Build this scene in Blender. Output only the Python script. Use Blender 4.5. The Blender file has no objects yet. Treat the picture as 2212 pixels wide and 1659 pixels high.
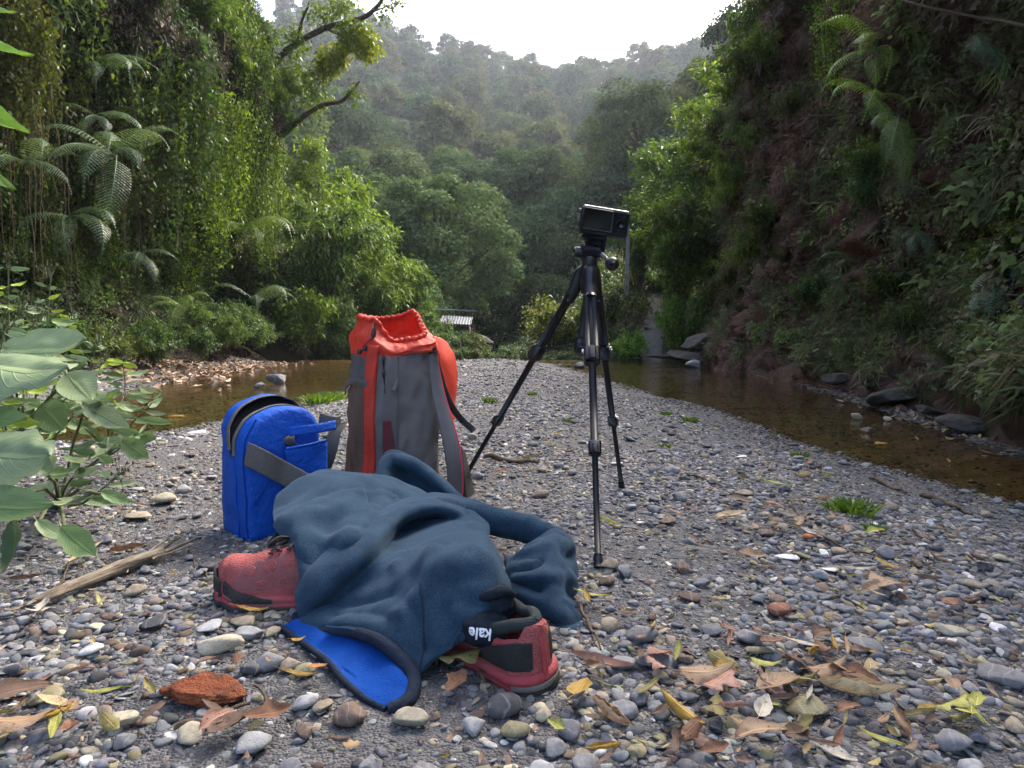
import bpy, math, random
import numpy as np
from mathutils import Vector, Matrix, Euler
from mathutils import noise as mnoise

R = np.random.default_rng(11)
rnd = random.Random(5)
SC = bpy.context.scene
COL = SC.collection

# ------------------------------------------------------------------ camera
F, CX, CY, CAMH = 1420.0, 1106.0, 829.5, 0.42
PITCH = math.atan(104.5 / F)
cam_d = bpy.data.cameras.new('camera')
cam_d.sensor_width = 36.0
cam_d.lens = F / 2212.0 * 36.0
cam_d.clip_start = 0.02
cam_d.clip_end = 3000
cam = bpy.data.objects.new('camera', cam_d)
COL.objects.link(cam)
cam.location = (0, 0, CAMH)
cam.rotation_euler = (math.radians(90) - PITCH, 0, 0)
SC.camera = cam

# ------------------------------------------------------------------ light
SUN_EL, SUN_AZ = math.radians(44), math.radians(40)     # azimuth measured to the right of the view
world = bpy.data.worlds.new('World')
SC.world = world
world.use_nodes = True
nt = world.node_tree
bg = nt.nodes['Background']
sky = nt.nodes.new('ShaderNodeTexSky')
sky.sky_type = 'NISHITA'
sky.sun_disc = False
sky.sun_elevation = SUN_EL
sky.sun_rotation = SUN_AZ
sky.air_density = 0.8
sky.dust_density = 6.0
sky.ozone_density = 0.7
nt.links.new(sky.outputs[0], bg.inputs[0])
bg.inputs[1].default_value = 0.15
sun_d = bpy.data.lights.new('sun', 'SUN')
sun_d.energy = 1.0
sun_d.angle = math.radians(22)
sun_d.color = (1.0, 0.95, 0.86)
sun = bpy.data.objects.new('sun', sun_d)
COL.objects.link(sun)
to_sun = Vector((math.sin(SUN_AZ) * math.cos(SUN_EL), math.cos(SUN_AZ) * math.cos(SUN_EL), math.sin(SUN_EL)))
sun.rotation_euler = to_sun.to_track_quat('Z', 'Y').to_euler()
sun.location = (20, 20, 40)
SC.view_settings.view_transform = 'Standard'
SC.view_settings.look = 'None'
SC.view_settings.exposure = 2.35
SC.view_settings.gamma = 1.0
SC.view_settings.use_curve_mapping = False
SC.cycles.max_bounces = 8
SC.cycles.transparent_max_bounces = 12
SC.cycles.volume_bounces = 0

# ------------------------------------------------------------------ geometry of the view (photo measured on a 2212 x 1659 copy)
def ray(X, Y):
    u, v = (X - CX) / F, (CY - Y) / F
    c, s = math.cos(PITCH), math.sin(PITCH)
    return Vector((u, c + v * s, -s + v * c))

def P(X, Y, d):                      # the point seen at (X, Y) that lies d metres ahead
    r = ray(X, Y)
    return Vector((0, 0, CAMH)) + r * (d / r.y)

def G(X, Y, z=0.0):                  # the point seen at (X, Y) at height z
    r = ray(X, Y)
    return Vector((0, 0, CAMH)) + r * ((z - CAMH) / r.z)

def proj(p):
    c, s = math.cos(PITCH), math.sin(PITCH)
    x, y, z = p[0], p[1], p[2] - CAMH
    f = y * c - z * s
    up = y * s + z * c
    return CX + F * x / f, CY - F * up / f

# ------------------------------------------------------------------ object helpers
OFF = {}
def tag(o, label=None, cat=None, group=None, kind=None):
    if label: o['label'] = label
    if cat: o['category'] = cat
    if group: o['group'] = group
    if kind: o['kind'] = kind
    return o

def thing(name, label, cat, loc=(0, 0, 0), group=None):
    o = bpy.data.objects.new(name, None)
    o.empty_display_size = 0.05
    COL.objects.link(o)
    o.location = loc
    OFF[o.name] = Vector(loc)
    return tag(o, label, cat, group)

def mesh_np(name, V, faces, mat=None, smooth=True, mats=None, midx=None):
    """faces: (n,3)/(n,4) int array or a list of tuples"""
    me = bpy.data.meshes.new(name)
    V = np.asarray(V, dtype=np.float32)
    if isinstance(faces, np.ndarray):
        n, k = faces.shape
        me.vertices.add(len(V)); me.vertices.foreach_set('co', V.ravel())
        me.loops.add(n * k); me.loops.foreach_set('vertex_index', faces.astype(np.int32).ravel())
        me.polygons.add(n)
        me.polygons.foreach_set('loop_start', np.arange(0, n * k, k, dtype=np.int32))
        me.polygons.foreach_set('loop_total', np.full(n, k, dtype=np.int32))
        me.update(calc_edges=True)
    else:
        me.from_pydata([tuple(v) for v in V], [], faces)
    if mats:
        for m in mats: me.materials.append(m)
        if midx is not None: me.polygons.foreach_set('material_index', np.asarray(midx, dtype=np.int32))
    elif mat: me.materials.append(mat)
    if smooth: me.polygons.foreach_set('use_smooth', np.ones(len(me.polygons), dtype=bool))
    me.validate()
    return me

def obj(name, me, parent=None, loc=(0, 0, 0), rot=(0, 0, 0), scl=(1, 1, 1)):
    o = bpy.data.objects.new(name, me)
    COL.objects.link(o)
    o.location = loc; o.rotation_euler = rot; o.scale = scl
    if parent: o.parent = parent
    return o

def part(name, V, faces, mat, parent, smooth=True, mats=None, midx=None, mods=None):
    """a mesh given in world coordinates, put under its thing (or under a part of it)"""
    root = parent
    while root.parent: root = root.parent
    off = OFF.get(root.name, Vector((0, 0, 0)))
    V = np.asarray(V, dtype=np.float64) - np.array(off)
    o = obj(name, mesh_np(name, V, faces, mat, smooth, mats, midx), parent)
    return o

def face_attr(me, name, vals):
    a = me.attributes.new(name, 'FLOAT', 'FACE')
    a.data.foreach_set('value', np.asarray(vals, dtype=np.float32))

def point_attr(me, name, vals):
    a = me.attributes.new(name, 'FLOAT', 'POINT')
    a.data.foreach_set('value', np.asarray(vals, dtype=np.float32))

def grid_faces(nu, nv, wrap_u=False, wrap_v=False, off=0):
    iu = np.arange(nu if wrap_u else nu - 1); iv = np.arange(nv if wrap_v else nv - 1)
    a, b = np.meshgrid(iu, iv, indexing='ij')
    a2, b2 = (a + 1) % nu, (b + 1) % nv
    f = np.stack([a * nv + b, a2 * nv + b, a2 * nv + b2, a * nv + b2], -1).reshape(-1, 4)
    return f + off

def catmull(pts, n, closed=False):
    """n samples through the points (k, dim)"""
    p = np.asarray(pts, float)
    k = len(p)
    t = np.linspace(0, k if closed else k - 1, n, endpoint=not closed)
    i = np.minimum(np.floor(t).astype(int), (k - 1) if closed else k - 2)
    f = (t - i)[:, None]
    if closed:
        a, b, c, d = p[(i - 1) % k], p[i % k], p[(i + 1) % k], p[(i + 2) % k]
    else:
        pe = np.vstack([2 * p[0] - p[1], p, 2 * p[-1] - p[-2]])
        a, b, c, d = pe[i], pe[i + 1], pe[i + 2], pe[i + 3]
    return 0.5 * ((2 * b) + (-a + c) * f + (2 * a - 5 * b + 4 * c - d) * f ** 2 + (-a + 3 * b - 3 * c + d) * f ** 3)

def surf_grid(ctrl, nu, nv, closed_u=False):
    """smooth surface through a grid of control points (rows, cols, 3)"""
    c = np.asarray(ctrl, float)
    rows = np.stack([catmull(c[i], nv) for i in range(c.shape[0])])
    return np.stack([catmull(rows[:, j], nu, closed_u) for j in range(nv)], 1)     # (nu, nv, 3)

def vnoise(p, scale=1.0, oct=3, seed=0.0):
    """numpy value noise, about -1..1; p (..., 3)"""
    p = np.asarray(p, float) * scale + seed * 17.31
    out = np.zeros(p.shape[:-1]); amp = 1.0; tot = 0
    for o in range(oct):
        i = np.floor(p).astype(np.int64); f = p - i
        f = f * f * (3 - 2 * f)
        acc = 0
        for dx in (0, 1):
            for dy in (0, 1):
                for dz in (0, 1):
                    h = ((i[..., 0] + dx) * 374761393 + (i[..., 1] + dy) * 668265263 + (i[..., 2] + dz) * 2147483647 + o * 1013) & 0xffffffff
                    h = ((h ^ (h >> 13)) * 1274126177) & 0xffffffff
                    h = (h ^ (h >> 16)) / 0xffffffff * 2 - 1
                    w = (f[..., 0] if dx else 1 - f[..., 0]) * (f[..., 1] if dy else 1 - f[..., 1]) * (f[..., 2] if dz else 1 - f[..., 2])
                    acc = acc + h * w
        out += amp * acc; tot += amp
        amp *= 0.5; p = p * 2.03 + 11.7
    return out / tot * 1.6

def tube(path, rad, seg=8, cap=True):
    """swept tube; rad scalar or per point; returns V, faces list"""
    path = np.asarray(path, float); n = len(path)
    rad = np.broadcast_to(np.asarray(rad, float), (n,))
    tan = np.gradient(path, axis=0)
    tan /= np.linalg.norm(tan, axis=1)[:, None] + 1e-12
    up = np.array([0, 0, 1.0]) if abs(tan[0][2]) < 0.9 else np.array([1.0, 0, 0])
    V = []
    nrm = np.cross(tan[0], up); nrm /= np.linalg.norm(nrm)
    for i in range(n):
        nrm = nrm - tan[i] * np.dot(nrm, tan[i]); nrm /= np.linalg.norm(nrm)
        b = np.cross(tan[i], nrm)
        a = np.arange(seg) / seg * 2 * math.pi
        V.append(path[i] + rad[i] * (np.cos(a)[:, None] * nrm + np.sin(a)[:, None] * b))
    V = np.concatenate(V)
    f = [tuple(q) for q in grid_faces(n, seg, wrap_v=True)]
    if cap:
        f.append(tuple(range(seg))[::-1]); f.append(tuple((n - 1) * seg + i for i in range(seg)))
    return V, f

def ribbon(path, width_vec, thick, nrm=None):
    """a strap: path (n,3), width vectors (n,3) (full width), thickness"""
    path = np.asarray(path, float); w = np.broadcast_to(np.asarray(width_vec, float), path.shape)
    tan = np.gradient(path, axis=0); tan /= np.linalg.norm(tan, axis=1)[:, None] + 1e-12
    nn = np.cross(tan, w); nn /= np.linalg.norm(nn, axis=1)[:, None] + 1e-12
    ring = []
    for sx, sz in ((-.5, -.35), (-.5, .35), (-.42, .5), (.42, .5), (.5, .35), (.5, -.35), (.42, -.5), (-.42, -.5)):
        ring.append(path + w * sx + nn * thick * sz)
    V = np.stack(ring, 1).reshape(-1, 3)
    n = len(path)
    f = [tuple(q) for q in grid_faces(n, 8, wrap_v=True)]
    f.append(tuple(range(8))[::-1]); f.append(tuple((n - 1) * 8 + i for i in range(8)))
    return V, f

def box(c, ax, ay, az, bev=0.12):
    """bevelled box: centre, three full-size axis vectors"""
    c, ax, ay, az = (np.asarray(q, float) for q in (c, ax, ay, az))
    m = min(np.linalg.norm(ax), np.linalg.norm(ay), np.linalg.norm(az)) * bev
    bx, by, bz = (0.5 - m / np.linalg.norm(q) for q in (ax, ay, az))
    V, key = [], {}
    for sx in (-1, 1):
        for sy in (-1, 1):
            for sz in (-1, 1):
                for k, (a, b, d) in enumerate(((.5, by, bz), (bx, .5, bz), (bx, by, .5))):
                    key[(sx, sy, sz, k)] = len(V)
                    V.append(c + ax * sx * a + ay * sy * b + az * sz * d)
    f = []
    K = lambda *a: key[a]
    for s in (-1, 1):
        f.append((K(s, -1, -1, 0), K(s, 1, -1, 0), K(s, 1, 1, 0), K(s, -1, 1, 0)))
        f.append((K(-1, s, -1, 1), K(1, s, -1, 1), K(1, s, 1, 1), K(-1, s, 1, 1)))
        f.append((K(-1, -1, s, 2), K(1, -1, s, 2), K(1, 1, s, 2), K(-1, 1, s, 2)))
        for t in (-1, 1):
            f.append((K(s, t, -1, 0), K(s, t, 1, 0), K(s, t, 1, 1), K(s, t, -1, 1)))
            f.append((K(s, -1, t, 0), K(s, 1, t, 0), K(s, 1, t, 2), K(s, -1, t, 2)))
            f.append((K(-1, s, t, 1), K(1, s, t, 1), K(1, s, t, 2), K(-1, s, t, 2)))
            for u in (-1, 1):
                f.append((K(s, t, u, 0), K(s, t, u, 1), K(s, t, u, 2)))
    return np.array(V), f

def fixn(o):
    """make the normals of a closed mesh point outwards"""
    import bmesh
    bm = bmesh.new(); bm.from_mesh(o.data)
    bmesh.ops.recalc_face_normals(bm, faces=bm.faces)
    bm.to_mesh(o.data); bm.free()
    return o

def merge(*vf):
    V, Fc, n = [], [], 0
    for v, f in vf:
        V.append(np.asarray(v, float)); Fc += [tuple(int(i) + n for i in q) for q in f]; n += len(v)
    return np.concatenate(V), Fc

def lathe(prof, c, axis, seg=16):
    """profile [(t, r)...] along the axis from the centre c"""
    c, axis = np.asarray(c, float), np.asarray(axis, float); axis = axis / np.linalg.norm(axis)
    u = np.cross(axis, [0, 0, 1.0]) if abs(axis[2]) < .9 else np.cross(axis, [1.0, 0, 0])
    u /= np.linalg.norm(u); w = np.cross(axis, u)
    a = np.arange(seg) / seg * 2 * math.pi
    V = np.concatenate([c + axis * t + r * (np.cos(a)[:, None] * u + np.sin(a)[:, None] * w) for t, r in prof])
    f = [tuple(q) for q in grid_faces(len(prof), seg, wrap_v=True)]
    f.append(tuple(range(seg))[::-1]); f.append(tuple((len(prof) - 1) * seg + i for i in range(seg)))
    return V, f

def subsurf(o, n=1):
    m = o.modifiers.new('smooth', 'SUBSURF'); m.levels = n; m.render_levels = n
    return o
# ------------------------------------------------------------------ materials
def new_mat(name):
    m = bpy.data.materials.new(name); m.use_nodes = True
    nt = m.node_tree; nt.nodes.clear()
    return m, nt, nt.nodes, nt.links

def N(nodes, t, **kw):
    n = nodes.new('ShaderNode' + t)
    for k, v in kw.items():
        if k in n.inputs: n.inputs[k].default_value = v
        else: setattr(n, k, v)
    return n

def ramp(nodes, stops):
    r = nodes.new('ShaderNodeValToRGB')
    e = r.color_ramp.elements
    while len(e) < len(stops): e.new(0.5)
    for i, (p, c) in enumerate(stops):
        e[i].position = p; e[i].color = (*c, 1)
    return r

def mixc(nodes, links, fac, a, b, mode='MIX'):
    m = nodes.new('ShaderNodeMix'); m.data_type = 'RGBA'; m.blend_type = mode
    for s, v in ((m.inputs[0], fac), (m.inputs[6], a), (m.inputs[7], b)):
        if hasattr(v, 'is_linked'): links.new(v, s)
        else: s.default_value = v if not isinstance(v, tuple) or len(v) == 4 else (*v, 1)
    return m.outputs[2]

def plain(name, c, rough=0.6, spec=0.4, c2=None, nscale=30.0, bscale=None, bump=0.2, metal=0.0, coat=0.0, sheen=0.0, weave=None, coord='Object', trans=0.0, dirt=None):
    m, nt, nd, lk = new_mat(name)
    out = N(nd, 'OutputMaterial'); b = N(nd, 'BsdfPrincipled')
    b.inputs['Roughness'].default_value = rough
    b.inputs['Specular IOR Level'].default_value = spec
    b.inputs['Metallic'].default_value = metal
    b.inputs['Coat Weight'].default_value = coat
    b.inputs['Sheen Weight'].default_value = sheen
    tc = N(nd, 'TexCoord')
    n1 = N(nd, 'TexNoise', Scale=nscale, Detail=5.0, Roughness=0.65)
    lk.new(tc.outputs[coord], n1.inputs['Vector'])
    r = ramp(nd, [(0.3, c), (0.7, c2 or c)])
    lk.new(n1.outputs[0], r.inputs[0])
    col = r.outputs[0]
    if dirt:
        n2 = N(nd, 'TexNoise', Scale=dirt[1], Detail=4.0)
        lk.new(tc.outputs[coord], n2.inputs['Vector'])
        r2 = ramp(nd, [(0.48, (0, 0, 0)), (0.75, (1, 1, 1))]); lk.new(n2.outputs[0], r2.inputs[0])
        col = mixc(nd, lk, r2.outputs[0], col, dirt[0])
    lk.new(col, b.inputs['Base Color'])
    h = n1.outputs[0]
    if bscale:
        n3 = N(nd, 'TexNoise', Scale=bscale, Detail=3.0, Roughness=0.7)
        lk.new(tc.outputs[coord], n3.inputs['Vector']); h = n3.outputs[0]
    if weave:
        w1 = N(nd, 'TexVoronoi', Scale=weave); w1.feature = 'F1'
        lk.new(tc.outputs[coord], w1.inputs['Vector']); h = w1.outputs[0]
    bp = N(nd, 'Bump', Strength=bump, Distance=0.01)
    lk.new(h, bp.inputs['Height']); lk.new(bp.outputs[0], b.inputs['Normal'])
    sh = b.outputs[0]
    if trans:
        t = N(nd, 'BsdfTranslucent'); lk.new(col, t.inputs[0])
        mx = N(nd, 'MixShader'); mx.inputs[0].default_value = trans
        lk.new(b.outputs[0], mx.inputs[1]); lk.new(t.outputs[0], mx.inputs[2]); sh = mx.outputs[0]
    lk.new(sh, out.inputs[0])
    return m

def leaf_mat(name, stops, trans=0.35, rough=0.5, tint=True, spec=0.35):
    """per-leaf colour from the face attribute, the plant's own colour from the object colour"""
    m, nt, nd, lk = new_mat(name)
    out = N(nd, 'OutputMaterial'); b = N(nd, 'BsdfPrincipled')
    b.inputs['Roughness'].default_value = rough; b.inputs['Specular IOR Level'].default_value = spec
    at = N(nd, 'Attribute'); at.attribute_name = 'rnd'
    r = ramp(nd, stops); lk.new(at.outputs['Fac'], r.inputs[0])
    col = r.outputs[0]
    if tint:
        oi = N(nd, 'ObjectInfo')
        col = mixc(nd, lk, 1.0, col, oi.outputs['Color'], 'MULTIPLY')
    lk.new(col, b.inputs['Base Color'])
    t = N(nd, 'BsdfTranslucent')
    tc = mixc(nd, lk, 1.0, col, (1.18, 1.12, 0.62, 1), 'MULTIPLY')
    lk.new(tc, t.inputs[0])
    mx = N(nd, 'MixShader'); mx.inputs[0].default_value = trans
    lk.new(b.outputs[0], mx.inputs[1]); lk.new(t.outputs[0], mx.inputs[2])
    lk.new(mx.outputs[0], out.inputs[0])
    return m

M = {}
GREEN = [(0.0, (0.022, 0.040, 0.012)), (0.35, (0.045, 0.085, 0.02)), (0.75, (0.085, 0.14, 0.03)), (0.95, (0.14, 0.19, 0.035)), (1.0, (0.24, 0.25, 0.04))]
M['leaf'] = leaf_mat('leaf', GREEN, 0.4)
M['needle'] = leaf_mat('far_leaf', [(0.0, (0.040, 0.066, 0.034)), (0.5, (0.078, 0.115, 0.058)), (1.0, (0.13, 0.165, 0.082))], 0.25, 0.9, True, 0.05)
M['fern'] = leaf_mat('fern_leaf', [(0.0, (0.04, 0.07, 0.03)), (0.5, (0.08, 0.125, 0.06)), (1.0, (0.12, 0.17, 0.08))], 0.35, 0.4)
M['bark'] = plain('bark', (0.05, 0.036, 0.026), 0.9, 0.2, (0.11, 0.085, 0.065), 14, 40, 0.6)
M['twig'] = plain('twig', (0.06, 0.04, 0.025), 0.85, 0.2, (0.14, 0.105, 0.07), 60, 160, 0.4)
M['vine_stem'] = plain('vine_stem', (.025, .020, .012), .85, .15, (.06, .05, .03), 40, 120, .3)
M['soil'] = plain('soil', (0.018, 0.012, 0.010), 0.95, 0.1, (0.05, 0.034, 0.026), 2.5, 18, 0.9)
# ------------------------------------------------------------------ the lie of the land
WZ = -0.06
def gp(L, z=WZ): return [tuple(G(X, Y, z))[:2] for X, Y in L]
NEAR_R = gp([(1120, 779), (1190, 785), (1270, 806), (1400, 850), (1560, 893), (1700, 950), (1900, 1012), (2212, 1094)]) + [(1.55, 0.9), (1.5, -1.6)]
NEAR_L = gp([(1020, 779), (900, 788), (800, 815), (740, 848), (660, 872), (560, 893), (440, 918), (320, 940)]) + [(-2.7, 2.4), (-3.6, 1.0), (-4.0, -1.6)]
FAR_R = [(9.0, 13.3)] + gp([(1500, 779), (1560, 786), (1640, 806), (1760, 840), (1900, 880), (2060, 930), (2212, 985)]) + [(2.05, 1.0), (2.0, -1.6)]
FAR_L = [(-9.0, 13.3)] + gp([(560, 776), (590, 786), (480, 802), (330, 832), (220, 862)]) + [(-4.4, 2.5), (-5.0, 0.5), (-5.2, -1.6)]

def seg_dist(px, py, line):
    d = np.full(px.shape, 1e9)
    for (x1, y1), (x2, y2) in zip(line[:-1], line[1:]):
        vx, vy = x2 - x1, y2 - y1
        t = np.clip(((px - x1) * vx + (py - y1) * vy) / (vx * vx + vy * vy + 1e-9), 0, 1)
        d = np.minimum(d, np.hypot(px - x1 - t * vx, py - y1 - t * vy))
    return d

def inside(px, py, poly):
    c = np.zeros(px.shape, bool)
    n = len(poly)
    for i in range(n):
        x1, y1 = poly[i]; x2, y2 = poly[(i + 1) % n]
        if y1 == y2: continue
        hit = ((y1 > py) != (y2 > py)) & (px < (x2 - x1) * (py - y1) / (y2 - y1) + x1)
        c ^= hit
    return c

BAR = NEAR_L[::-1] + NEAR_R
BANK_R = FAR_R + [(12, -1.6), (12, 13.3)]
BANK_L = FAR_L + [(-12, -1.6), (-12, 13.3)]

def sstep(a, b, x):
    t = np.clip((x - a) / (b - a), 0, 1); return t * t * (3 - 2 * t)

def H(x, y, fine=True):
    """height of the stream bed and the gravel bar"""
    x = np.asarray(x, float); y = np.asarray(y, float)
    sb = seg_dist(x, y, BAR + BAR[:1]); sb = np.where(inside(x, y, BAR), sb, -sb)
    sr = seg_dist(x, y, FAR_R); sr = np.where(inside(x, y, BANK_R), sr, -sr)
    sl = seg_dist(x, y, FAR_L); sl = np.where(inside(x, y, BANK_L), sl, -sl)
    s = np.maximum(sb, np.maximum(sr, sl))
    z = np.where(s > 0, WZ + 0.065 * sstep(0, 0.8, s), WZ - 0.075 * sstep(0, 0.35, -s))
    z = z + np.where((s > 0) & (sr > 0), 0.25 * np.maximum(sr - 0.25, 0), 0) + np.where((s > 0) & (sl > 0), 0.18 * np.maximum(sl - 0.3, 0), 0)
    if fine:
        p = np.stack([x, y, np.zeros_like(x)], -1)
        amp = np.clip(y / 4, 0.35, 1)
        z = z + (0.012 * vnoise(p, 1.6, 3, 1) + 0.006 * vnoise(p, 7, 2, 2)) * sstep(-.1, .6, s) * amp + 0.018 * vnoise(p, 2.3, 2, 6) * (s < 0) * sstep(0, .3, -s)
    z = np.minimum(z, 0.2 + 0.5 * np.maximum(0, 0))
    return z - 0.9 * sstep(13.0, 14.2, y) * (x < 2.2)

M['ground'] = None
def ground_material():
    m, nt, nd, lk = new_mat('gravel_bed')
    out = N(nd, 'OutputMaterial'); b = N(nd, 'BsdfPrincipled', Roughness=0.85)
    b.inputs['Specular IOR Level'].default_value = 0.3
    tc = N(nd, 'TexCoord')
    v = N(nd, 'TexVoronoi', Scale=95.0); lk.new(tc.outputs['Object'], v.inputs['Vector'])
    v2 = N(nd, 'TexVoronoi', Scale=260.0); lk.new(tc.outputs['Object'], v2.inputs['Vector'])
    r = ramp(nd, [(0.0, (0.045, 0.045, 0.048)), (0.45, (0.10, 0.10, 0.105)), (0.8, (0.17, 0.165, 0.16)), (1.0, (0.30, 0.28, 0.24))])
    lk.new(v.outputs['Color'], r.inputs[0])
    r2 = ramp(nd, [(0.0, (0.06, 0.06, 0.062)), (1.0, (0.16, 0.155, 0.15))]); lk.new(v2.outputs['Color'], r2.inputs[0])
    c = mixc(nd, lk, 0.5, r.outputs[0], r2.outputs[0])
    # brown silt on the stream bed and the banks: follows the height of the ground
    sp = N(nd, 'SeparateXYZ'); lk.new(tc.outputs['Object'], sp.inputs[0])
    mr = N(nd, 'MapRange'); mr.inputs[1].default_value = -0.055; mr.inputs[2].default_value = -0.075
    lk.new(sp.outputs[2], mr.inputs[0])
    nb = N(nd, 'TexNoise', Scale=9.0, Detail=5.0); lk.new(tc.outputs['Object'], nb.inputs['Vector'])
    rb = ramp(nd, [(0.3, (0.07, 0.05, 0.026)), (0.6, (0.17, 0.12, 0.06)), (0.8, (0.26, 0.19, 0.10))]); lk.new(nb.outputs[0], rb.inputs[0])
    c = mixc(nd, lk, mr.outputs[0], c, rb.outputs[0])
    lk.new(c, b.inputs['Base Color'])
    mm = N(nd, 'Math', operation='ADD'); lk.new(v.outputs['Distance'], mm.inputs[0]); lk.new(v2.outputs['Distance'], mm.inputs[1])
    bp = N(nd, 'Bump', Strength=0.9, Distance=0.006); bp.invert = True
    lk.new(mm.outputs[0], bp.inputs['Height']); lk.new(bp.outputs[0], b.inputs['Normal'])
    lk.new(b.outputs[0], out.inputs[0])
    return m

nx, ny = 330, 360
ys = np.concatenate([np.linspace(-1.6, 0.3, 30, endpoint=False), 0.3 + (np.linspace(0, 1, ny - 30) ** 1.7) * 14.4])
tx = np.linspace(-1, 1, nx); xs = 10.5 * (0.35 * tx + 0.65 * tx * np.abs(tx) ** 1.2)
gx, gy = np.meshgrid(xs, ys, indexing='ij')
gz = H(gx, gy)
me = mesh_np('ground', np.stack([gx, gy, gz], -1).reshape(-1, 3), grid_faces(nx, len(ys)), ground_material())
tag(obj('ground', me), kind='structure', label='grey gravel bar and brown stream bed', )

# water: one sheet for the shallow stream that runs round the bar
def water_material():
    m, nt, nd, lk = new_mat('stream_water')
    out = N(nd, 'OutputMaterial')
    t = N(nd, 'BsdfTransparent'); t.inputs[0].default_value = (0.80, 0.72, 0.55, 1)
    g = N(nd, 'BsdfGlossy', Roughness=0.03); g.inputs[0].default_value = (1, 1, 1, 1)
    f = N(nd, 'Fresnel', IOR=1.33)
    tc = N(nd, 'TexCoord'); mp = N(nd, 'Mapping'); mp.inputs['Scale'].default_value = (1.5, 0.7, 1)
    lk.new(tc.outputs['Object'], mp.inputs[0])
    n = N(nd, 'TexNoise', Scale=9.0, Detail=3.0, Roughness=0.55); n.inputs['Distortion'].default_value = 0.6
    lk.new(mp.outputs[0], n.inputs['Vector'])
    n2 = N(nd, 'TexNoise', Scale=34.0, Detail=2.0); lk.new(mp.outputs[0], n2.inputs['Vector'])
    # riffles: rougher water at the far end where the stream runs over the ledge
    sp = N(nd, 'SeparateXYZ'); lk.new(tc.outputs['Object'], sp.inputs[0])
    mr = N(nd, 'MapRange'); mr.inputs[1].default_value = 7.0; mr.inputs[2].default_value = 12.0; mr.inputs[3].default_value = 0.10; mr.inputs[4].default_value = 0.7
    lk.new(sp.outputs[1], mr.inputs[0])
    ad = N(nd, 'Math', operation='MULTIPLY_ADD'); ad.inputs[1].default_value = 0.4
    lk.new(n2.outputs[0], ad.inputs[0]); lk.new(n.outputs[0], ad.inputs[2])
    b = N(nd, 'Bump', Distance=0.03); lk.new(ad.outputs[0], b.inputs['Height']); lk.new(mr.outputs[0], b.inputs['Strength'])
    lk.new(b.outputs[0], g.inputs['Normal']); lk.new(b.outputs[0], f.inputs['Normal'])
    mx = N(nd, 'MixShader'); lk.new(f.outputs[0], mx.inputs[0]); lk.new(t.outputs[0], mx.inputs[1]); lk.new(g.outputs[0], mx.inputs[2])
    lk.new(mx.outputs[0], out.inputs[0])
    return m
wx, wy = np.meshgrid(np.linspace(-7.5, 6, 120), np.linspace(-1.6, 13.5, 160), indexing='ij')
wz = WZ + 0.006 * vnoise(np.stack([wx, wy, wx * 0], -1), 3.0, 2, 4) * sstep(6, 11, wy)
wz = wz - 0.5 * sstep(13.0, 13.6, wy)
tag(obj('stream_water', mesh_np('stream_water', np.stack([wx, wy, wz], -1).reshape(-1, 3), grid_faces(120, 160), water_material())), kind='structure', label='shallow brown stream water')

# ------------------------------------------------------------------ cliffs
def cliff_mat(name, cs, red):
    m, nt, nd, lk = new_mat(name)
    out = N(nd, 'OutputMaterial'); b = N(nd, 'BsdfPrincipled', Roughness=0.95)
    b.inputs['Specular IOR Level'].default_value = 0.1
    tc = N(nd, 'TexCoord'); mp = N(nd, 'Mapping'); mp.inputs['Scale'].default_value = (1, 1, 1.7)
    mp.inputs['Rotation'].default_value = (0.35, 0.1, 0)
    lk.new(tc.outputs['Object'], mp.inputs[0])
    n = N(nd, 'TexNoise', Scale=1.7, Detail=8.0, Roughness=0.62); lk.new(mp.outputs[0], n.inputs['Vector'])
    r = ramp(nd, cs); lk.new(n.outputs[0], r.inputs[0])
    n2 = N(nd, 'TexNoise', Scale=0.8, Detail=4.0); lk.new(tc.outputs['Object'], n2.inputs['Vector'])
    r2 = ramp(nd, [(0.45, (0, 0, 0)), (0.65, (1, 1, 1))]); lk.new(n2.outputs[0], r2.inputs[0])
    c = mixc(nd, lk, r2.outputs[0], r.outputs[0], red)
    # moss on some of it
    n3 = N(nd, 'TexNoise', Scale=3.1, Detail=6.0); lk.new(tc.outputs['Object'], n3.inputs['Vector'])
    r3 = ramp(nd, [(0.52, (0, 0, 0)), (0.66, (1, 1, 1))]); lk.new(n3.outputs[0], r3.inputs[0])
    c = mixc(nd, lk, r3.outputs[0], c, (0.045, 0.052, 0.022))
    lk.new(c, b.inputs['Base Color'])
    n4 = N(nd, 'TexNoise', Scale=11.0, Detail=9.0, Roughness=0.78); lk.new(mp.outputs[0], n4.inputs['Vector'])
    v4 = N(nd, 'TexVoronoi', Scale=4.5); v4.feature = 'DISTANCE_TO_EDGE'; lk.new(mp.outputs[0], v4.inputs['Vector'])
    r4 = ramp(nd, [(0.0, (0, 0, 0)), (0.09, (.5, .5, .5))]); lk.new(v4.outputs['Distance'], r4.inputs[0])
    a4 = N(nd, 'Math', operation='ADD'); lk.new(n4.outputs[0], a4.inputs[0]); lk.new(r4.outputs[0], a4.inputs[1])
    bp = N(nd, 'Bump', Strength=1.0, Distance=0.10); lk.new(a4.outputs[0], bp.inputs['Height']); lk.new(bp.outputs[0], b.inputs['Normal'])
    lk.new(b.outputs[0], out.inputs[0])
    return m
M['cliff_dark'] = cliff_mat('dark_cliff', [(0.3, (0.055, 0.036, 0.030)), (0.5, (0.15, 0.095, 0.074)), (0.7, (0.26, 0.185, 0.14))], (0.19, 0.092, 0.064))
M['cliff_left'] = cliff_mat('rooty_cliff', [(0.3, (0.010, 0.008, 0.007)), (0.5, (0.024, 0.017, 0.013)), (0.7, (0.045, 0.034, 0.024))], (0.032, 0.018, 0.012))
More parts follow.
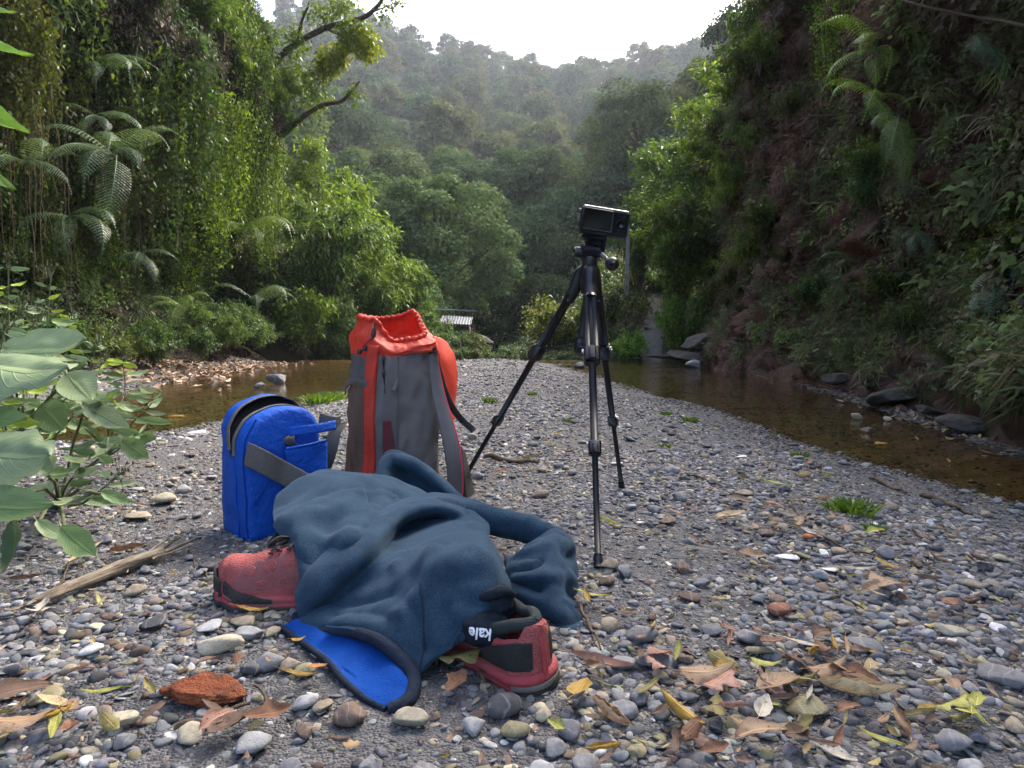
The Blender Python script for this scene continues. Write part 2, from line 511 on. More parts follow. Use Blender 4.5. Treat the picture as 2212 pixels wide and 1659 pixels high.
M['rock'] = plain('grey_rock', (0.10, 0.095, 0.088), 0.9, 0.25, (0.22, 0.205, 0.185), 3.5, 14, 0.8, dirt=((0.05, 0.055, 0.03, 1), 4))

def cliff(name, base, prof, side, mat, topw, amp, label, nu=420, nv=240, strata=0.0):
    """base: plan line; prof: (height, offset) pairs, offset > 0 leans towards the stream; side: +1 when the stream lies at +x"""
    b = catmull(np.array(base, float), nu)
    t = np.gradient(b, axis=0); t /= np.linalg.norm(t, axis=1)[:, None]
    nrm = np.stack([t[:, 1], -t[:, 0]], 1) * side
    pr = catmull(np.array(prof, float), nv)
    V = np.zeros((nu, nv, 3))
    V[..., 0] = b[:, None, 0] + nrm[:, None, 0] * pr[None, :, 1]
    V[..., 1] = b[:, None, 1] + nrm[:, None, 1] * pr[None, :, 1]
    V[..., 2] = pr[None, :, 0]
    n3 = np.stack([nrm[:, 0], nrm[:, 1], np.zeros(nu)], 1)[:, None, :]
    d = amp * vnoise(V, 0.7, 4, 3) + amp * 0.45 * np.abs(vnoise(V * [1, 1, 1.6], 2.3, 3, 8)) + 0.06 * vnoise(V, 6, 4, 5) + 0.05 * np.abs(vnoise(V * [1, 1, 2.2], 5, 3, 15))
    if strata:
        q = V[..., 2] * 2.1 + 0.45 * V[..., 1] + 0.8 * vnoise(V, 0.5, 2, 9)
        d = d + strata * (np.abs((q % 1) - 0.5) * 2) ** 0.6
    fade = sstep(-0.3, 0.5, V[..., 2])
    V = V + n3 * (d * (0.35 + 0.65 * fade))[..., None]
    tag(obj(name, mesh_np(name, V.reshape(-1, 3), grid_faces(nu, nv), mat)), kind='structure', label=label)
    return V

LEFT_BASE = [(-5.9, -1.8), (-5.6, 1), (-5.25, 4), (-5.0, 6), (-4.85, 8), (-4.7, 10), (-4.8, 12), (-5.35, 14), (-6.4, 16.5), (-8, 20), (-10, 25)]
LEFT_PROF = [(-0.6, 0.15), (0.0, 0.1), (0.5, -0.45), (1.2, -1.1), (2.2, -1.1), (3.2, -0.25), (4.2, 0.2), (5.5, 0.0), (7.0, -0.3), (8.6, -0.8), (10.5, -2.2), (11.5, -4.5)]
RIGHT_BASE = [(2.1, -1.8), (2.15, 0.6), (2.35, 2.4), (2.62, 3.6), (2.85, 5), (3.05, 7), (3.1, 9), (3.4, 11), (3.95, 12.6), (4.8, 14), (6.5, 15.5), (9.5, 17)]
RIGHT_PROF = [(-0.5, 0.25), (0.0, 0.15), (0.25, 0.0), (0.5, -0.18), (1.0, -0.36), (1.8, -0.40), (2.6, -0.36), (3.5, -0.36), (4.4, -0.50), (5.2, -0.85), (6.0, -1.6), (6.8, -2.9), (7.2, -5)]
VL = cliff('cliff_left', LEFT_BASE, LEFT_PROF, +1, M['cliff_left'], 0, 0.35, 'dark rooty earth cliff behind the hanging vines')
VR = cliff('cliff_right', RIGHT_BASE, RIGHT_PROF, -1, M['cliff_dark'], 0, 0.28, 'dark red-brown rock cliff over the right stream', strata=0.14)

# ------------------------------------------------------------------ valley and far hillside
RIDGE_X = np.array([300, 600, 760, 850, 950, 1030, 1110, 1190, 1260, 1330, 1420, 1500, 1600, 1800, 2200], float)
RIDGE_Y = np.array([40, 60, 75, 112, 140, 150, 172, 186, 184, 172, 150, 135, 110, 70, 30], float) + 22
def ridge(u): return np.interp(u * F + CX, RIDGE_X, (725 - RIDGE_Y) / F)
def path_x(y): return 3.0 + 0.22 * (y - 14)
def path_z(y): return 0.31 * (y - 12.6)
def T(x, y):
    x = np.asarray(x, float); y = np.asarray(y, float)
    zr = 0.42 + 200 * ridge(x / np.maximum(y, 40) )
    k = np.clip((y - 34) / 166, 0, 1.0)
    hill = -0.8 + (zr + 0.8) * (0.25 * k ** 2 + 0.75 * k)
    hill = np.where(y > 200, hill - 0.12 * (y - 200), hill)
    floor = -0.95 + 0.0 * y
    dx = x - path_x(y)
    right = path_z(y) + np.where(dx > 0.35, (dx - 0.35) * 0.95, 0) - np.where(dx < -0.5, (-dx - 0.5) * 0.8, 0)
    right = np.minimum(right, 0.55 * y)
    left = -0.9 + np.maximum(0, -x - 3.6) * 0.9
    z = np.maximum(np.maximum(floor, np.where(y < 60, right, -9)), np.where(y < 60, left, -9))
    z = np.maximum(z, hill) if True else z
    z = z + 0.25 * vnoise(np.stack([x, y, 0 * x], -1), 0.4, 3, 12) * sstep(14, 20, y) + sstep(40, 80, y) * 2.0 * vnoise(np.stack([x, y, 0 * x], -1), 0.03, 3, 13)
    near = H(np.clip(x, -9, 9), np.minimum(y, 13.2)) - 0.02
    w = sstep(12.7, 14.2, y)
    return np.where(x > 2.0, near * (1 - w) + z * w, z * w + (near - 0.3) * (1 - w))
ty = np.concatenate([np.linspace(12.6, 30, 110, endpoint=False), 30 + np.linspace(0, 1, 120) ** 1.6 * 270])
tu = np.linspace(-1, 1, 240)
TX = np.stack([tu * (14 + (y - 12.6) * 1.05) for y in ty], 1); TY = np.broadcast_to(ty, TX.shape)
M['duff'] = plain('forest_floor', (0.03, 0.032, 0.016), 0.95, 0.1, (0.075, 0.07, 0.038), 0.9, 6, 0.8)
tag(obj('terrain', mesh_np('terrain', np.stack([TX, TY, T(TX, TY)], -1).reshape(-1, 3), grid_faces(240, len(ty)), M['duff'])), kind='structure', label='wooded valley floor and far hillside')

# foot path climbing on the right
py = np.linspace(12.7, 24, 60)
pc = np.stack([path_x(py) + 0.05 * np.sin(py * 1.7), py], 1)
rows = []
for k in np.linspace(-1, 1, 9):
    xx = pc[:, 0] + k * (0.24 + 0.05 * np.sin(py * 2.3))
    rows.append(np.stack([xx, py, T(xx, py) + 0.05 - 0.03 * abs(k) + 0.02 * vnoise(np.stack([xx, py, 0 * py], -1), 5, 2, 3)], 1))
M['path'] = plain('worn_path', (0.09, 0.085, 0.075), 0.95, 0.1, (0.18, 0.165, 0.15), 5, 20, 0.7)
tag(obj('path', mesh_np('path', np.stack(rows, 0).reshape(-1, 3), grid_faces(9, 60), M['path'])), kind='structure', label='narrow grey earth path climbing between bushes')
# ------------------------------------------------------------------ plants
def unit(v): return v / (np.linalg.norm(v, axis=-1, keepdims=True) + 1e-12)

def leaf_quads(pos, d, n, L, W, fold=0.25, droop=0.0):
    """one folded rhombus per leaf -> V, F"""
    d = unit(d); s = unit(np.cross(d, n)); n = np.cross(s, d)
    L = np.asarray(L)[:, None]; W = np.asarray(W)[:, None]
    a = pos
    t = pos + d * L - np.array([0, 0, 1.0]) * L * droop
    m = pos + d * L * 0.42
    l = m + s * W * .5 + n * W * fold * .5
    r = m - s * W * .5 + n * W * fold * .5
    V = np.stack([a, l, t, r], 1).reshape(-1, 3)
    k = len(pos)
    return V, np.arange(k * 4).reshape(k, 4)

def rand_dir(n): return unit(R.normal(size=(n, 3)))

def leaves_me(name, chunks, mat, rn=None):
    V = np.concatenate([c[0] for c in chunks]); o = 0; Fs = []
    for c in chunks: Fs.append(c[1] + o); o += len(c[0])
    Fs = np.concatenate(Fs)
    me = mesh_np(name, V, Fs, mat, smooth=False)
    face_attr(me, 'rnd', np.clip(R.beta(2.2, 2.2, len(Fs)) if rn is None else rn, 0, 1))
    return me

def twigs_me(name, paths, mat, seg=4):
    vf = [tube(p, r, seg, cap=False) for p, r in paths]
    V, Fc = merge(*vf)
    return mesh_np(name, V, Fc, mat)

def vine_asset(h, w, strands, dens, size, seed):
    """a curtain of hanging strands; wall at y > 0, hangs in front; top at z = 0"""
    paths, ch = [], []
    for i in range(strands):
        x0 = R.uniform(-w / 2, w / 2); y0 = R.uniform(-0.35, 0.05)
        ln = h * R.uniform(0.35, 1.0) * (1 - 0.5 * (abs(x0) / (w / 2)) ** 2)
        k = 9; t = np.linspace(0, 1, k)
        p = np.stack([x0 + 0.12 * R.normal() * t + 0.05 * np.sin(t * 6 + R.uniform(0, 6)), y0 - 0.28 * np.sin(t * 2.2) * R.uniform(.3, 1.2) , -ln * t], 1)
        paths.append((p, 0.004))
        nl = int(dens * ln)
        tt = R.uniform(0, 1, nl); base = np.stack([np.interp(tt, t, p[:, j]) for j in range(3)], 1)
        d = rand_dir(nl) * [1, 1, .5] + [0, -0.55, -0.5]
        base = base + unit(rand_dir(nl)) * R.uniform(0, 0.11, nl)[:, None]
        nn = rand_dir(nl) * 0.7 + [0, -0.55, 0.7]
        L = size * R.uniform(0.5, 1.25, nl)
        ch.append(leaf_quads(base, d, nn, L, L * R.uniform(.45, .75, nl), 0.2, 0.15))
    return leaves_me('foliage', ch, M['leaf']), twigs_me('stem', paths, M['vine_stem'], 3)

def shrub_asset(r, h, n_st, n_leaf, size, droop=0.35, aspect=0.45, spread=0.8):
    paths, ch = [], []
    for i in range(n_st):
        a = R.uniform(0, 2 * math.pi); out = r * R.uniform(0.15, 1) ** .7; hh = h * R.uniform(.55, 1.0) * (1 - .3 * (out / r) ** 2)
        k = 8; t = np.linspace(0, 1, k)
        p = np.stack([np.cos(a) * out * t ** 1.2 * spread + 0.03 * R.normal(size=k) * t, np.sin(a) * out * t ** 1.2 * spread + 0.03 * R.normal(size=k) * t, hh * (t - droop * t ** 3) / (1 - droop * .5)], 1)
        paths.append((p, np.linspace(0.012, 0.003, k) * (h / 1.5) ** .5))
        nl = n_leaf // n_st
        tt = R.uniform(0.15, 1, nl) ** .7; base = np.stack([np.interp(tt, t, p[:, j]) for j in range(3)], 1)
        base = base + rand_dir(nl) * (R.uniform(0, .22, nl) * r)[:, None]
        d = rand_dir(nl) + [np.cos(a) * .5, np.sin(a) * .5, -.25]
        nn = rand_dir(nl) * .6 + [0, 0, 1.0]
        L = size * R.uniform(0.5, 1.25, nl)
        ch.append(leaf_quads(base, d, nn, L, L * aspect * R.uniform(.7, 1.3, nl), 0.25, 0.2))
    return leaves_me('foliage', ch, M['leaf']), twigs_me('stem', paths, M['twig'], 4)

def tree_asset(h, cr, n_lobe, per, size, lean=0.0, trunk_r=0.12, bare=0.3, mat='needle', flat=0.8, name_leaf='crown'):
    """tapered trunk, limbs to each lobe, leaf clumps on the lobes' upper shells"""
    paths, ch = [], []
    k = 8; t = np.linspace(0, 1, k)
    top = h * 0.8
    tp = np.stack([lean * t ** 1.5 + .04 * h * vnoise(np.stack([t * 3, t * 0 + h, t * 0], -1), 1, 2, h), .03 * h * vnoise(np.stack([t * 3, t * 0, t * 0 + 5], -1), 1, 2, h + 3), top * t], 1)
    paths.append((tp, trunk_r * (1 - .8 * t)))
    rn = []
    for i in range(n_lobe):
        a = i * 2.399 + R.uniform(-.4, .4); f = (i + .5) / n_lobe
        zc = bare * h + (1 - bare) * h * (f ** .9) * .95
        rad = cr * math.sqrt(max(0.05, 1 - (abs(f - .38) / .66) ** 2)) * R.uniform(.45, 1.0)
        c = np.array([lean * (zc / h) ** 1.5 + math.cos(a) * rad, math.sin(a) * rad, zc])
        s = np.array([np.interp(max(0.15, zc / top * R.uniform(.55, .75)), t, tp[:, j]) for j in range(3)])
        mid = (s + c) / 2 + [0, 0, .08 * h * R.uniform(-.3, 1)]
        paths.append((np.stack([s, mid, c]), np.array([trunk_r * .4, trunk_r * .25, trunk_r * .1])))
        lr = cr * R.uniform(.24, .46)
        nl = int(per * R.uniform(.6, 1.3))
        v = rand_dir(nl); v[:, 2] = np.where(v[:, 2] < -.3, -v[:, 2], v[:, 2])
        p = c + v * lr * (R.uniform(.35, 1.05, nl) ** .5)[:, None] * [1, 1, flat]
        L = size * R.uniform(.6, 1.3, nl)
        ch.append(leaf_quads(p, rand_dir(nl) + v * .3 + [0, 0, -.35], v + rand_dir(nl) * .32 + [0, 0, .45], L, L * R.uniform(.6, .95, nl), .2, .1))
        rn.append(np.clip(R.normal(R.uniform(.3, .7), .17, nl), 0, 1))
    return leaves_me(name_leaf, ch, M[mat], np.concatenate(rn)), twigs_me('trunk', paths, M['bark'], 6)

def frond_me(L, pairs, width, curl, seed):
    """fern frond along +x that arches and droops; pinnae in pairs, each itself a row of little teeth"""
    t = np.linspace(0, 1, 14)
    z = 0.35 * L * np.sin(t * 1.9) * curl - L * 0.42 * t ** 2.2
    sp = np.stack([L * (t - .18 * t ** 3), 0.05 * L * np.sin(t * 2 + seed), z], 1)
    V, Fc = tube(sp, np.linspace(.006, .0015, 14) * (L / 1.0), 4, cap=False)
    chunks = [(V, np.array(Fc))]
    for s in (-1, 1):
        tt = np.linspace(.10, .985, pairs)
        b = np.stack([np.interp(tt, t, sp[:, j]) for j in range(3)], 1)
        tg = unit(np.stack([np.interp(tt, t, np.gradient(sp[:, j])) for j in range(3)], 1))
        w = width * np.sin(np.clip(tt * 1.05 + .12, 0, 1) * math.pi) ** .75 * (1 - .35 * tt) + .012
        side = unit(np.cross(tg, [0, 0, 1.0])) * s
        d = unit(side + tg * .45 - np.array([0, 0, .22])[None])
        up = unit(np.cross(d, tg) * s)
        pw = (L * .9 / pairs) * .62
        # six little teeth on each pinna
        for q in range(6):
            f0 = q / 6
            base = b + d * (w * f0)[:, None] - np.array([0, 0, .25]) * (w * f0 ** 2)[:, None]
            ln = w / 6 * 1.35
            chunks.append(leaf_quads(base, d - np.array([0, 0, .3 * f0]), up + rand_dir(pairs) * .15, ln, np.full(pairs, pw) * (1 - .65 * f0), .1, 0))
    return leaves_me('frond', chunks, M['fern'], None)

def scatter(name, pts, rot, scl, tone, idx, meshes, label, kind='stuff'):
    src = bpy.data.collections.new(name + '_shapes')           # not linked to the scene
    for i, me in enumerate(meshes):
        src.objects.link(bpy.data.objects.new(f'{name}_shape_{i:02d}', me))
    me = bpy.data.meshes.new(name); n = len(pts)
    me.vertices.add(n); me.vertices.foreach_set('co', np.asarray(pts, np.float32).ravel())
    for nm, val in (('rot', rot), ('scl', scl), ('tone', tone)):
        a = me.attributes.new(nm, 'FLOAT_VECTOR', 'POINT'); a.data.foreach_set('vector', np.asarray(val, np.float32).ravel())
    a = me.attributes.new('idx', 'INT', 'POINT'); a.data.foreach_set('value', np.asarray(idx, np.int32))
    me.update()
    o = obj(name, me); tag(o, label, kind=kind)
    ng = bpy.data.node_groups.new(name, 'GeometryNodeTree')
    ng.interface.new_socket('Geometry', in_out='INPUT', socket_type='NodeSocketGeometry')
    ng.interface.new_socket('Geometry', in_out='OUTPUT', socket_type='NodeSocketGeometry')
    nd, lk = ng.nodes, ng.links
    gi, go = nd.new('NodeGroupInput'), nd.new('NodeGroupOutput')
    ip = nd.new('GeometryNodeInstanceOnPoints'); ci = nd.new('GeometryNodeCollectionInfo')
    ci.inputs['Collection'].default_value = src; ci.inputs['Separate Children'].default_value = True; ci.inputs['Reset Children'].default_value = True
    def na(nm, t):
        q = nd.new('GeometryNodeInputNamedAttribute'); q.data_type = t; q.inputs['Name'].default_value = nm; return q.outputs['Attribute']
    e = nd.new('FunctionNodeEulerToRotation')
    lk.new(na('rot', 'FLOAT_VECTOR'), e.inputs[0])
    lk.new(gi.outputs[0], ip.inputs['Points']); lk.new(ci.outputs[0], ip.inputs['Instance'])
    ip.inputs['Pick Instance'].default_value = True
    lk.new(na('idx', 'INT'), ip.inputs['Instance Index'])
    lk.new(e.outputs[0], ip.inputs['Rotation']); lk.new(na('scl', 'FLOAT_VECTOR'), ip.inputs['Scale'])
    lk.new(ip.outputs[0], go.inputs[0])
    mod = o.modifiers.new('scatter', 'NODES'); mod.node_group = ng
    return o


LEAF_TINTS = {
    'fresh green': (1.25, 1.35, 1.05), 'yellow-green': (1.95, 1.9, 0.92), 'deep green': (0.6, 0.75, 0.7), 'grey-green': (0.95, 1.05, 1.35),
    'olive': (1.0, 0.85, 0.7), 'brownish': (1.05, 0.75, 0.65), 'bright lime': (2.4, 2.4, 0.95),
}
def plant(name, label, cat, assets, names, loc, rz=0.0, scl=1.0, tint=(1, 1, 1), group=None, rot=None):
    o = bpy.data.objects.new(name, None); COL.objects.link(o)
    o.empty_display_size = .1
    o.location = loc; o.rotation_euler = rot or (0, 0, rz)
    o.scale = (scl,) * 3 if not isinstance(scl, tuple) else scl
    tag(o, label, cat, group)
    for n_, a in zip(names, assets):
        c = bpy.data.objects.new(n_, a); COL.objects.link(c); c.parent = o
        c.color = (*tint, 1)
    return o
ORD = ['nearest', 'second', 'third', 'fourth', 'fifth', 'sixth', 'seventh', 'eighth', 'ninth', 'tenth', 'eleventh', 'twelfth', 'thirteenth', 'fourteenth', 'fifteenth', 'sixteenth', 'seventeenth', 'eighteenth', 'nineteenth', 'twentieth',
       'twenty-first', 'twenty-second', 'twenty-third', 'twenty-fourth', 'twenty-fifth', 'twenty-sixth', 'twenty-seventh', 'twenty-eighth', 'twenty-ninth', 'thirtieth', 'thirty-first', 'thirty-second', 'thirty-third', 'thirty-fourth', 'thirty-fifth', 'thirty-sixth', 'thirty-seventh', 'thirty-eighth', 'thirty-ninth', 'fortieth']

vines = [vine_asset(R.uniform(1.7, 2.4), R.uniform(1.3, 1.9), 34, 75, .055, i) for i in range(6)]
shrubs = [shrub_asset(.6, 1.0, 16, 3000, .06) for i in range(3)] + [shrub_asset(.55, 1.5, 16, 3000, .075, .6, .22) for i in range(3)]

# ------------------------------------------------------------------ trees of the far hillside: each one a thing
far_assets = [tree_asset(R.uniform(8.5, 11), R.uniform(3.0, 4.0), 34, 190, .42, R.uniform(-.6, .6), .2, .2) for i in range(6)]
mid_assets = [tree_asset(R.uniform(8, 10), R.uniform(3.0, 3.8), 34, 420, .24, R.uniform(-.6, .6), .2, .16) for i in range(4)]
cells = []
for iy, y in enumerate([40, 46, 53, 60, 68, 77, 87, 98, 110, 122, 135, 149, 163, 178, 192]):
    x0, x1 = (640 - CX) / F * y, (1600 - CX) / F * y
    step = (4.6 + y * 0.016) * (.72 if y > 170 else 1)
    n = int((x1 - x0) / step)
    for k in range(n + 1):
        cells.append((x0 + (k + R.uniform(-.3, .3)) * step, y + R.uniform(-3, 3), iy))
rows = {}
for x, y, iy in cells: rows.setdefault(iy, []).append((x, y))
row_words = ['in the bottom row', 'in the second row up', 'in the third row up', 'in the fourth row up', 'in the fifth row up', 'in the sixth row up', 'in the seventh row up', 'in the eighth row up', 'in the ninth row up', 'in the tenth row up', 'in the eleventh row up', 'in the twelfth row up', 'in the third row below the ridge', 'in the row just below the ridge', 'on the ridge line']
TT = {'grey-green': (1, 1, 1), 'dull brown': (1.2, 1.0, .9), 'blue-green': (.75, .95, .95), 'dark green': (.6, .7, .65), 'pale green': (1.25, 1.3, 1.0)}
nfar = 0
for iy, L in rows.items():
    for k, (x, y) in enumerate(sorted(L)):
        tn = rnd.choice(list(TT))
        z = float(T(np.array([x]), np.array([y]))[0])
        s = R.uniform(.75, 1.2) * (1.0 if y > 60 else .85) * (.95 if y > 170 else 1)
        plant('hillside_tree', f'{tn} hillside tree {row_words[iy]}, {ORD[k].replace("nearest", "first")} from the left', 'tree', (mid_assets[rnd.randrange(4)] if y < 72 else far_assets[rnd.randrange(6)]), ('crown', 'trunk'),
              (x, y, z - .5), R.uniform(0, 6.28), (s * R.uniform(.9, 1.15), s, s), TT[tn], 'trees covering the far hillside')
        nfar += 1
print('far trees', nfar)
# ------------------------------------------------------------------ what grows on the left cliff
def wall_at(V, y, z):
    """point of the cliff sheet nearest to (y, z) and the plan angle of the wall there"""
    d = (V[..., 1] - y) ** 2 + (V[..., 2] - z) ** 2
    i, j = np.unravel_index(np.argmin(d), d.shape)
    i0, i1 = max(0, i - 4), min(V.shape[0] - 1, i + 4)
    t = V[i1, j] - V[i0, j]
    return V[i, j], math.atan2(t[1], t[0])
def place_wall(name, cat, V, side, rows, assets, tints_fn, group, text, y0, y1, out=.3, s0=.8, s1=1.25, zj=.35):
    for row, z0, cnt in rows:
        items = []
        for k in range(cnt):
            y = y0 + (y1 - y0) * ((k + .5 + R.uniform(-.35, .35)) / cnt); z = z0 + R.uniform(-zj, zj)
            p, ang = wall_at(V, y, z); items.append((p, ang, tints_fn(p)))
        items.sort(key=lambda q: q[0][1])
        seen = {}
        for p, ang, tn in items:
            n = seen[tn] = seen.get(tn, 0) + 1
            rk = 'nearest' if n == 1 else f'{ORD[n - 1]} nearest'
            plant(name, f'{rk} {tn} {text} {row}', cat, rnd.choice(assets), ('foliage', 'stem'),
                  (p[0] + out * side, p[1], p[2]), ang + (math.pi if side > 0 else 0) + R.uniform(-.2, .2), R.uniform(s0, s1), LEAF_TINTS[tn], group)
def tl(p):
    far = p[1] > 8.3 + R.normal() * .8
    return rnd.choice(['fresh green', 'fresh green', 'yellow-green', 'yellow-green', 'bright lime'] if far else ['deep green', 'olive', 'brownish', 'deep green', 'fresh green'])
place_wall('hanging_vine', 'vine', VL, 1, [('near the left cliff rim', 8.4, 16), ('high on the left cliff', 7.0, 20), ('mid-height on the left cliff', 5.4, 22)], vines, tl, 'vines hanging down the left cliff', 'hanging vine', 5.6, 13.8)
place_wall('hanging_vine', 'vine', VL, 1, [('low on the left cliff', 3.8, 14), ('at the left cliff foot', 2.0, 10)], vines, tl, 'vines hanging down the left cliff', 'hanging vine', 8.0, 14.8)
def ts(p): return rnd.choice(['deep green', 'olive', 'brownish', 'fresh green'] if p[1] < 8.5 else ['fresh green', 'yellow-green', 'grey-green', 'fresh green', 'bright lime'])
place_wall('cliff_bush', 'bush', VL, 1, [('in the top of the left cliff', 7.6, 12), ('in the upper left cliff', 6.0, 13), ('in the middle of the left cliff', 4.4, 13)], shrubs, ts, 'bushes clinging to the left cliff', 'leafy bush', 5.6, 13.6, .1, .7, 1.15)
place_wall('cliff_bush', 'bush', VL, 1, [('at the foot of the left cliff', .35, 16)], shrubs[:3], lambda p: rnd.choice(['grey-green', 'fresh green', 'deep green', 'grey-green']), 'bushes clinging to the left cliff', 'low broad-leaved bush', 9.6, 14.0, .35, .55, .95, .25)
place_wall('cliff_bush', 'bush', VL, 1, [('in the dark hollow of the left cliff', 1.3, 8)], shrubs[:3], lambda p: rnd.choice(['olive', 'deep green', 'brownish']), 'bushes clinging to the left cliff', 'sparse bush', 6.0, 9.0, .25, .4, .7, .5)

place_wall('cliff_bush', 'bush', VL, 1, [('along the near left cliff foot', .1, 9)], shrubs[:3], lambda p: rnd.choice(['deep green', 'olive', 'deep green']), 'bushes clinging to the left cliff', 'dark ground bush', 5.6, 8.6, .55, .4, .75, .15)  # dark leaf tints stand in for shade under the overhang
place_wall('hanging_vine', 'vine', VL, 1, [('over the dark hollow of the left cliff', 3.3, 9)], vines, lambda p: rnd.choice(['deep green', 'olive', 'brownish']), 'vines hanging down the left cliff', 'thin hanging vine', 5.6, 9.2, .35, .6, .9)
# bare roots hanging in the hollow under the near overhang
def roots_asset(h, w, n):
    paths = []
    for i in range(n):
        t = np.linspace(0, 1, 10); x0, y0, ln = R.uniform(-w, w), R.uniform(-.25, .1), h * R.uniform(.4, 1)
        paths.append((np.stack([x0 + .1 * np.cumsum(R.normal(size=10)) * .25, y0 + .06 * np.cumsum(R.normal(size=10)) * .3, -ln * t], 1), np.linspace(.008, .002, 10)))
    return twigs_me('root', paths, M['twig'], 4)
ra = [roots_asset(2.6, .6, 13) for i in range(3)]
for k, y in enumerate((6.1, 7.2, 8.4)):
    p, ang = wall_at(VL, y, 3.3)
    o = obj('hanging_root', ra[k % 3], loc=(p[0] + .25, p[1], p[2]), rot=(0, 0, ang + math.pi))
    tag(o, f'bare brown roots hanging in the left cliff hollow, {ORD[k] + " " if k else ""}nearest the camera', 'roots', 'roots hanging in the hollow of the left cliff')

# small weeds, mosses and creepers that cover both cliffs: nobody could count them
def leaf_inst_mat():
    m, nt, nd, lk = new_mat('creeper_leaf'); out = N(nd, 'OutputMaterial'); b = N(nd, 'BsdfPrincipled', Roughness=.6); b.inputs['Specular IOR Level'].default_value = .25
    a = N(nd, 'Attribute'); a.attribute_type = 'INSTANCER'; a.attribute_name = 'tone'
    lk.new(a.outputs['Color'], b.inputs['Base Color']); t = N(nd, 'BsdfTranslucent'); lk.new(a.outputs['Color'], t.inputs[0])
    mx = N(nd, 'MixShader'); mx.inputs[0].default_value = .35; lk.new(b.outputs[0], mx.inputs[1]); lk.new(t.outputs[0], mx.inputs[2]); lk.new(mx.outputs[0], out.inputs[0]); return m
M['creeper'] = leaf_inst_mat()
def creeper_me(n, r, size, asp, hang):
    p = rand_dir(n) * (R.uniform(0, 1, n) ** .6)[:, None] * [r, r * .45, r * .9]
    L = size * R.uniform(.5, 1.3, n)
    V, Fc = leaf_quads(p, rand_dir(n) + [0, -.5, -hang], rand_dir(n) * .7 + [0, -.6, .6], L, L * asp, .25, .2)
    return mesh_np('creeper', V, Fc, M['creeper'], smooth=False)
cr_me = [creeper_me(60, .16, .045, .6, .3), creeper_me(46, .20, .06, .5, .5), creeper_me(40, .18, .12, .10, 1.2), creeper_me(80, .22, .035, .7, .2), creeper_me(26, .14, .16, .08, .9), creeper_me(30, .16, .09, .55, .5)]
def creepers(V, y0, y1, n, side, cols, probs, label, zmin=.1, zmax=7.5, s0=.6, s1=1.3):
    flat = V.reshape(-1, 3); tx_ = np.gradient(V, axis=0); tz_ = np.gradient(V, axis=1); nn_ = unit(np.cross(tx_, tz_)).reshape(-1, 3)
    nn_ = np.where((nn_[:, 0:1] * side) > 0, nn_, -nn_)
    ok = np.where((flat[:, 1] > y0) & (flat[:, 1] < y1) & (flat[:, 2] > zmin) & (flat[:, 2] < zmax))[0]
    w = np.clip(.55 + 1.1 * vnoise(flat[ok], .9, 3, 44), .03, 2) ; k = R.choice(ok, n, p=w / w.sum())
    p = flat[k] + nn_[k] * .05 + R.normal(0, .04, (n, 3))
    az = np.arctan2(nn_[k, 1], nn_[k, 0]) + math.pi / 2
    rot = np.stack([R.normal(0, .35, n), R.normal(0, .35, n), az + R.normal(0, .4, n)], 1)
    sc = R.uniform(s0, s1, n)[:, None] * np.ones(3)
    grp = np.clip(((vnoise(p, .8, 2, 51) * .5 + .5 + R.normal(0, .18, n)) * len(cols)).astype(int), 0, len(cols) - 1)
    tone = np.array(cols)[grp] * R.uniform(.6, 1.4, n)[:, None]
    scatter('creepers', p, rot, sc, tone, R.integers(0, len(cr_me), n), cr_me, label)
creepers(VL, 5.0, 14.8, 6500, 1, [(.05, .035, .022), (.035, .06, .018), (.05, .09, .022), (.075, .13, .028), (.10, .17, .035)], None, 'small creepers and weeds covering the left cliff', .4, 8.6)
creepers(VR, 2.2, 13.0, 7500, -1, [(.20, .115, .085), (.16, .095, .07), (.13, .115, .06), (.10, .13, .05), (.15, .20, .06), (.17, .13, .085)], None, 'small creepers and weeds covering the right cliff', .15, 6.2, .4, .95)
# ------------------------------------------------------------------ ferns
fronds = [frond_me(1.0, 24, .145, 1.0, i) for i in range(3)] + [frond_me(1.0, 27, .16, .55, i + 5) for i in range(3)]
def fern(label, X, Y, d, L, specs, tint, base=None):
    """specs: (azimuth in the picture plane deg: 0 right, 90 away, 180 left, 270 towards us; pitch deg)"""
    c = P(X, Y, d) if base is None else base
    o = bpy.data.objects.new('fern', None); COL.objects.link(o); o.location = c; o.empty_display_size = .1
    tag(o, label, 'fern', 'ferns growing on the cliffs')
    for az, pt, k in specs:
        f = bpy.data.objects.new('frond', fronds[rnd.randrange(6)]); COL.objects.link(f); f.parent = o
        f.rotation_euler = Euler((rnd.uniform(-.3, .3), -math.radians(pt), math.radians(az)), 'XYZ'); f.scale = (L * k * .84,) * 3
        f.color = (*tint, 1)
    return o
GT, OT, LT, DT = (1.25, 1.3, 1.5), (1.4, 1.4, .7), (2.6, 2.8, .9), (.8, .9, .9)
fern('large grey-green fern with long drooping fronds in the middle of the left cliff', 243, 333, 6.9, 1.25, [(275, -35, 1.0), (300, 5, .9), (335, 12, 1.0), (10, 18, .85), (250, -10, .9), (215, 8, .8), (180, 12, .7), (285, -60, 1.05), (320, -25, .8)], GT)
fern('grey-green fern at the left frame edge above the leafy plant', 42, 350, 6.3, 1.1, [(320, 0, .9), (345, -15, .8), (280, -30, .9), (240, -10, .8), (20, 10, .7)], GT)
fern('pale fern high on the left cliff with two long fronds', 200, 138, 7.6, 1.1, [(330, -20, 1.0), (350, 0, .9), (300, -40, .8), (200, 0, .7), (15, 12, .9)], GT)
fern('fern with one silver frond between the high fern and the large fern', 205, 250, 7.2, 1.0, [(340, -10, 1.0), (315, -25, .7), (190, 5, .6), (280, -45, .7)], GT)
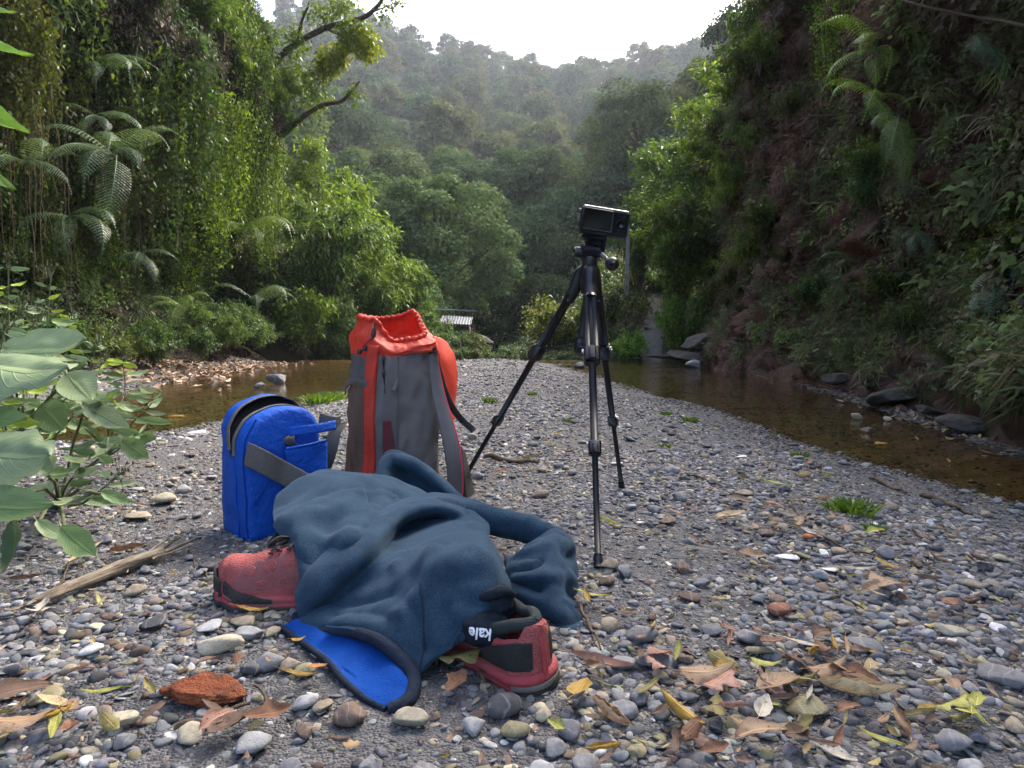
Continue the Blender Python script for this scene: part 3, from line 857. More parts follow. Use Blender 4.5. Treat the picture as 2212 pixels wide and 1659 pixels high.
fern('dark drooping fern below the large fern in the hollow', 140, 466, 6.6, 1.15, [(325, -30, 1.1), (300, -45, .9), (345, -15, .9), (250, -30, .7)], DT)
fern('small dark fern in the hollow right of the drooping fern', 300, 545, 7.6, .8, [(320, -35, 1.0), (290, -40, .8), (0, 0, .8), (240, -20, .6)], DT)
fern('yellow-green fern leaning out over the left bank', 520, 495, 10.5, 1.5, [(330, -10, 1.1), (350, 0, .9), (310, -30, .9), (280, -20, .8), (200, 5, .7)], OT)
fern('pale fern near the water on the left bank', 545, 645, 11, 1.3, [(330, 0, 1.0), (350, 10, .9), (300, -20, .8), (190, 10, .8), (10, 20, .8)], GT)
fern('olive fern at the foot of the left cliff behind the leaf litter', 390, 660, 8.4, .9, [(280, -20, 1.0), (310, 0, .8), (240, 0, .8), (340, 10, .8), (190, 20, .7)], OT)
fern('small yellow fern mid-height on the left cliff', 385, 225, 9.2, .7, [(280, -30, 1.0), (320, -10, .8), (240, -10, .8)], (2.6, 2.0, .5))
fern('bright lime fern high on the right cliff', 1895, 110, 5.2, .85, [(200, 10, 1.0), (225, -5, 1.0), (250, -25, 1.0), (280, -40, .9), (170, 25, .9), (310, -20, .8), (190, -20, .9), (235, -45, .8)], LT)
fern('lime fern hanging below the bright lime fern on the right cliff', 1880, 205, 5.0, .7, [(210, -15, 1.0), (240, -35, 1.0), (270, -55, 1.0), (180, 5, .8), (300, -40, .8)], LT)
fern('long thin fern drooping mid-height on the right cliff', 1935, 250, 4.6, .75, [(250, -60, 1.1), (230, -45, 1.0), (275, -65, .9), (210, -30, .7)], OT)
fern('dark fern high near the right top corner', 2110, 80, 3.9, .6, [(270, -50, 1.0), (240, -30, .9), (300, -40, .8)], DT)
fern('grey-green fern spreading low on the right cliff at the frame edge', 2185, 600, 3.5, .62, [(205, -5, 1.0), (215, -22, 1.0), (195, -32, .9), (230, -10, .8), (170, 15, .8)], GT)
fern('small dull fern left of the grey-green low fern', 1850, 570, 4.9, .5, [(190, 0, 1.0), (210, -15, .8), (170, 10, .8)], DT)
fern('dull fern on the right cliff below the twiggy shrub', 1985, 500, 4.3, .5, [(230, -40, 1.0), (250, -50, .9), (210, -25, .7)], DT)
fern('dark fern at the right frame edge by the stream', 2190, 740, 3.2, .45, [(190, 0, 1.0), (220, -15, .9), (250, -10, .8)], OT)

# ------------------------------------------------------------------ right cliff growth
def tr(p): return rnd.choice(['olive', 'olive', 'deep green', 'brownish', 'fresh green'] if p[1] < 8.6 else ['yellow-green', 'fresh green', 'olive', 'fresh green'])
place_wall('cliff_bush', 'bush', VR, -1, [('along the right cliff top', 5.3, 16), ('high on the right cliff', 4.2, 9)], shrubs, tr, 'bushes clinging to the right cliff', 'leafy bush', 3.6, 11.2, -.05, .6, 1.0)
place_wall('cliff_bush', 'bush', VR, -1, [('low on the right cliff', 1.1, 9)], shrubs[:3], lambda p: rnd.choice(['olive', 'deep green', 'brownish']), 'bushes clinging to the right cliff', 'small dark bush', 3.0, 11.0, .05, .35, .6, .5)
place_wall('hanging_vine', 'vine', VR, -1, [('over the right cliff edge', 5.2, 10), ('on the right cliff face', 3.9, 7)], vines, tr, 'vines hanging down the right cliff', 'hanging vine', 5.0, 11.5, .12, .6, .95)
for k, (X, Y, d, s, tn, lab) in enumerate([(1860, 360, 4.9, .45, 'fresh green', 'small leafy bush sticking out mid-height on the right cliff'), (1870, 440, 4.8, .5, 'grey-green', 'twiggy pale bush below the small leafy bush on the right cliff'), (1640, 470, 6.8, .5, 'olive', 'olive bush on the dark part of the right cliff'),
                                          (1750, 640, 5.6, .4, 'deep green', 'deep green tuft low on the right cliff face'), (1950, 720, 4.2, .4, 'olive', 'olive scrub above the wet boulder on the right cliff'), (2080, 790, 3.6, .38, 'deep green', 'dark scrub beside the right stream at the frame edge'), (1640, 130, 8, .6, 'yellow-green', 'yellow-leaved bush at the right skyline'), (1700, 250, 7, .5, 'olive', 'sparse bush below the yellow-leaved bush')]):
    plant('cliff_bush', lab, 'bush', rnd.choice(shrubs), ('foliage', 'stem'), P(X, Y, d) - Vector((0, 0, .3 * s)), R.uniform(0, 6), s, LEAF_TINTS[tn], 'bushes clinging to the right cliff')
place_wall('cliff_bush', 'bush', VR, -1, [('high at the far end of the right cliff', 3.7, 6), ('halfway up the far end of the right cliff', 2.5, 6), ('low at the far end of the right cliff', 1.2, 5)], shrubs, lambda p: rnd.choice(['yellow-green', 'fresh green', 'olive', 'yellow-green']), 'bushes clinging to the right cliff', 'leafy bush', 8.2, 11.8, .15, .55, .95)
place_wall('hanging_vine', 'vine', VR, -1, [('in the upper right corner of the right cliff', 3.3, 6)], vines, lambda p: rnd.choice(['yellow-green', 'fresh green', 'bright lime']), 'vines hanging down the right cliff', 'trailing vine', 3.6, 7.5, .15, .4, .65)
# bare branches over the right cliff
for lab, pts, r in (('long bare branch crossing the top right corner', [(2260, 70, 3.4), (2080, 30, 4.0), (1900, -10, 4.6)], .012), ('thin bare stem sagging across the right cliff', [(1950, 175, 5.0), (1850, 240, 5.2), (1720, 250, 5.6)], .006), ('thin arching stem on the right cliff', [(1990, 200, 4.8), (1880, 250, 5.1), (1780, 300, 5.5), (1700, 290, 5.8)], .005)):
    pth = catmull([P(*q) for q in pts], 16); V, Fc = tube(pth + .03 * vnoise(pth, 3, 2, 4)[:, None], np.linspace(r, r * .4, 16), 5)
    tag(obj('bare_branch', mesh_np('bare_branch', V, Fc, M['twig'])), lab, 'branch')

# ------------------------------------------------------------------ tall drooping shrubs that close the view on both sides
tall = [shrub_asset(1.15, 5.0, 34, 15000, .12, .45, .30, .95) for i in range(3)]
def tall_shrub(x, y, h, tn, lab, z=None, w=1.0):
    z = float(T(np.array([x]), np.array([y]))[0]) if z is None else z
    plant('drooping_shrub', lab, 'shrub', tall[rnd.randrange(3)], ('foliage', 'stem'), (x, y, z - .1), R.uniform(0, 6.28), (h / 5 * w, h / 5 * w, h / 5), LEAF_TINTS[tn], 'tall drooping shrubs at the end of the gravel bar')
TS = [(-4.2, 14.8, 6.2, 'fresh green', 'tall drooping green shrub at the end of the left cliff', 1.0), (-3.6, 16.2, 5.9, 'yellow-green', 'tall yellow-green drooping shrub beside the left cliff end', 1.0), (-2.9, 17.0, 5.4, 'fresh green', 'drooping shrub with rounded top left of the pale tree', .9), (-4.6, 16.8, 7.2, 'yellow-green', 'tallest yellow-green drooping shrub behind the left cliff end', 1.0),
      (-3.9, 14.2, 3.0, 'grey-green', 'waist-high grey-green shrub at the left water edge', 1.1), (-2.9, 15.0, 2.4, 'olive', 'low olive shrub left of the red pack', 1.2), (-2.2, 16.5, 2.6, 'fresh green', 'low green shrub behind the red pack', 1.2),
      (3.5, 13.9, 4.9, 'yellow-green', 'tall yellow-green shrub leaning over the right path', 1.0), (3.9, 15.2, 5.4, 'fresh green', 'tall green shrub above the right path', 1.0), (4.3, 13.2, 5.6, 'olive', 'tall olive shrub against the right cliff end', 1.0), (3.2, 16.6, 4.4, 'fresh green', 'green drooping shrub beyond the path bend', 1.0), (4.9, 14.4, 6.6, 'yellow-green', 'highest yellow-green shrub on the right skyline', 1.0), (4.6, 17.2, 6.0, 'fresh green', 'broad green shrub up the slope behind the path', 1.2)]
for x, y, h, tn, lab, w in TS: tall_shrub(x, y, h, tn, lab, None, w)
# bushes by the path and the undergrowth across the end of the bar
def bush_at(X, Ytop, Ybot, d, tn, lab, asset=None, w=1.0, name='bush', tint=None):
    b = P(X, Ybot, d); h = (Ybot - Ytop) / F * d
    a = shrubs[rnd.randrange(3)] if asset is None else asset
    s = h / (1.0 if asset is None else 1.5)
    plant(name, lab, 'bush', a, ('foliage', 'stem'), (b.x, b.y, b.z - .1), R.uniform(0, 6.28), (s * w, s * w, s * 1.15), tint or LEAF_TINTS[tn], 'bushes and scrub beyond the gravel bar')
bush_at(1362, 690, 778, 13.2, 'bright lime', 'rounded bright lime bush left of the path foot', None, 1.0, tint=(1.9, 2.3, .8))
bush_at(1345, 715, 778, 13.0, 'bright lime', 'small lime bush at the water edge left of the path', None, 1.1, tint=(1.7, 2.1, .8))
bush_at(1455, 610, 752, 13.0, 'bright lime', 'upright lime-green bush right of the path', None, .8, tint=(1.7, 2.1, .7))
bush_at(1490, 600, 760, 12.6, 'fresh green', 'darker green bush between the lime bush and the right cliff', None, .8)
bush_at(1350, 600, 720, 15.5, 'olive', 'olive scrub left of the path', None, 1.2)
bush_at(1375, 560, 660, 17.5, 'brownish', 'brownish scrub halfway up the path', None, 1.2)
bush_at(1190, 620, 770, 17.0, 'brownish', 'dry straw-coloured bush behind the left tripod leg', None, 1.1, tint=(2.0, 1.5, 1.0))
bush_at(1235, 640, 770, 16.6, 'brownish', 'dry tan bush between the tripod legs', None, 1.1, tint=(1.7, 1.35, .9))
bush_at(1290, 600, 770, 17.2, 'grey-green', 'grey-green tall weeds behind the tripod', None, 1.1)
for k, (X, yt, d, tn) in enumerate([(880, 690, 15, 'grey-green'), (935, 715, 15.2, 'olive'), (985, 735, 14.6, 'grey-green'), (1040, 735, 14.8, 'olive'), (1090, 728, 14.5, 'grey-green'), (1140, 725, 15, 'grey-green'), (1200, 738, 14.4, 'deep green'), (1255, 730, 14.6, 'grey-green'), (1310, 700, 15.2, 'olive'), (820, 700, 14.8, 'fresh green'), (765, 705, 14.6, 'fresh green')]):
    bush_at(X, yt, 785, d, tn, f'low {tn} scrub along the far end of the bar, {ORD[k + 1] if k else "first"} in a loose row', None, 1.5)

# ------------------------------------------------------------------ trees in the valley
def valley_tree(lab, asset, X, Ytop, d, h, tint, ang=0.0, w=1.0):
    t = P(X, Ytop, d); z = t.z - h
    plant('valley_tree', lab, 'tree', asset, ('crown', 'trunk'), (t.x, t.y, z), ang, (h / 9 * w, h / 9 * w, h / 9), tint, 'trees on the valley floor')
pale = tree_asset(9, 3.4, 40, 900, .17, .5, .2, .22, 'needle')
va = [tree_asset(9, 3.0, 36, 560, .19, R.uniform(-.5, .5), .2, .12, 'needle') for i in range(3)]
valley_tree('pale green rounded tree in the middle of the valley left of the tripod', pale, 945, 385, 25, 6.8, (1.2, 1.3, 1.08), 2.2, 1.0)
VT = [(870, 480, 30, 7, 'dusky tree behind the left side of the pale tree', (.9, 1.05, .9)), (1060, 430, 36, 9, 'blue-green tree right of the pale tree', (.75, .95, .85)), (1130, 480, 33, 8, 'dark tree in the valley behind the left tripod leg', (.55, .65, .6)), (1200, 430, 36, 9.5, 'dark blue-green tree left of the camera', (.6, .75, .7)), (1110, 330, 44, 9, 'round blue-green tree above the dark trees', (.95, 1.15, 1.0)), (1240, 520, 30, 7.5, 'dark narrow tree behind the tripod column', (.45, .5, .5)),
      (1300, 380, 38, 9, 'olive-grey tree behind the digital camera', (.9, .9, .8)), (1370, 330, 40, 9, 'grey tree behind the right shrubs', (1.0, 1.0, .9)), (980, 330, 46, 9, 'large green tree above the pale tree', (.95, 1.1, .95)), (850, 330, 40, 9, 'grey-green tree beside the left drooping shrubs', (1, 1, .95)), (780, 380, 30, 8, 'green tree behind the left drooping shrubs', (1.1, 1.25, .9)), (1170, 600, 26, 4.5, 'small dark tree low in the valley', (.45, .52, .5)), (1055, 600, 28, 4.5, 'small shaded tree right under the pale tree', (.6, .7, .65)), (900, 610, 22, 4.0, 'small green tree at the foot of the pale tree', (1.2, 1.4, 1.1))]
for k, (X, Y, d, h, lab, tint) in enumerate(VT): valley_tree(lab, va[k % 3], X, Y, d, h, tint, R.uniform(0, 6))

# tree leaning out from the left cliff rim, its backlight also put into the leaf colours
def rim_tree():
    root = thing('leaning_tree', 'tree leaning out from the left cliff rim with yellow backlit leaves against the sky', 'tree', tuple(P(610, 120, 13.2)))
    paths = [([(560, 190, 13.2), (620, 110, 13.2), (700, 62, 13.0), (780, 40, 12.8), (822, 5, 12.7), (850, -60, 12.6)], .07), ([(700, 62, 13.0), (735, 75, 12.9), (765, 90, 12.9)], .03), ([(600, 300, 13.2), (680, 235, 13.0), (730, 222, 12.9), (762, 196, 12.9), (778, 175, 12.9)], .05), ([(780, 40, 12.8), (815, 22, 12.8), (866, 2, 12.8)], .02), ([(640, 100, 13.2), (660, 30, 13.0), (690, -40, 13.0)], .04)]
    vf = []
    for pts, r in paths:
        c = catmull([P(*q) for q in pts], 24); vf.append(tube(c + .05 * vnoise(c, 2.5, 2, 7)[:, None], np.linspace(r, r * .35, 24), 6))
    V, Fc = merge(*vf); part('trunk', V, Fc, M['bark'], root)
    ch, rn = [], []
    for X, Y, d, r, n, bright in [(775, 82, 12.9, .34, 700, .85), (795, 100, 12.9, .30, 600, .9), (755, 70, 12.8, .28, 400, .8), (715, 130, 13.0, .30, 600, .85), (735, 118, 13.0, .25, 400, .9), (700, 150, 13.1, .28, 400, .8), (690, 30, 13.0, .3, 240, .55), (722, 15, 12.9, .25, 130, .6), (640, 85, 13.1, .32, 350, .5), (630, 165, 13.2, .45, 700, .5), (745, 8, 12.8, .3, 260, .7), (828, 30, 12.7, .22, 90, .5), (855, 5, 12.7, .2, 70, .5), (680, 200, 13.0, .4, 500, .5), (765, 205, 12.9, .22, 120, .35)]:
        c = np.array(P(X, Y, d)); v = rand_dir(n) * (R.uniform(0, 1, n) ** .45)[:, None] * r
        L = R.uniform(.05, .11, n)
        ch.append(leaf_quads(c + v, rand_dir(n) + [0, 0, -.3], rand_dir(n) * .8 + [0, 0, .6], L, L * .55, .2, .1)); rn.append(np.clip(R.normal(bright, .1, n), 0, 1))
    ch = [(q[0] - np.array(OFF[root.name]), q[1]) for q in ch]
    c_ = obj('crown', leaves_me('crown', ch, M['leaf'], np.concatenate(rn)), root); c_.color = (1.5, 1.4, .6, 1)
rim_tree()

# ------------------------------------------------------------------ small growth on the bar
def tuft_me(n, h, r, w):
    a = R.uniform(0, 6.28, n); q = R.uniform(0, r, n); base = np.stack([np.cos(a) * q, np.sin(a) * q, 0 * q], 1)
    d = np.stack([np.cos(a) * R.uniform(.2, 1.0, n), np.sin(a) * R.uniform(.2, 1.0, n), R.uniform(.6, 1.4, n)], 1)
    L = h * R.uniform(.5, 1.1, n)
    return leaves_me('grass_tuft', [leaf_quads(base, d, rand_dir(n), L, np.full(n, w) * R.uniform(.6, 1.2, n), .1, .3)], M['leaf'])
tf = [tuft_me(120, .05, .035, .006), tuft_me(200, .07, .06, .006)]
for X, Y, s, lab, big in [(690, 858, 1.9, 'long bright grass tuft at the left stream edge', 1), (722, 850, 1.6, 'bright grass tuft between the blue bag and the backpack', 1), (1840, 1112, .85, 'bushy green weed tuft on the right gravel', 1), (1890, 1150, .55, 'small grass tuft below the bushy weed', 0), (1150, 856, .9, 'tiny grass tuft on the bar left of the tripod', 0), (1058, 872, 1.2, 'sparse grass patch right of the backpack', 0), (1440, 888, .8, 'small grass patch right of the tripod near the stream', 0), (1490, 898, 1.0, 'low grass patch at the right stream edge', 0), (1228, 912, .7, 'faint green sprout left of the right tripod leg', 0), (1728, 962, .8, 'thin grass blades at the right shoreline', 0), (1437, 970, .6, 'tiny green sprout right of the tripod leg', 0)]:
    g = G(X, Y); o = obj('grass_tuft', tf[big], loc=(g.x, g.y, float(H([g.x], [g.y])[0])), rot=(0, 0, R.uniform(0, 6)), scl=(s,) * 3); o.color = (1.5, 1.6, .9, 1)
    tag(o, lab, 'grass', 'grass tufts on the gravel bar')

bush_at(612, 545, 700, 14.0, 'fresh green', 'green bush filling the gap under the end of the left cliff', None, 1.1)
bush_at(660, 600, 770, 13.6, 'yellow-green', 'yellow-green bush at the water edge under the left cliff end', None, 1.0)

for X, yt, yb, d, tn, lab in [(1335, 590, 720, 16.5, 'olive', 'olive bush on the bare slope left of the path'), (1305, 560, 680, 18.5, 'grey-green', 'grey-green bush behind the centre column of the tripod'), (1345, 520, 620, 20, 'fresh green', 'green bush high beside the path'), (1440, 540, 650, 17.5, 'fresh green', 'green bush right of the upper path'), (1395, 500, 570, 22.5, 'olive', 'olive bush closing the top of the path')]:
    bush_at(X, yt, yb, d, tn, lab, None, 1.3)
# low undergrowth on the valley floor and the slopes beside the path
n = 7000
ux = R.uniform(-10, 9, n); uy = 13.2 + 15 * R.uniform(0, 1, n) ** 1.3
ok = (np.abs(ux - path_x(uy)) > .38) & ((ux > 2.1) | (uy > 14.3))
ux, uy = ux[ok], uy[ok]; n = len(ux)
cu_ = [(.05, .08, .025), (.075, .11, .035), (.11, .10, .05), (.13, .16, .05), (.16, .13, .075)]
gi = np.clip(((vnoise(np.stack([ux, uy, 0 * ux], -1), .6, 2, 61) * .5 + .5 + R.normal(0, .2, n)) * 5).astype(int), 0, 4)
scatter('undergrowth', np.stack([ux, uy, T(ux, uy) + .05], 1), np.stack([R.normal(-.9, .4, n), R.normal(0, .4, n), R.uniform(0, 6.28, n)], 1), R.uniform(1.0, 2.4, n)[:, None] * np.ones(3), np.array(cu_)[gi] * R.uniform(.6, 1.4, n)[:, None], R.integers(0, len(cr_me), n), cr_me, 'low undergrowth beyond the gravel bar and beside the path')

for X, yt, yb, d, tn, lab in [(520, 480, 640, 14.2, 'yellow-green', 'yellow-green bush on the bare slope at the left cliff end'), (560, 520, 680, 14.6, 'fresh green', 'fresh green bush just right of the yellow-green slope bush'), (500, 600, 720, 13.6, 'deep green', 'deep green bush under the yellow-green slope bush')]:
    bush_at(X, yt, yb, d, tn, lab, None, 1.2)
# ------------------------------------------------------------------ hazy air
bx0, bx1, by0, by1, bz0, bz1 = -420, 420, -30, 330, -40, 125
V = [(x, y, z) for x in (bx0, bx1) for y in (by0, by1) for z in (bz0, bz1)]
hz = obj('haze', mesh_np('haze', V, [(0, 1, 3, 2), (4, 6, 7, 5), (0, 4, 5, 1), (2, 3, 7, 6), (0, 2, 6, 4), (1, 5, 7, 3)], None, smooth=False))
m, nt, nd, lk = new_mat('haze_air')
out = N(nd, 'OutputMaterial'); pv = N(nd, 'VolumePrincipled'); pv.inputs['Color'].default_value = (.80, .88, 1.0, 1); pv.inputs['Density'].default_value = .0006; pv.inputs['Anisotropy'].default_value = .3
lk.new(pv.outputs[0], out.inputs['Volume'])
hz.data.materials.append(m); tag(hz, 'pale morning haze filling the valley', kind='stuff')
# ------------------------------------------------------------------ stones
import bmesh
def stone_me(name, seed, ang, squash, elong, sub=2):
    bm = bmesh.new(); bmesh.ops.create_icosphere(bm, subdivisions=sub, radius=1.0)
    V = np.array([v.co[:] for v in bm.verts]); Fc = [tuple(v.index for v in f.verts) for f in bm.faces]; bm.free()
    rs = np.random.default_rng(seed)
    V = V * (1 + .16 * vnoise(V, 1.1, 2, seed))[:, None]
    for k in range(ang):
        n = unit(rs.normal(size=3)); h = rs.uniform(.5, .82)
        d = np.maximum(0, V @ n - h); V = V - d[:, None] * n * .93
    V = V * (1 + .03 * vnoise(V, 3.5, 2, seed + 5))[:, None]
    V = V * [elong, 1.0, squash]
    V /= np.abs(V[:, 0]).max()                     # half length 1
    return mesh_np(name, V, Fc, None)
def stone_material(name, inst):
    m, nt, nd, lk = new_mat(name)
    out = N(nd, 'OutputMaterial'); b = N(nd, 'BsdfPrincipled', Roughness=0.72)
    b.inputs['Specular IOR Level'].default_value = 0.3
    if inst:
        a = N(nd, 'Attribute'); a.attribute_type = 'INSTANCER'; a.attribute_name = 'tone'; col = a.outputs['Color']
    else:
        a = N(nd, 'ObjectInfo'); col = a.outputs['Color']
    tc = N(nd, 'TexCoord')
    n = N(nd, 'TexNoise', Scale=2.2, Detail=6.0, Roughness=0.65); lk.new(tc.outputs['Object'], n.inputs['Vector'])
    r = ramp(nd, [(0.25, (0.6, 0.6, 0.6)), (0.55, (1, 1, 1)), (0.8, (1.3, 1.28, 1.22))]); lk.new(n.outputs[0], r.inputs[0])
    c = mixc(nd, lk, 1.0, col, r.outputs[0], 'MULTIPLY')
    # pale veins
    if not inst:
        w = N(nd, 'TexWave', Scale=.45); w.inputs['Distortion'].default_value = 9.0; w.inputs['Detail'].default_value = 3.0
        oi = N(nd, 'ObjectInfo'); cx = N(nd, 'VectorMath', operation='ADD')
        cc = N(nd, 'CombineXYZ'); mu = N(nd, 'Math', operation='MULTIPLY'); mu.inputs[1].default_value = 40.0
        lk.new(oi.outputs['Random'], mu.inputs[0]); lk.new(mu.outputs[0], cc.inputs[0]); lk.new(mu.outputs[0], cc.inputs[2])
        lk.new(tc.outputs['Object'], cx.inputs[0]); lk.new(cc.outputs[0], cx.inputs[1]); lk.new(cx.outputs[0], w.inputs['Vector']); lk.new(cx.outputs[0], n.inputs['Vector'])
        rw = ramp(nd, [(0.955, (0, 0, 0)), (0.995, (.30, .30, .30))]); lk.new(w.outputs[0], rw.inputs[0])
        c = mixc(nd, lk, rw.outputs[0], c, (.42, .41, .39))
    lk.new(c, b.inputs['Base Color'])
    n2 = N(nd, 'TexNoise', Scale=16.0, Detail=4.0, Roughness=0.6); lk.new(tc.outputs['Object'], n2.inputs['Vector'])
    bp = N(nd, 'Bump', Strength=0.35, Distance=0.05); lk.new(n2.outputs[0], bp.inputs['Height']); lk.new(bp.outputs[0], b.inputs['Normal'])
    lk.new(b.outputs[0], out.inputs[0])
    return m
M['stone'] = stone_material('river_stone', False); M['pebble'] = stone_material('river_pebble', True)

SHAPES = {}
for i in range(16):
    kind = ['rounded', 'angular', 'flat', 'long'][i % 4]
    ang = {'rounded': 3, 'angular': 12, 'flat': 8, 'long': 7}[kind]; sq = {'rounded': .68, 'angular': .62, 'flat': .34, 'long': .6}[kind]; el = {'rounded': 1.2, 'angular': 1.2, 'flat': 1.35, 'long': 2.0}[kind]
    SHAPES.setdefault(kind, []).append(stone_me('stone', 100 + i, ang, sq, el, 3))
for k in SHAPES.values():
    for me in k: me.materials.append(M['stone'])
TONES = {'blue-grey': (.165, .17, .185), 'mid grey': (.215, .215, .22), 'dark grey': (.075, .077, .084), 'pale grey': (.34, .345, .35), 'cream': (.40, .36, .265), 'olive': (.25, .225, .13), 'brown': (.15, .105, .08), 'white': (.6, .59, .57), 'tan': (.29, .24, .175), 'reddish': (.24, .10, .06), 'orange': (.45, .13, .04)}
TW = {'blue-grey': .33, 'mid grey': .24, 'dark grey': .17, 'pale grey': .08, 'cream': .045, 'olive': .055, 'brown': .085, 'white': .014, 'tan': .075}
tnames, tprob = list(TW), np.array(list(TW.values())); tprob = tprob / tprob.sum()

LANDMARKS = [('brick lump', G(455, 1515)), ('left shoe', G(540, 1330)), ('right shoe', G(1130, 1490)), ('front tripod foot', G(1292, 1225)), ('right tripod foot', G(1342, 1058)), ('driftwood stick', G(240, 1260)), ('blue bag', G(520, 1165)),
             ('curled beige leaf', G(1863, 1537)), ('red-brown oval cobble', G(1684, 1324)), ('white chip', G(1703, 1212)), ('dark cobble at right', G(2123, 1231)), ('grass tuft', G(1840, 1110)), ('mustard leaf', G(1254, 1533)), ('leafy plant', G(180, 1120)), ('blue-white stone', G(541, 1627)), ('jacket sleeve', G(1250, 1390)), ('jacket hem', G(850, 1535)), ('right stream edge', G(1750, 965))]
def near_label(items, noun):
    """items: [dict(p, desc)] -> labels that rank like things by their distance from the closest landmark"""
    by = {}
    for it in items:
        d = [(math.hypot(it['p'][0] - q[0], it['p'][1] - q[1]), n) for n, q in LANDMARKS]
        d0, n0 = min(d)
        by.setdefault((it['desc'], n0), []).append((d0, it))
    for (desc, n0), L in by.items():
        L.sort(key=lambda q: q[0])
        for k, (d0, it) in enumerate(L):
            rk = 'nearest to' if k == 0 else f'{ORD[k]} nearest to'
            it['label'] = f'{desc} {noun}, {rk} the {n0}'

# areas already taken by the things standing on the bar (plan circles) so nothing grows through them
KEEP = []
def free(x, y, r, lst):
    for (a, b, c) in lst:
        if (x - a) ** 2 + (y - b) ** 2 < (r + c) ** 2 * .8: return False
    return True

placed = []      # (x, y, r)
def put_stone(p, half, tone, kind, rz=None, tilt=.2, sink=.6, label=None, group='stones lying loose on the gravel bar', stretch=(1, 1, 1), col=None, name='stone'):
    me = rnd.choice(SHAPES[kind])
    c = TONES[tone] if col is None else col
    v = rnd.uniform(.85, 1.18)
    o = obj(name, me)
    o.location = (p[0], p[1], float(H([p[0]], [p[1]])[0]) + half * {'rounded': .5, 'angular': .5, 'flat': .25, 'long': .3}[kind] * (1 - sink) + .004)
    o.rotation_euler = (rnd.uniform(-tilt, tilt), rnd.uniform(-tilt, tilt), rnd.uniform(0, 6.28) if rz is None else rz)
    o.scale = tuple(half * s for s in stretch)
    o.color = (c[0] * v * 1.01, c[1] * v, c[2] * v * .98, 1)
    tag(o, label, 'stone', group)
    placed.append((p[0], p[1], half))
    return o

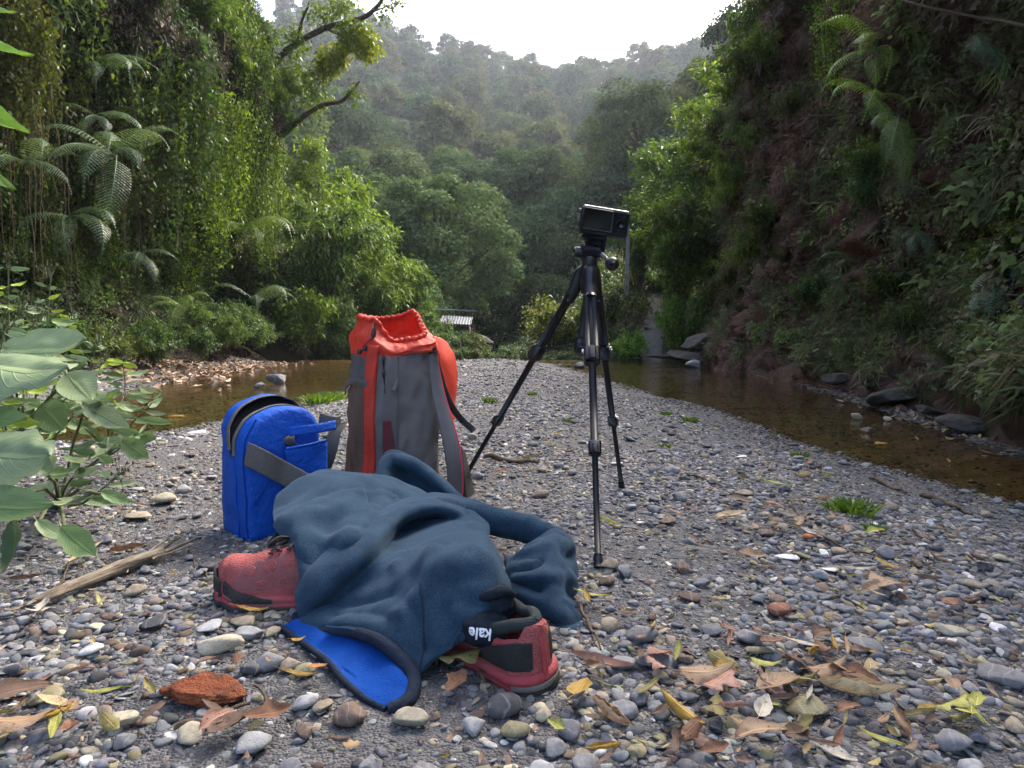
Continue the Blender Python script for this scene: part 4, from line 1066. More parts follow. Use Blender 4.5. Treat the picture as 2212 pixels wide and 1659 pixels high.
HAND = [  # X, Y, width in the photo, tone, shape, rz, label
    (1684, 1324, 54, 'reddish', 'rounded', .5, 'smooth red-brown oval cobble right of the tripod'),
    (2123, 1231, 42, 'dark grey', 'rounded', .2, 'dark grey cobble alone on fine gravel near the right edge'),
    (1494, 1293, 58, 'brown', 'flat', -.5, 'grey-brown slab stone between the tripod foot and the red-brown cobble'),
    (1615, 1381, 52, 'mid grey', 'rounded', 0, 'round grey cobble just below the red-brown oval cobble'),
    (1415, 1429, 95, 'blue-grey', 'flat', .35, 'large flat blue-grey slab right of the jacket sleeve end'),
    (1382, 1379, 70, 'mid grey', 'rounded', 0, 'domed grey cobble behind the large blue-grey slab'),
    (1344, 1555, 66, 'blue-grey', 'rounded', .2, 'round blue-grey cobble right of the mustard leaf'),
    (1089, 1546, 72, 'dark grey', 'rounded', .1, 'smooth dark grey cobble below the heel of the right shoe'),
    (1110, 1592, 62, 'olive', 'rounded', .3, 'olive-brown oval stone under the smooth dark grey cobble'),
    (1738, 1539, 82, 'olive', 'flat', .3, 'olive wedge-shaped stone left of the curled beige leaf'),
    (1490, 1572, 56, 'cream', 'flat', 1.2, 'cream flat stone behind the rolled mustard leaf'),
    (1806, 1632, 56, 'mid grey', 'rounded', 0, 'grey cobble at the bottom edge under the curled beige leaf'),
    (2172, 1475, 96, 'mid grey', 'long', -.5, 'long grey cobble cut by the right edge'),
    (2057, 1377, 60, 'cream', 'long', -.15, 'long cream-yellow stone near the right edge'),
    (2000, 1383, 40, 'pale grey', 'angular', .7, 'pale grey angular stone left of the long cream-yellow stone'),
    (1866, 1396, 90, 'mid grey', 'flat', -.3, 'wide flat grey slab beside a brown leaf heap'),
    (2037, 1469, 42, 'cream', 'angular', 1.3, 'upright cream stone left of the long grey cobble'),
    (1410, 1337, 40, 'brown', 'long', 1.2, 'dark brown upright stone behind the domed grey cobble'),
    (1316, 1361, 46, 'tan', 'rounded', .4, 'tan stone touching the right side of the jacket sleeve'),
    (1476, 1436, 44, 'brown', 'angular', .1, 'brown block stone right of the large blue-grey slab'),
    (1344, 1445, 58, 'mid grey', 'angular', .5, 'grey angular stone left of the large blue-grey slab'),
    (1839, 1465, 46, 'cream', 'rounded', .8, 'cream rounded stone above the tan leaf heap'),
    (266, 1568, 64, 'cream', 'angular', .5, 'cream block-shaped stone near the bottom left'),
    (96, 1519, 66, 'olive', 'flat', .9, 'olive oval flat stone near the left bottom corner'),
    (541, 1627, 76, 'pale grey', 'angular', 1.1, 'blue-white stone at the bottom edge right of a rust leaf'),
    (327, 1356, 62, 'dark grey', 'flat', .4, 'dark slab stone below the driftwood stick'),
    (469, 1405, 108, 'cream', 'long', .15, 'long cream stone in front of the left shoe'),
    (446, 1368, 58, 'pale grey', 'flat', .2, 'pale grey stone just behind the long cream stone'),
    (537, 1382, 64, 'pale grey', 'long', -.1, 'pale bluish stone under the toe of the left shoe'),
    (532, 1351, 72, 'tan', 'flat', -.2, 'flat tan stone touching the sole of the left shoe'),
    (585, 1382, 40, 'tan', 'angular', 1.3, 'tan block stone left of the blue jacket lining'),
    (429, 925, 54, 'white', 'flat', .1, 'white slab stone at the water edge behind the blue bag'),
    (357, 1086, 58, 'cream', 'angular', .5, 'triangular cream stone left of the blue bag'),
    (301, 1118, 72, 'tan', 'flat', -.3, 'flat tan slab left of the triangular cream stone'),
    (200, 1075, 44, 'blue-grey', 'angular', .2, 'blue-grey stone under the leafy plant'),
    (165, 1092, 42, 'pale grey', 'angular', .6, 'pale stone at the stem of the leafy plant'),
    (228, 1175, 44, 'blue-grey', 'angular', 1.0, 'blue-grey stone above the driftwood stick'),
    (539, 1461, 52, 'dark grey', 'angular', .3, 'dark angular stone above the brick lump'),
    (585, 1448, 58, 'mid grey', 'rounded', .8, 'grey-brown oval stone above the right end of the brick lump'),
    (629, 1454, 42, 'tan', 'rounded', .9, 'tan egg-shaped stone left of the jacket hem'),
    (659, 1466, 42, 'olive', 'rounded', .2, 'olive round stone against the jacket hem'),
    (657, 1536, 56, 'pale grey', 'rounded', .6, 'pale egg-shaped stone right of the brick lump'),
    (697, 1545, 46, 'tan', 'angular', 1.2, 'tan angular stone below the jacket hem'),
    (757, 1566, 66, 'brown', 'rounded', .2, 'dark brown stone below the jacket hem'),
    (890, 1566, 74, 'cream', 'angular', .1, 'cream angular stone under the jacket hem tip'),
    (1173, 1562, 38, 'cream', 'rounded', 1.3, 'small cream stone left of the mustard leaf'),
    (1320, 1225, 48, 'tan', 'angular', .4, 'tan stone behind the front tripod foot'),
    (1347, 1243, 42, 'blue-grey', 'rounded', 1.2, 'striped blue-grey stone right of the front tripod foot'),
    (1310, 1262, 40, 'brown', 'rounded', .8, 'brown stone just below the front tripod foot'),
    (1747, 1166, 26, 'orange', 'rounded', 0, 'small orange-red ball-shaped stone among brown leaves'),
    (1812, 1196, 36, 'tan', 'rounded', .2, 'tan stone right of the orange-red ball stone'),
    (1925, 1090, 34, 'tan', 'rounded', .2, 'tan round cobble right of the grass tuft'),
    (1440, 1130, 40, 'brown', 'flat', .1, 'brown cobble right of the tripod leg'),
    (1605, 1072, 40, 'tan', 'flat', .1, 'flat tan stone on mid gravel behind the brown leaves'),
    (1640, 1300, 34, 'blue-grey', 'angular', .4, 'blue-grey angular stone left of the red-brown oval cobble'),
    (1165, 1075, 40, 'tan', 'rounded', .4, 'tan round stone right of the backpack strap'),
]
for X, Y, w, tone, kind, rz, lab in HAND:
    p = G(X, Y + w * .12)
    dist = math.hypot(p.y, CAMH)
    put_stone(p, w / F * dist * .5 * 1.02, tone, kind, rz, .15, .5, lab)

# bright chips
def chip(X, Y, w, lab, rz, col=(.72, .72, .7)):
    p = G(X, Y); d = math.hypot(p.y, CAMH)
    return put_stone(p, w / F * d * .55, 'white', 'flat', rz, .1, .1, lab, stretch=(1, .8, .5), col=col)
chip(1703, 1212, 52, 'flat white chip with a straight edge on mid gravel', -.3)
chip(1601, 987, 24, 'small bright white chip near the right stream', .3)
chip(1990, 1183, 26, 'square white chip toward the right edge', .5)
chip(1787, 1240, 34, 'slim white stick-like chip right of the white chip', -.8)
chip(1542, 1510, 30, 'small silvery chip under the tan leaves', 1.0)
chip(1382, 1137, 18, 'small white flake right of the tripod leg', .4)
chip(1330, 1010, 28, 'pale shell-like flake between the tripod legs', .1)

# the red brick lump is a thing of its own
def lump_me():
    bm = bmesh.new(); bmesh.ops.create_icosphere(bm, subdivisions=5, radius=1.0)
    V = np.array([v.co[:] for v in bm.verts]); Fc = [tuple(v.index for v in f.verts) for f in bm.faces]; bm.free()
    V[:, 1] *= 1 + .25 * np.sin(V[:, 0] * 2 + 2.5)
    V[:, 2] = np.clip(V[:, 2], -1, .62)
    V = V * (1 + .26 * vnoise(V, 1.5, 3, 4) - .10 * np.abs(vnoise(V, 5, 3, 9)))[:, None] * [.050, .022, .014]
    V[:, 2] *= 1 - .35 * sstep(0, .06, V[:, 0])
    return mesh_np('brick_lump', V, Fc, M['brick'])
M['brick'] = plain('red_brick', (.20, .055, .025), .95, .15, (.33, .115, .055), 40, 260, .9, dirt=((.12, .05, .03, 1), 60))
bp_ = G(452, 1522)
o = obj('brick_lump', lump_me(), loc=(bp_.x, bp_.y, float(H([bp_.x], [bp_.y])[0]) + .010), rot=(.08, .05, -.06))
tag(o, 'rust-red broken brick lump on the gravel in front of the left shoe', 'brick'); placed.append((bp_.x, bp_.y, .055))

for X_, Y_ in ((1292, 1228), (993, 1056), (1343, 1060)): placed.append((*tuple(G(X_, Y_))[:2], .03))
# further loose stones, largest in view, until about 300 are individuals
cand = []
tries = 0
fill = []
while len(fill) < 232 and tries < 20000:
    tries += 1
    d = .58 + 2.6 * R.uniform() ** 1.5
    x = R.uniform(-.80, .80) * d
    s = R.uniform(.010, .0165) * (1 + .22 * d)
    kind = rnd.choice(['rounded', 'angular', 'angular', 'flat', 'long'])
    if not inside(np.array([x]), np.array([d]), BAR)[0] or not free(x, d, s, placed): continue
    if abs(x + .1) < .42 and .75 < d < 1.75 and not (x > .28): continue
    if -.30 < x < .06 and .66 < d < .8: continue
    tone = tnames[R.choice(len(tnames), p=tprob)]
    o = put_stone((x, d), s, tone, kind)
    size = 'large' if s / d > .0165 else 'small'
    fill.append({'p': (x, d), 'desc': f'{size} {tone} {kind}', 'o': o})
near_label(fill, 'stone')
for it in fill: it['o']['label'] = it['label']

# ------------------------------------------------------------------ everything smaller: one object of pebbles
peb_me = []
for i in range(14):
    a = [4, 12, 8, 10][i % 4]; sq = [.60, .50, .26, .40][i % 4]; el = [1.2, 1.25, 1.4, 1.7][i % 4]
    m_ = stone_me('pebble', 300 + i, a, sq, el, 2); m_.materials.append(M['pebble']); peb_me.append(m_)
def field(n, d0, d1, s0, s1, pw, xk=.86, extra=0):
    """points over the wedge in view and a bit beside it; size range grows with the size class"""
    d = d0 + (d1 - d0) * R.uniform(0, 1, n) ** pw
    x = R.uniform(-xk, xk, n) * (d + .15)
    s = s0 + (s1 - s0) * R.uniform(0, 1, n) ** 2.5
    return x, d, s
xs_, ds_, ss_ = [], [], []
for args in ((16000, .45, 1.1, .003, .0125, .8), (60000, 1.0, 2.4, .003, .0115, .75), (80000, 2.2, 5.0, .0048, .0155, .7), (48000, 4.6, 8.5, .008, .022, .7), (18000, 8, 13, .014, .036, .8)):
    x, d, s = field(*args); xs_.append(x); ds_.append(d); ss_.append(s)
x, y, s = np.concatenate(xs_), np.concatenate(ds_), np.concatenate(ss_)
p3 = np.stack([x, y, 0 * x], -1)
coarse = vnoise(p3, 2.2, 3, 21)                         # patches of finer and coarser gravel
dshore = seg_dist(x, y, NEAR_R)
fine = sstep(.55, .0, dshore) * (x > 0)
keep = (R.uniform(0, 1, len(x)) < np.clip(.78 + .5 * coarse, .25, 1)) & ~((fine > .4) & (s > .008 * (1 + .1 * y)) & (R.uniform(0, 1, len(x)) < .85))
z = H(x, y)
keep &= ~((z < -.075) & (R.uniform(0, 1, len(x)) < .72))
keep &= ~inside(x, y, gp([(600, 1340), (655, 1388), (716, 1424), (786, 1492), (836, 1516), (890, 1495), (890, 1420), (760, 1330)], 0.0))
# nothing bigger than grit may stick through the larger stones
x, y, s, z, coarse = x[keep], y[keep], s[keep], z[keep], coarse[keep]
s = s * np.clip(1 + .35 * coarse, .6, 1.4)
n = len(x)
tix = R.choice(len(tnames), n, p=tprob)
tone = np.array([TONES[t] for t in tnames])[tix] * R.uniform(.66, 1.28, n)[:, None] * (1 + R.normal(0, .03, (n, 3))) * [1.01, 1.0, .98]
wet = sstep(-.035, -.062, z)
tone = tone * (1 - .45 * wet)[:, None]
under = z < -.065
tone = np.where(under[:, None], tone * [.75, .62, .42], tone)
rot = np.stack([R.normal(0, .25, n), R.normal(0, .25, n), R.uniform(0, 6.28, n)], 1)
scl = np.stack([s, s * R.uniform(.85, 1.15, n), s * R.uniform(.8, 1.2, n)], 1)
pts = np.stack([x, y, z + s * R.uniform(-.22, .25, n)], 1)
scatter('pebbles', pts, rot, scl, tone, R.integers(0, 14, n), peb_me, 'loose grey pebbles and grit of the gravel bar')
print('pebbles', n)
# ------------------------------------------------------------------ fallen leaves
def dead_leaf_mat(name='fallen_leaf', spots=.8, trans=.2, rough=.6, contrast=1.0):
    m, nt, nd, lk = new_mat(name)
    out = N(nd, 'OutputMaterial'); b = N(nd, 'BsdfPrincipled', Roughness=rough)
    b.inputs['Specular IOR Level'].default_value = .3
    oi = N(nd, 'ObjectInfo')
    au = N(nd, 'Attribute'); au.attribute_name = 'lu'       # 0..1 along
    av = N(nd, 'Attribute'); av.attribute_name = 'lv'       # -1..1 across
    tc = N(nd, 'TexCoord')
    n = N(nd, 'TexNoise', Scale=5.0, Detail=5.0, Roughness=.7)
    cc = N(nd, 'CombineXYZ'); mu = N(nd, 'Math', operation='MULTIPLY'); mu.inputs[1].default_value = 50.
    lk.new(oi.outputs['Random'], mu.inputs[0]); lk.new(mu.outputs[0], cc.inputs[0])
    va = N(nd, 'VectorMath', operation='ADD'); lk.new(tc.outputs['Object'], va.inputs[0]); lk.new(cc.outputs[0], va.inputs[1]); lk.new(va.outputs[0], n.inputs['Vector'])
    r = ramp(nd, [(.3, (.45, .38, .34) if contrast == 1 else (.85, .85, .85)), (.5, (1, 1, 1)), (.75, (1.25, 1.2, 1.05) if contrast == 1 else (1.1, 1.1, 1.1))]); lk.new(n.outputs[0], r.inputs[0])
    c = mixc(nd, lk, 1., oi.outputs['Color'], r.outputs[0], 'MULTIPLY')
    # dark spots
    vo = N(nd, 'TexVoronoi', Scale=6.0); lk.new(va.outputs[0], vo.inputs['Vector'])
    rs = ramp(nd, [(.10, (spots,) * 3), (.17, (0, 0, 0))]); lk.new(vo.outputs['Distance'], rs.inputs[0])
    c = mixc(nd, lk, rs.outputs[0], c, (.03, .02, .012))
    # veins: midrib and side ribs
    ab = N(nd, 'Math', operation='ABSOLUTE'); lk.new(av.outputs['Fac'], ab.inputs[0])
    rib = ramp(nd, [(.05, (1, 1, 1)), (.11, (0, 0, 0))]); lk.new(ab.outputs[0], rib.inputs[0])
    k1 = N(nd, 'Math', operation='MULTIPLY_ADD'); k1.inputs[1].default_value = -.35; lk.new(ab.outputs[0], k1.inputs[0]); lk.new(au.outputs['Fac'], k1.inputs[2])
    k2 = N(nd, 'Math', operation='MULTIPLY'); k2.inputs[1].default_value = 11.; lk.new(k1.outputs[0], k2.inputs[0])
    k3 = N(nd, 'Math', operation='PINGPONG'); k3.inputs[1].default_value = .5; lk.new(k2.outputs[0], k3.inputs[0])
    rib2 = ramp(nd, [(.04, (.5, .5, .5)), (.10, (0, 0, 0))]); lk.new(k3.outputs[0], rib2.inputs[0])
    mxr = N(nd, 'Math', operation='MAXIMUM'); lk.new(rib.outputs[0], mxr.inputs[0]); lk.new(rib2.outputs[0], mxr.inputs[1])
    c = mixc(nd, lk, mxr.outputs[0], c, mixc(nd, lk, 1., oi.outputs['Color'], (1.35, 1.3, 1.2, 1), 'MULTIPLY'))
    lk.new(c, b.inputs['Base Color'])
    bp = N(nd, 'Bump', Strength=.5, Distance=.03); lk.new(mxr.outputs[0], bp.inputs['Height']); lk.new(bp.outputs[0], b.inputs['Normal'])
    t = N(nd, 'BsdfTranslucent'); lk.new(c, t.inputs[0])
    mx = N(nd, 'MixShader'); mx.inputs[0].default_value = trans; lk.new(b.outputs[0], mx.inputs[1]); lk.new(t.outputs[0], mx.inputs[2])
    lk.new(mx.outputs[0], out.inputs[0])
    return m
M['dead'] = dead_leaf_mat()
def leaf_shape(w, kind, ragged, curl, bend, seed, nu=17, nv=9, mat='dead'):
    """unit-long leaf along +x with real curl; attributes lu / lv carry the ribs"""
    rs = np.random.default_rng(seed)
    u = np.linspace(0, 1, nu); v = np.linspace(-1, 1, nv)
    if kind == 'ovate': hw = np.sin(np.pi * u ** .8) ** .8 * (1 - .25 * u)
    elif kind == 'lance': hw = np.sin(np.pi * u ** .9) ** .95 * .8
    elif kind == 'round': hw = np.sin(np.pi * u) ** .55
    else: hw = np.sin(np.pi * u ** 1.1) ** .7 * (.8 + .35 * np.abs(np.sin(u * 8)))
    hw = hw * w * .5 + .006
    U, Vv = np.meshgrid(u, v, indexing='ij')
    edge = 1 + ragged * vnoise(np.stack([U * 9, np.sign(Vv) * 3, U * 0 + seed], -1), 1, 3, seed) * np.abs(Vv) ** 3
    yy = Vv * hw[:, None] * edge
    th = curl * Vv; rr = yy / np.where(np.abs(Vv) < 1e-6, 1e-6, Vv)
    Yc = rr * np.sin(th) / curl
    Z = rr * (1 - np.cos(th)) / curl + .03 * vnoise(np.stack([U * 3, Vv, U * 0 + seed], -1), 1.2, 2, seed) - .02 * np.exp(-(Vv / .12) ** 2) * .6
    X = U - .5
    a = bend * (U - .5)
    X2 = np.where(abs(bend) > .02, np.sin(a) / (bend + 1e-9), X); Z = Z + (1 - np.cos(a)) / (abs(bend) + 1e-9) * np.sign(bend) * (abs(bend) > .02)
    Vt = np.stack([X2, Yc, Z], -1).reshape(-1, 3)
    Vt[:, 2] -= Vt[:, 2].min()
    # stalk
    st, sf = tube(np.array([[X2[0, nv // 2], 0, Z[0, nv // 2] - Z.min()], [X2[0, nv // 2] - .10, .02, .012 + Z[0, nv // 2] - Z.min()], [X2[0, nv // 2] - .2, .05, .0 + Z[0, nv // 2] - Z.min()]]), .008, 4)
    V2, F2 = merge((Vt, grid_faces(nu, nv)), (st, sf))
    me = mesh_np('leaf', V2, F2, M[mat])
    point_attr(me, 'lu', np.concatenate([U.ravel(), np.full(len(st), .5)])); point_attr(me, 'lv', np.concatenate([Vv.ravel(), np.full(len(st), .0)]))
    return me
DEAD = {
    'broad': [leaf_shape(.52, 'ovate', .18, .5, .4, 1), leaf_shape(.48, 'ovate', .3, -.7, .9, 2), leaf_shape(.6, 'round', .12, .6, .3, 3), leaf_shape(.5, 'ovate', .35, .9, -.5, 9)],
    'narrow': [leaf_shape(.26, 'lance', .1, .8, .5, 4), leaf_shape(.3, 'lance', .25, 1.2, .8, 5), leaf_shape(.24, 'lance', .15, -.6, .6, 10)],
    'curled': [leaf_shape(.5, 'lance', .25, 2.4, .9, 6), leaf_shape(.55, 'ovate', .3, 2.7, 1.1, 7), leaf_shape(.45, 'lance', .3, -2.0, .6, 17)],
    'torn': [leaf_shape(.5, 'torn', .5, .8, .7, 8), leaf_shape(.6, 'torn', .6, -.6, .6, 11)],
}
LC = {'tan': (.33, .225, .14), 'brown': (.14, .088, .062), 'mustard': (.36, .23, .05), 'yellow-green': (.36, .36, .09), 'pinkish': (.36, .20, .15), 'beige': (.45, .35, .20), 'rust': (.21, .105, .06), 'pale': (.52, .48, .40), 'orange': (.42, .17, .05), 'olive': (.22, .19, .07)}
def put_leaf(X, Y, ln, tone, kind, rz, lab=None, lift=.006, tilt=.3, p=None, name='fallen_leaf', length=None):
    q = G(X, Y) if p is None else Vector((p[0], p[1], 0)); d = math.hypot(q.y, CAMH)
    L = ln / F * d if length is None else length
    o = obj(name, rnd.choice(DEAD[kind]))
    o.location = (q.x, q.y, float(H([q.x], [q.y])[0]) + lift + .012)
    o.rotation_euler = (rnd.uniform(-tilt, tilt), rnd.uniform(-tilt, tilt) * .7, rz); o.scale = (L, L, L)
    v = rnd.uniform(.85, 1.15); c = LC[tone]; o.color = (c[0] * v, c[1] * v, c[2] * v, 1)
    return tag(o, lab, 'leaf', 'dead leaves fallen on the gravel')
HL = [
    (1525, 1498, 118, 'tan', 'broad', .15, 'large tan leaf with ragged edge right of the big leaf pile gap'), (1556, 1522, 90, 'pinkish', 'torn', .6, 'pinkish torn leaf lying under the large tan leaf'),
    (1680, 1514, 105, 'tan', 'broad', .5, 'tan toothed leaf left of the olive wedge-shaped stone'), (1786, 1482, 95, 'tan', 'broad', .3, 'tan leaf leaning above the curled beige leaf'),
    (1855, 1500, 80, 'rust', 'broad', -.6, 'rust-tan leaf above the right end of the curled beige leaf'), (1863, 1540, 165, 'beige', 'curled', -.35, 'long curled beige leaf near the right bottom'),
    (1300, 1471, 128, 'pinkish', 'narrow', -.2, 'pinkish pointed leaf right of the heel of the right shoe'), (1254, 1530, 100, 'mustard', 'broad', 1.2, 'mustard spotted leaf with white midrib below the right shoe'),
    (1322, 1600, 125, 'tan', 'curled', -1.0, 'tan twisted leaf standing at the bottom edge'), (1476, 1590, 120, 'mustard', 'curled', -1.0, 'rolled mustard leaf left of the bottom tan leaves'),
    (1643, 1630, 105, 'tan', 'broad', .1, 'tan flat leaf at the bottom edge'), (1943, 1612, 115, 'tan', 'curled', 1.3, 'tan crumpled leaf at the bottom edge right of the beige leaf'),
    (2108, 1561, 66, 'yellow-green', 'torn', .9, 'yellow-green star-shaped leaf near the right edge'), (1775, 1405, 80, 'brown', 'broad', .7, 'brown cupped leaf in the right leaf heap'),
    (1736, 1425, 96, 'pale', 'narrow', -.3, 'pale grey dry leaf in front of the brown cupped leaf'), (1803, 1430, 60, 'mustard', 'curled', 1.3, 'mustard curled leaf right of the brown cupped leaf'),
    (1916, 1295, 95, 'tan', 'torn', -1.3, 'tan torn leaf standing above the wide flat grey slab'), (1855, 1253, 76, 'pale', 'narrow', .05, 'whitish long leaf right of the slim white chip'),
    (1824, 1163, 50, 'tan', 'broad', 1.2, 'tan oval leaf below the grass tuft'), (1890, 1170, 46, 'yellow-green', 'broad', .1, 'yellowish leaf beside the small grass tuft'),
    (1621, 1222, 66, 'tan', 'torn', .1, 'tan crumpled leaf left of the white chip'), (2011, 1222, 54, 'tan', 'narrow', -.2, 'tan leaf left of the dark cobble at the right'),
    (1560, 1379, 34, 'orange', 'curled', 1.3, 'small orange leaf left of the round grey cobble'), (1384, 1412, 36, 'rust', 'broad', .4, 'small rust leaf lying on the large blue-grey slab'),
    (1428, 1578, 70, 'brown', 'narrow', .7, 'dark brown leaf left of the rolled mustard leaf'), (1833, 1572, 60, 'rust', 'broad', .3, 'rust leaf under the middle of the curled beige leaf'),
    (191, 1222, 88, 'beige', 'broad', 1.4, 'beige leaf with holes standing behind the driftwood stick'), (280, 1212, 78, 'rust', 'curled', .1, 'orange-brown rolled leaf behind the driftwood stick'),
    (33, 1613, 130, 'tan', 'broad', .6, 'large tan leaf in the bottom left corner'), (37, 1543, 120, 'brown', 'broad', .7, 'purplish brown leaf above the bottom left corner leaf'),
    (121, 1612, 100, 'yellow-green', 'narrow', -1.1, 'yellow-green narrow leaf at the bottom left'), (579, 1592, 88, 'rust', 'torn', .3, 'rust round leaf right of the bottom twigs'),
    (495, 1610, 86, 'brown', 'broad', 1.0, 'reddish brown leaf left of the blue-white stone'), (545, 1352, 84, 'mustard', 'narrow', -.3, 'mustard curled leaf under the sole of the left shoe'),
    (327, 1534, 76, 'olive', 'narrow', -.8, 'olive blade-like leaf left of the brick lump'), (645, 1498, 76, 'mustard', 'narrow', -.1, 'mustard leaf between the brick lump and the jacket hem'),
    (689, 1482, 40, 'orange', 'broad', .8, 'amber leaf against the jacket hem'), (645, 1422, 30, 'mustard', 'broad', .5, 'small yellow leaf left of the jacket lining'),
    (1675, 1064, 66, 'yellow-green', 'narrow', -.5, 'yellow-edged long leaf on mid gravel'), (1578, 1133, 64, 'beige', 'broad', .05, 'beige leaf left of the brown leaf litter'),
    (1601, 1100, 48, 'brown', 'broad', -.6, 'brown leaf left of the yellow-edged long leaf'), (1757, 982, 46, 'pale', 'narrow', .4, 'greenish grey leaf at the right stream edge'),
    (1747, 990, 30, 'rust', 'torn', 1.2, 'red-brown leaf at the right stream edge'), (1312, 1148, 62, 'yellow-green', 'narrow', -.7, 'pale yellow leaf behind the front tripod leg'),
    (1085, 1036, 30, 'orange', 'broad', .2, 'small orange leaf right of the backpack'), (1190, 1036, 60, 'pale', 'narrow', -.1, 'pale long leaf between backpack and tripod'),
    (1275, 1315, 80, 'yellow-green', 'narrow', -.2, 'green leaf beside the jacket sleeve'), (1505, 1210, 60, 'pale', 'narrow', .1, 'pale leaf on mid gravel right of the tripod'),
    (1150, 1000, 50, 'olive', 'narrow', .1, 'olive leaf beside the small dark stick'), (985, 1520, 70, 'rust', 'torn', 1.0, 'rust leaf under the right shoe'),
    (1000, 1470, 110, 'olive', 'torn', .2, 'grey-olive crumpled leaf in the gap under the right shoe'), (60, 1280, 60, 'brown', 'curled', .7, 'brown shredded leaf at the left end of the driftwood stick'),
]
for X, Y, ln, tone, kind, rz, lab in HL: put_leaf(X, Y, ln, tone, kind, rz, lab)
lv = []
clusters = [(1690, 1140, 90, 20), (1740, 1460, 220, 26), (1560, 1590, 330, 26), (1900, 1600, 200, 16), (160, 1560, 190, 14), (1650, 1060, 200, 14), (1180, 990, 110, 12), (1400, 1250, 400, 22), (600, 1560, 200, 10), (2000, 1250, 200, 12), (120, 1330, 110, 8)]
for cx_, cy_, sp_, nn_ in clusters:
    for k in range(nn_):
        X, Y = cx_ + R.normal() * sp_ * .6, cy_ + R.normal() * sp_ * .28
        if Y > 1700 or Y < 860 or math.hypot(X - 1292, Y - 1228) < 60 or (560 < X < 920 and 1320 < Y < 1600) or (560 < X < 1260 and 1000 < Y < 1520): continue
        q = G(X, Y)
        if not inside(np.array([q.x]), np.array([q.y]), BAR)[0]: continue
        tone = rnd.choice(['tan', 'tan', 'brown', 'brown', 'rust', 'beige', 'pale', 'mustard', 'pinkish', 'olive', 'yellow-green']); kind = rnd.choice(['broad', 'narrow', 'narrow', 'curled', 'torn'])
        o = put_leaf(X, Y, 0, tone, kind, rnd.uniform(0, 6.28), None, length=rnd.uniform(.018, .042) * (1 + .15 * q.y), tilt=.5)
        lv.append({'p': (q.x, q.y), 'desc': f'small {tone} {kind}', 'o': o})
near_label(lv, 'leaf')
for it in lv: it['o']['label'] = it['label']

# leaf litter along the left bank and in the streams: one object each
def litter(name, pts, size, cols, label):
    n = len(pts)
    fl = [m for k in DEAD.values() for m in k]
    z = H(pts[:, 0], pts[:, 1])
    scatter(name, np.stack([pts[:, 0], pts[:, 1], np.maximum(z, WZ - .004) + R.uniform(.002, .02, n)], 1), np.stack([R.normal(0, .3, n), R.normal(0, .3, n), R.uniform(0, 6.28, n)], 1),
            (size * R.uniform(.5, 1.3, n))[:, None] * np.ones(3), np.array(cols)[R.integers(0, len(cols), n)] * R.uniform(.6, 1.2, n)[:, None], R.integers(0, len(fl), n), LIT, label)
m2, nt2, nd2, lk2 = new_mat('leaf_litter')
o2 = N(nd2, 'OutputMaterial'); b2 = N(nd2, 'BsdfPrincipled', Roughness=.75); a2 = N(nd2, 'Attribute'); a2.attribute_type = 'INSTANCER'; a2.attribute_name = 'tone'
lk2.new(a2.outputs['Color'], b2.inputs['Base Color']); lk2.new(b2.outputs[0], o2.inputs[0])
LIT = []
for k in DEAD.values():
    for m_ in k:
        c_ = m_.copy(); c_.materials[0] = m2; LIT.append(c_)
q = np.array(gp([(330, 832), (400, 812), (480, 802), (590, 786)]))
pts = catmull(q, 1500)[R.permutation(1500)] + np.stack([R.normal(-.25, .35, 1500), R.normal(.25, .4, 1500)], 1)
litter('leaf_litter', pts, .09, [(.22, .13, .08), (.30, .2, .12), (.14, .08, .05), (.4, .3, .2)], 'brown leaf litter along the left bank')
q = np.array(FAR_R[2:8])
pts = catmull(q, 500)[R.permutation(500)] + np.stack([R.normal(.15, .15, 500), R.normal(0, .3, 500)], 1)
litter('leaf_litter', pts, .06, [(.14, .08, .05), (.2, .14, .09), (.3, .22, .12)], 'dark leaf litter at the foot of the right cliff')
pts = np.stack([R.uniform(-.7, .75, 700), R.uniform(.55, 2.6, 700) ** 1.0], 1); pts[:, 0] *= pts[:, 1]
pts = pts[~((np.abs(pts[:, 0] + .08) < .40) & (pts[:, 1] > .78) & (pts[:, 1] < 1.7))]
litter('leaf_litter', pts, .014, [(.22, .13, .07), (.3, .2, .09), (.36, .27, .1), (.14, .08, .05)], 'crumbs of dry leaf between the stones')
# ------------------------------------------------------------------ materials of the gear
M['grey_cloth'] = plain('grey_pack_cloth', (.128, .118, .113), .8, .2, (.178, .165, .158), 9, None, .25, weave=520, dirt=((.075, .06, .052, 1), 6))
M['red_cloth'] = plain('red_pack_cloth', (.62, .055, .03), .55, .35, (.70, .085, .045), 12, 60, .25, trans=.35)
M['red_trim'] = plain('red_webbing', (.50, .035, .02), .6, .3, (.58, .055, .03), 20, None, .25, weave=600)
M['mesh_pocket'] = plain('brown_mesh_pocket', (.13, .078, .060), .8, .2, (.20, .13, .10), 7, None, .5, weave=330)
M['grey_web'] = plain('grey_webbing', (.10, .093, .087), .8, .2, (.15, .14, .13), 14, None, .4, weave=480)
M['black_web'] = plain('black_webbing', (.016, .016, .018), .75, .3, (.03, .03, .032), 20, None, .4, weave=480)
M['pink_pipe'] = plain('pink_piping', (.5, .05, .09), .6, .3)
M['blk_plastic'] = plain('black_plastic', (.012, .012, .014), .38, .5, (.018, .018, .02), 40, 300, .06)
M['blk_metal'] = plain('black_anodised_tube', (.010, .010, .011), .48, .35, (.014, .014, .015), 20, 200, .03)
M['silver'] = plain('silver_metal', (.55, .56, .58), .3, .5, (.62, .63, .65), 30, None, .05, metal=.9)
M['blue_cloth'] = plain('blue_bag_cloth', (.003, .060, .36), .68, .25, (.004, .082, .45), 8, 60, .55)
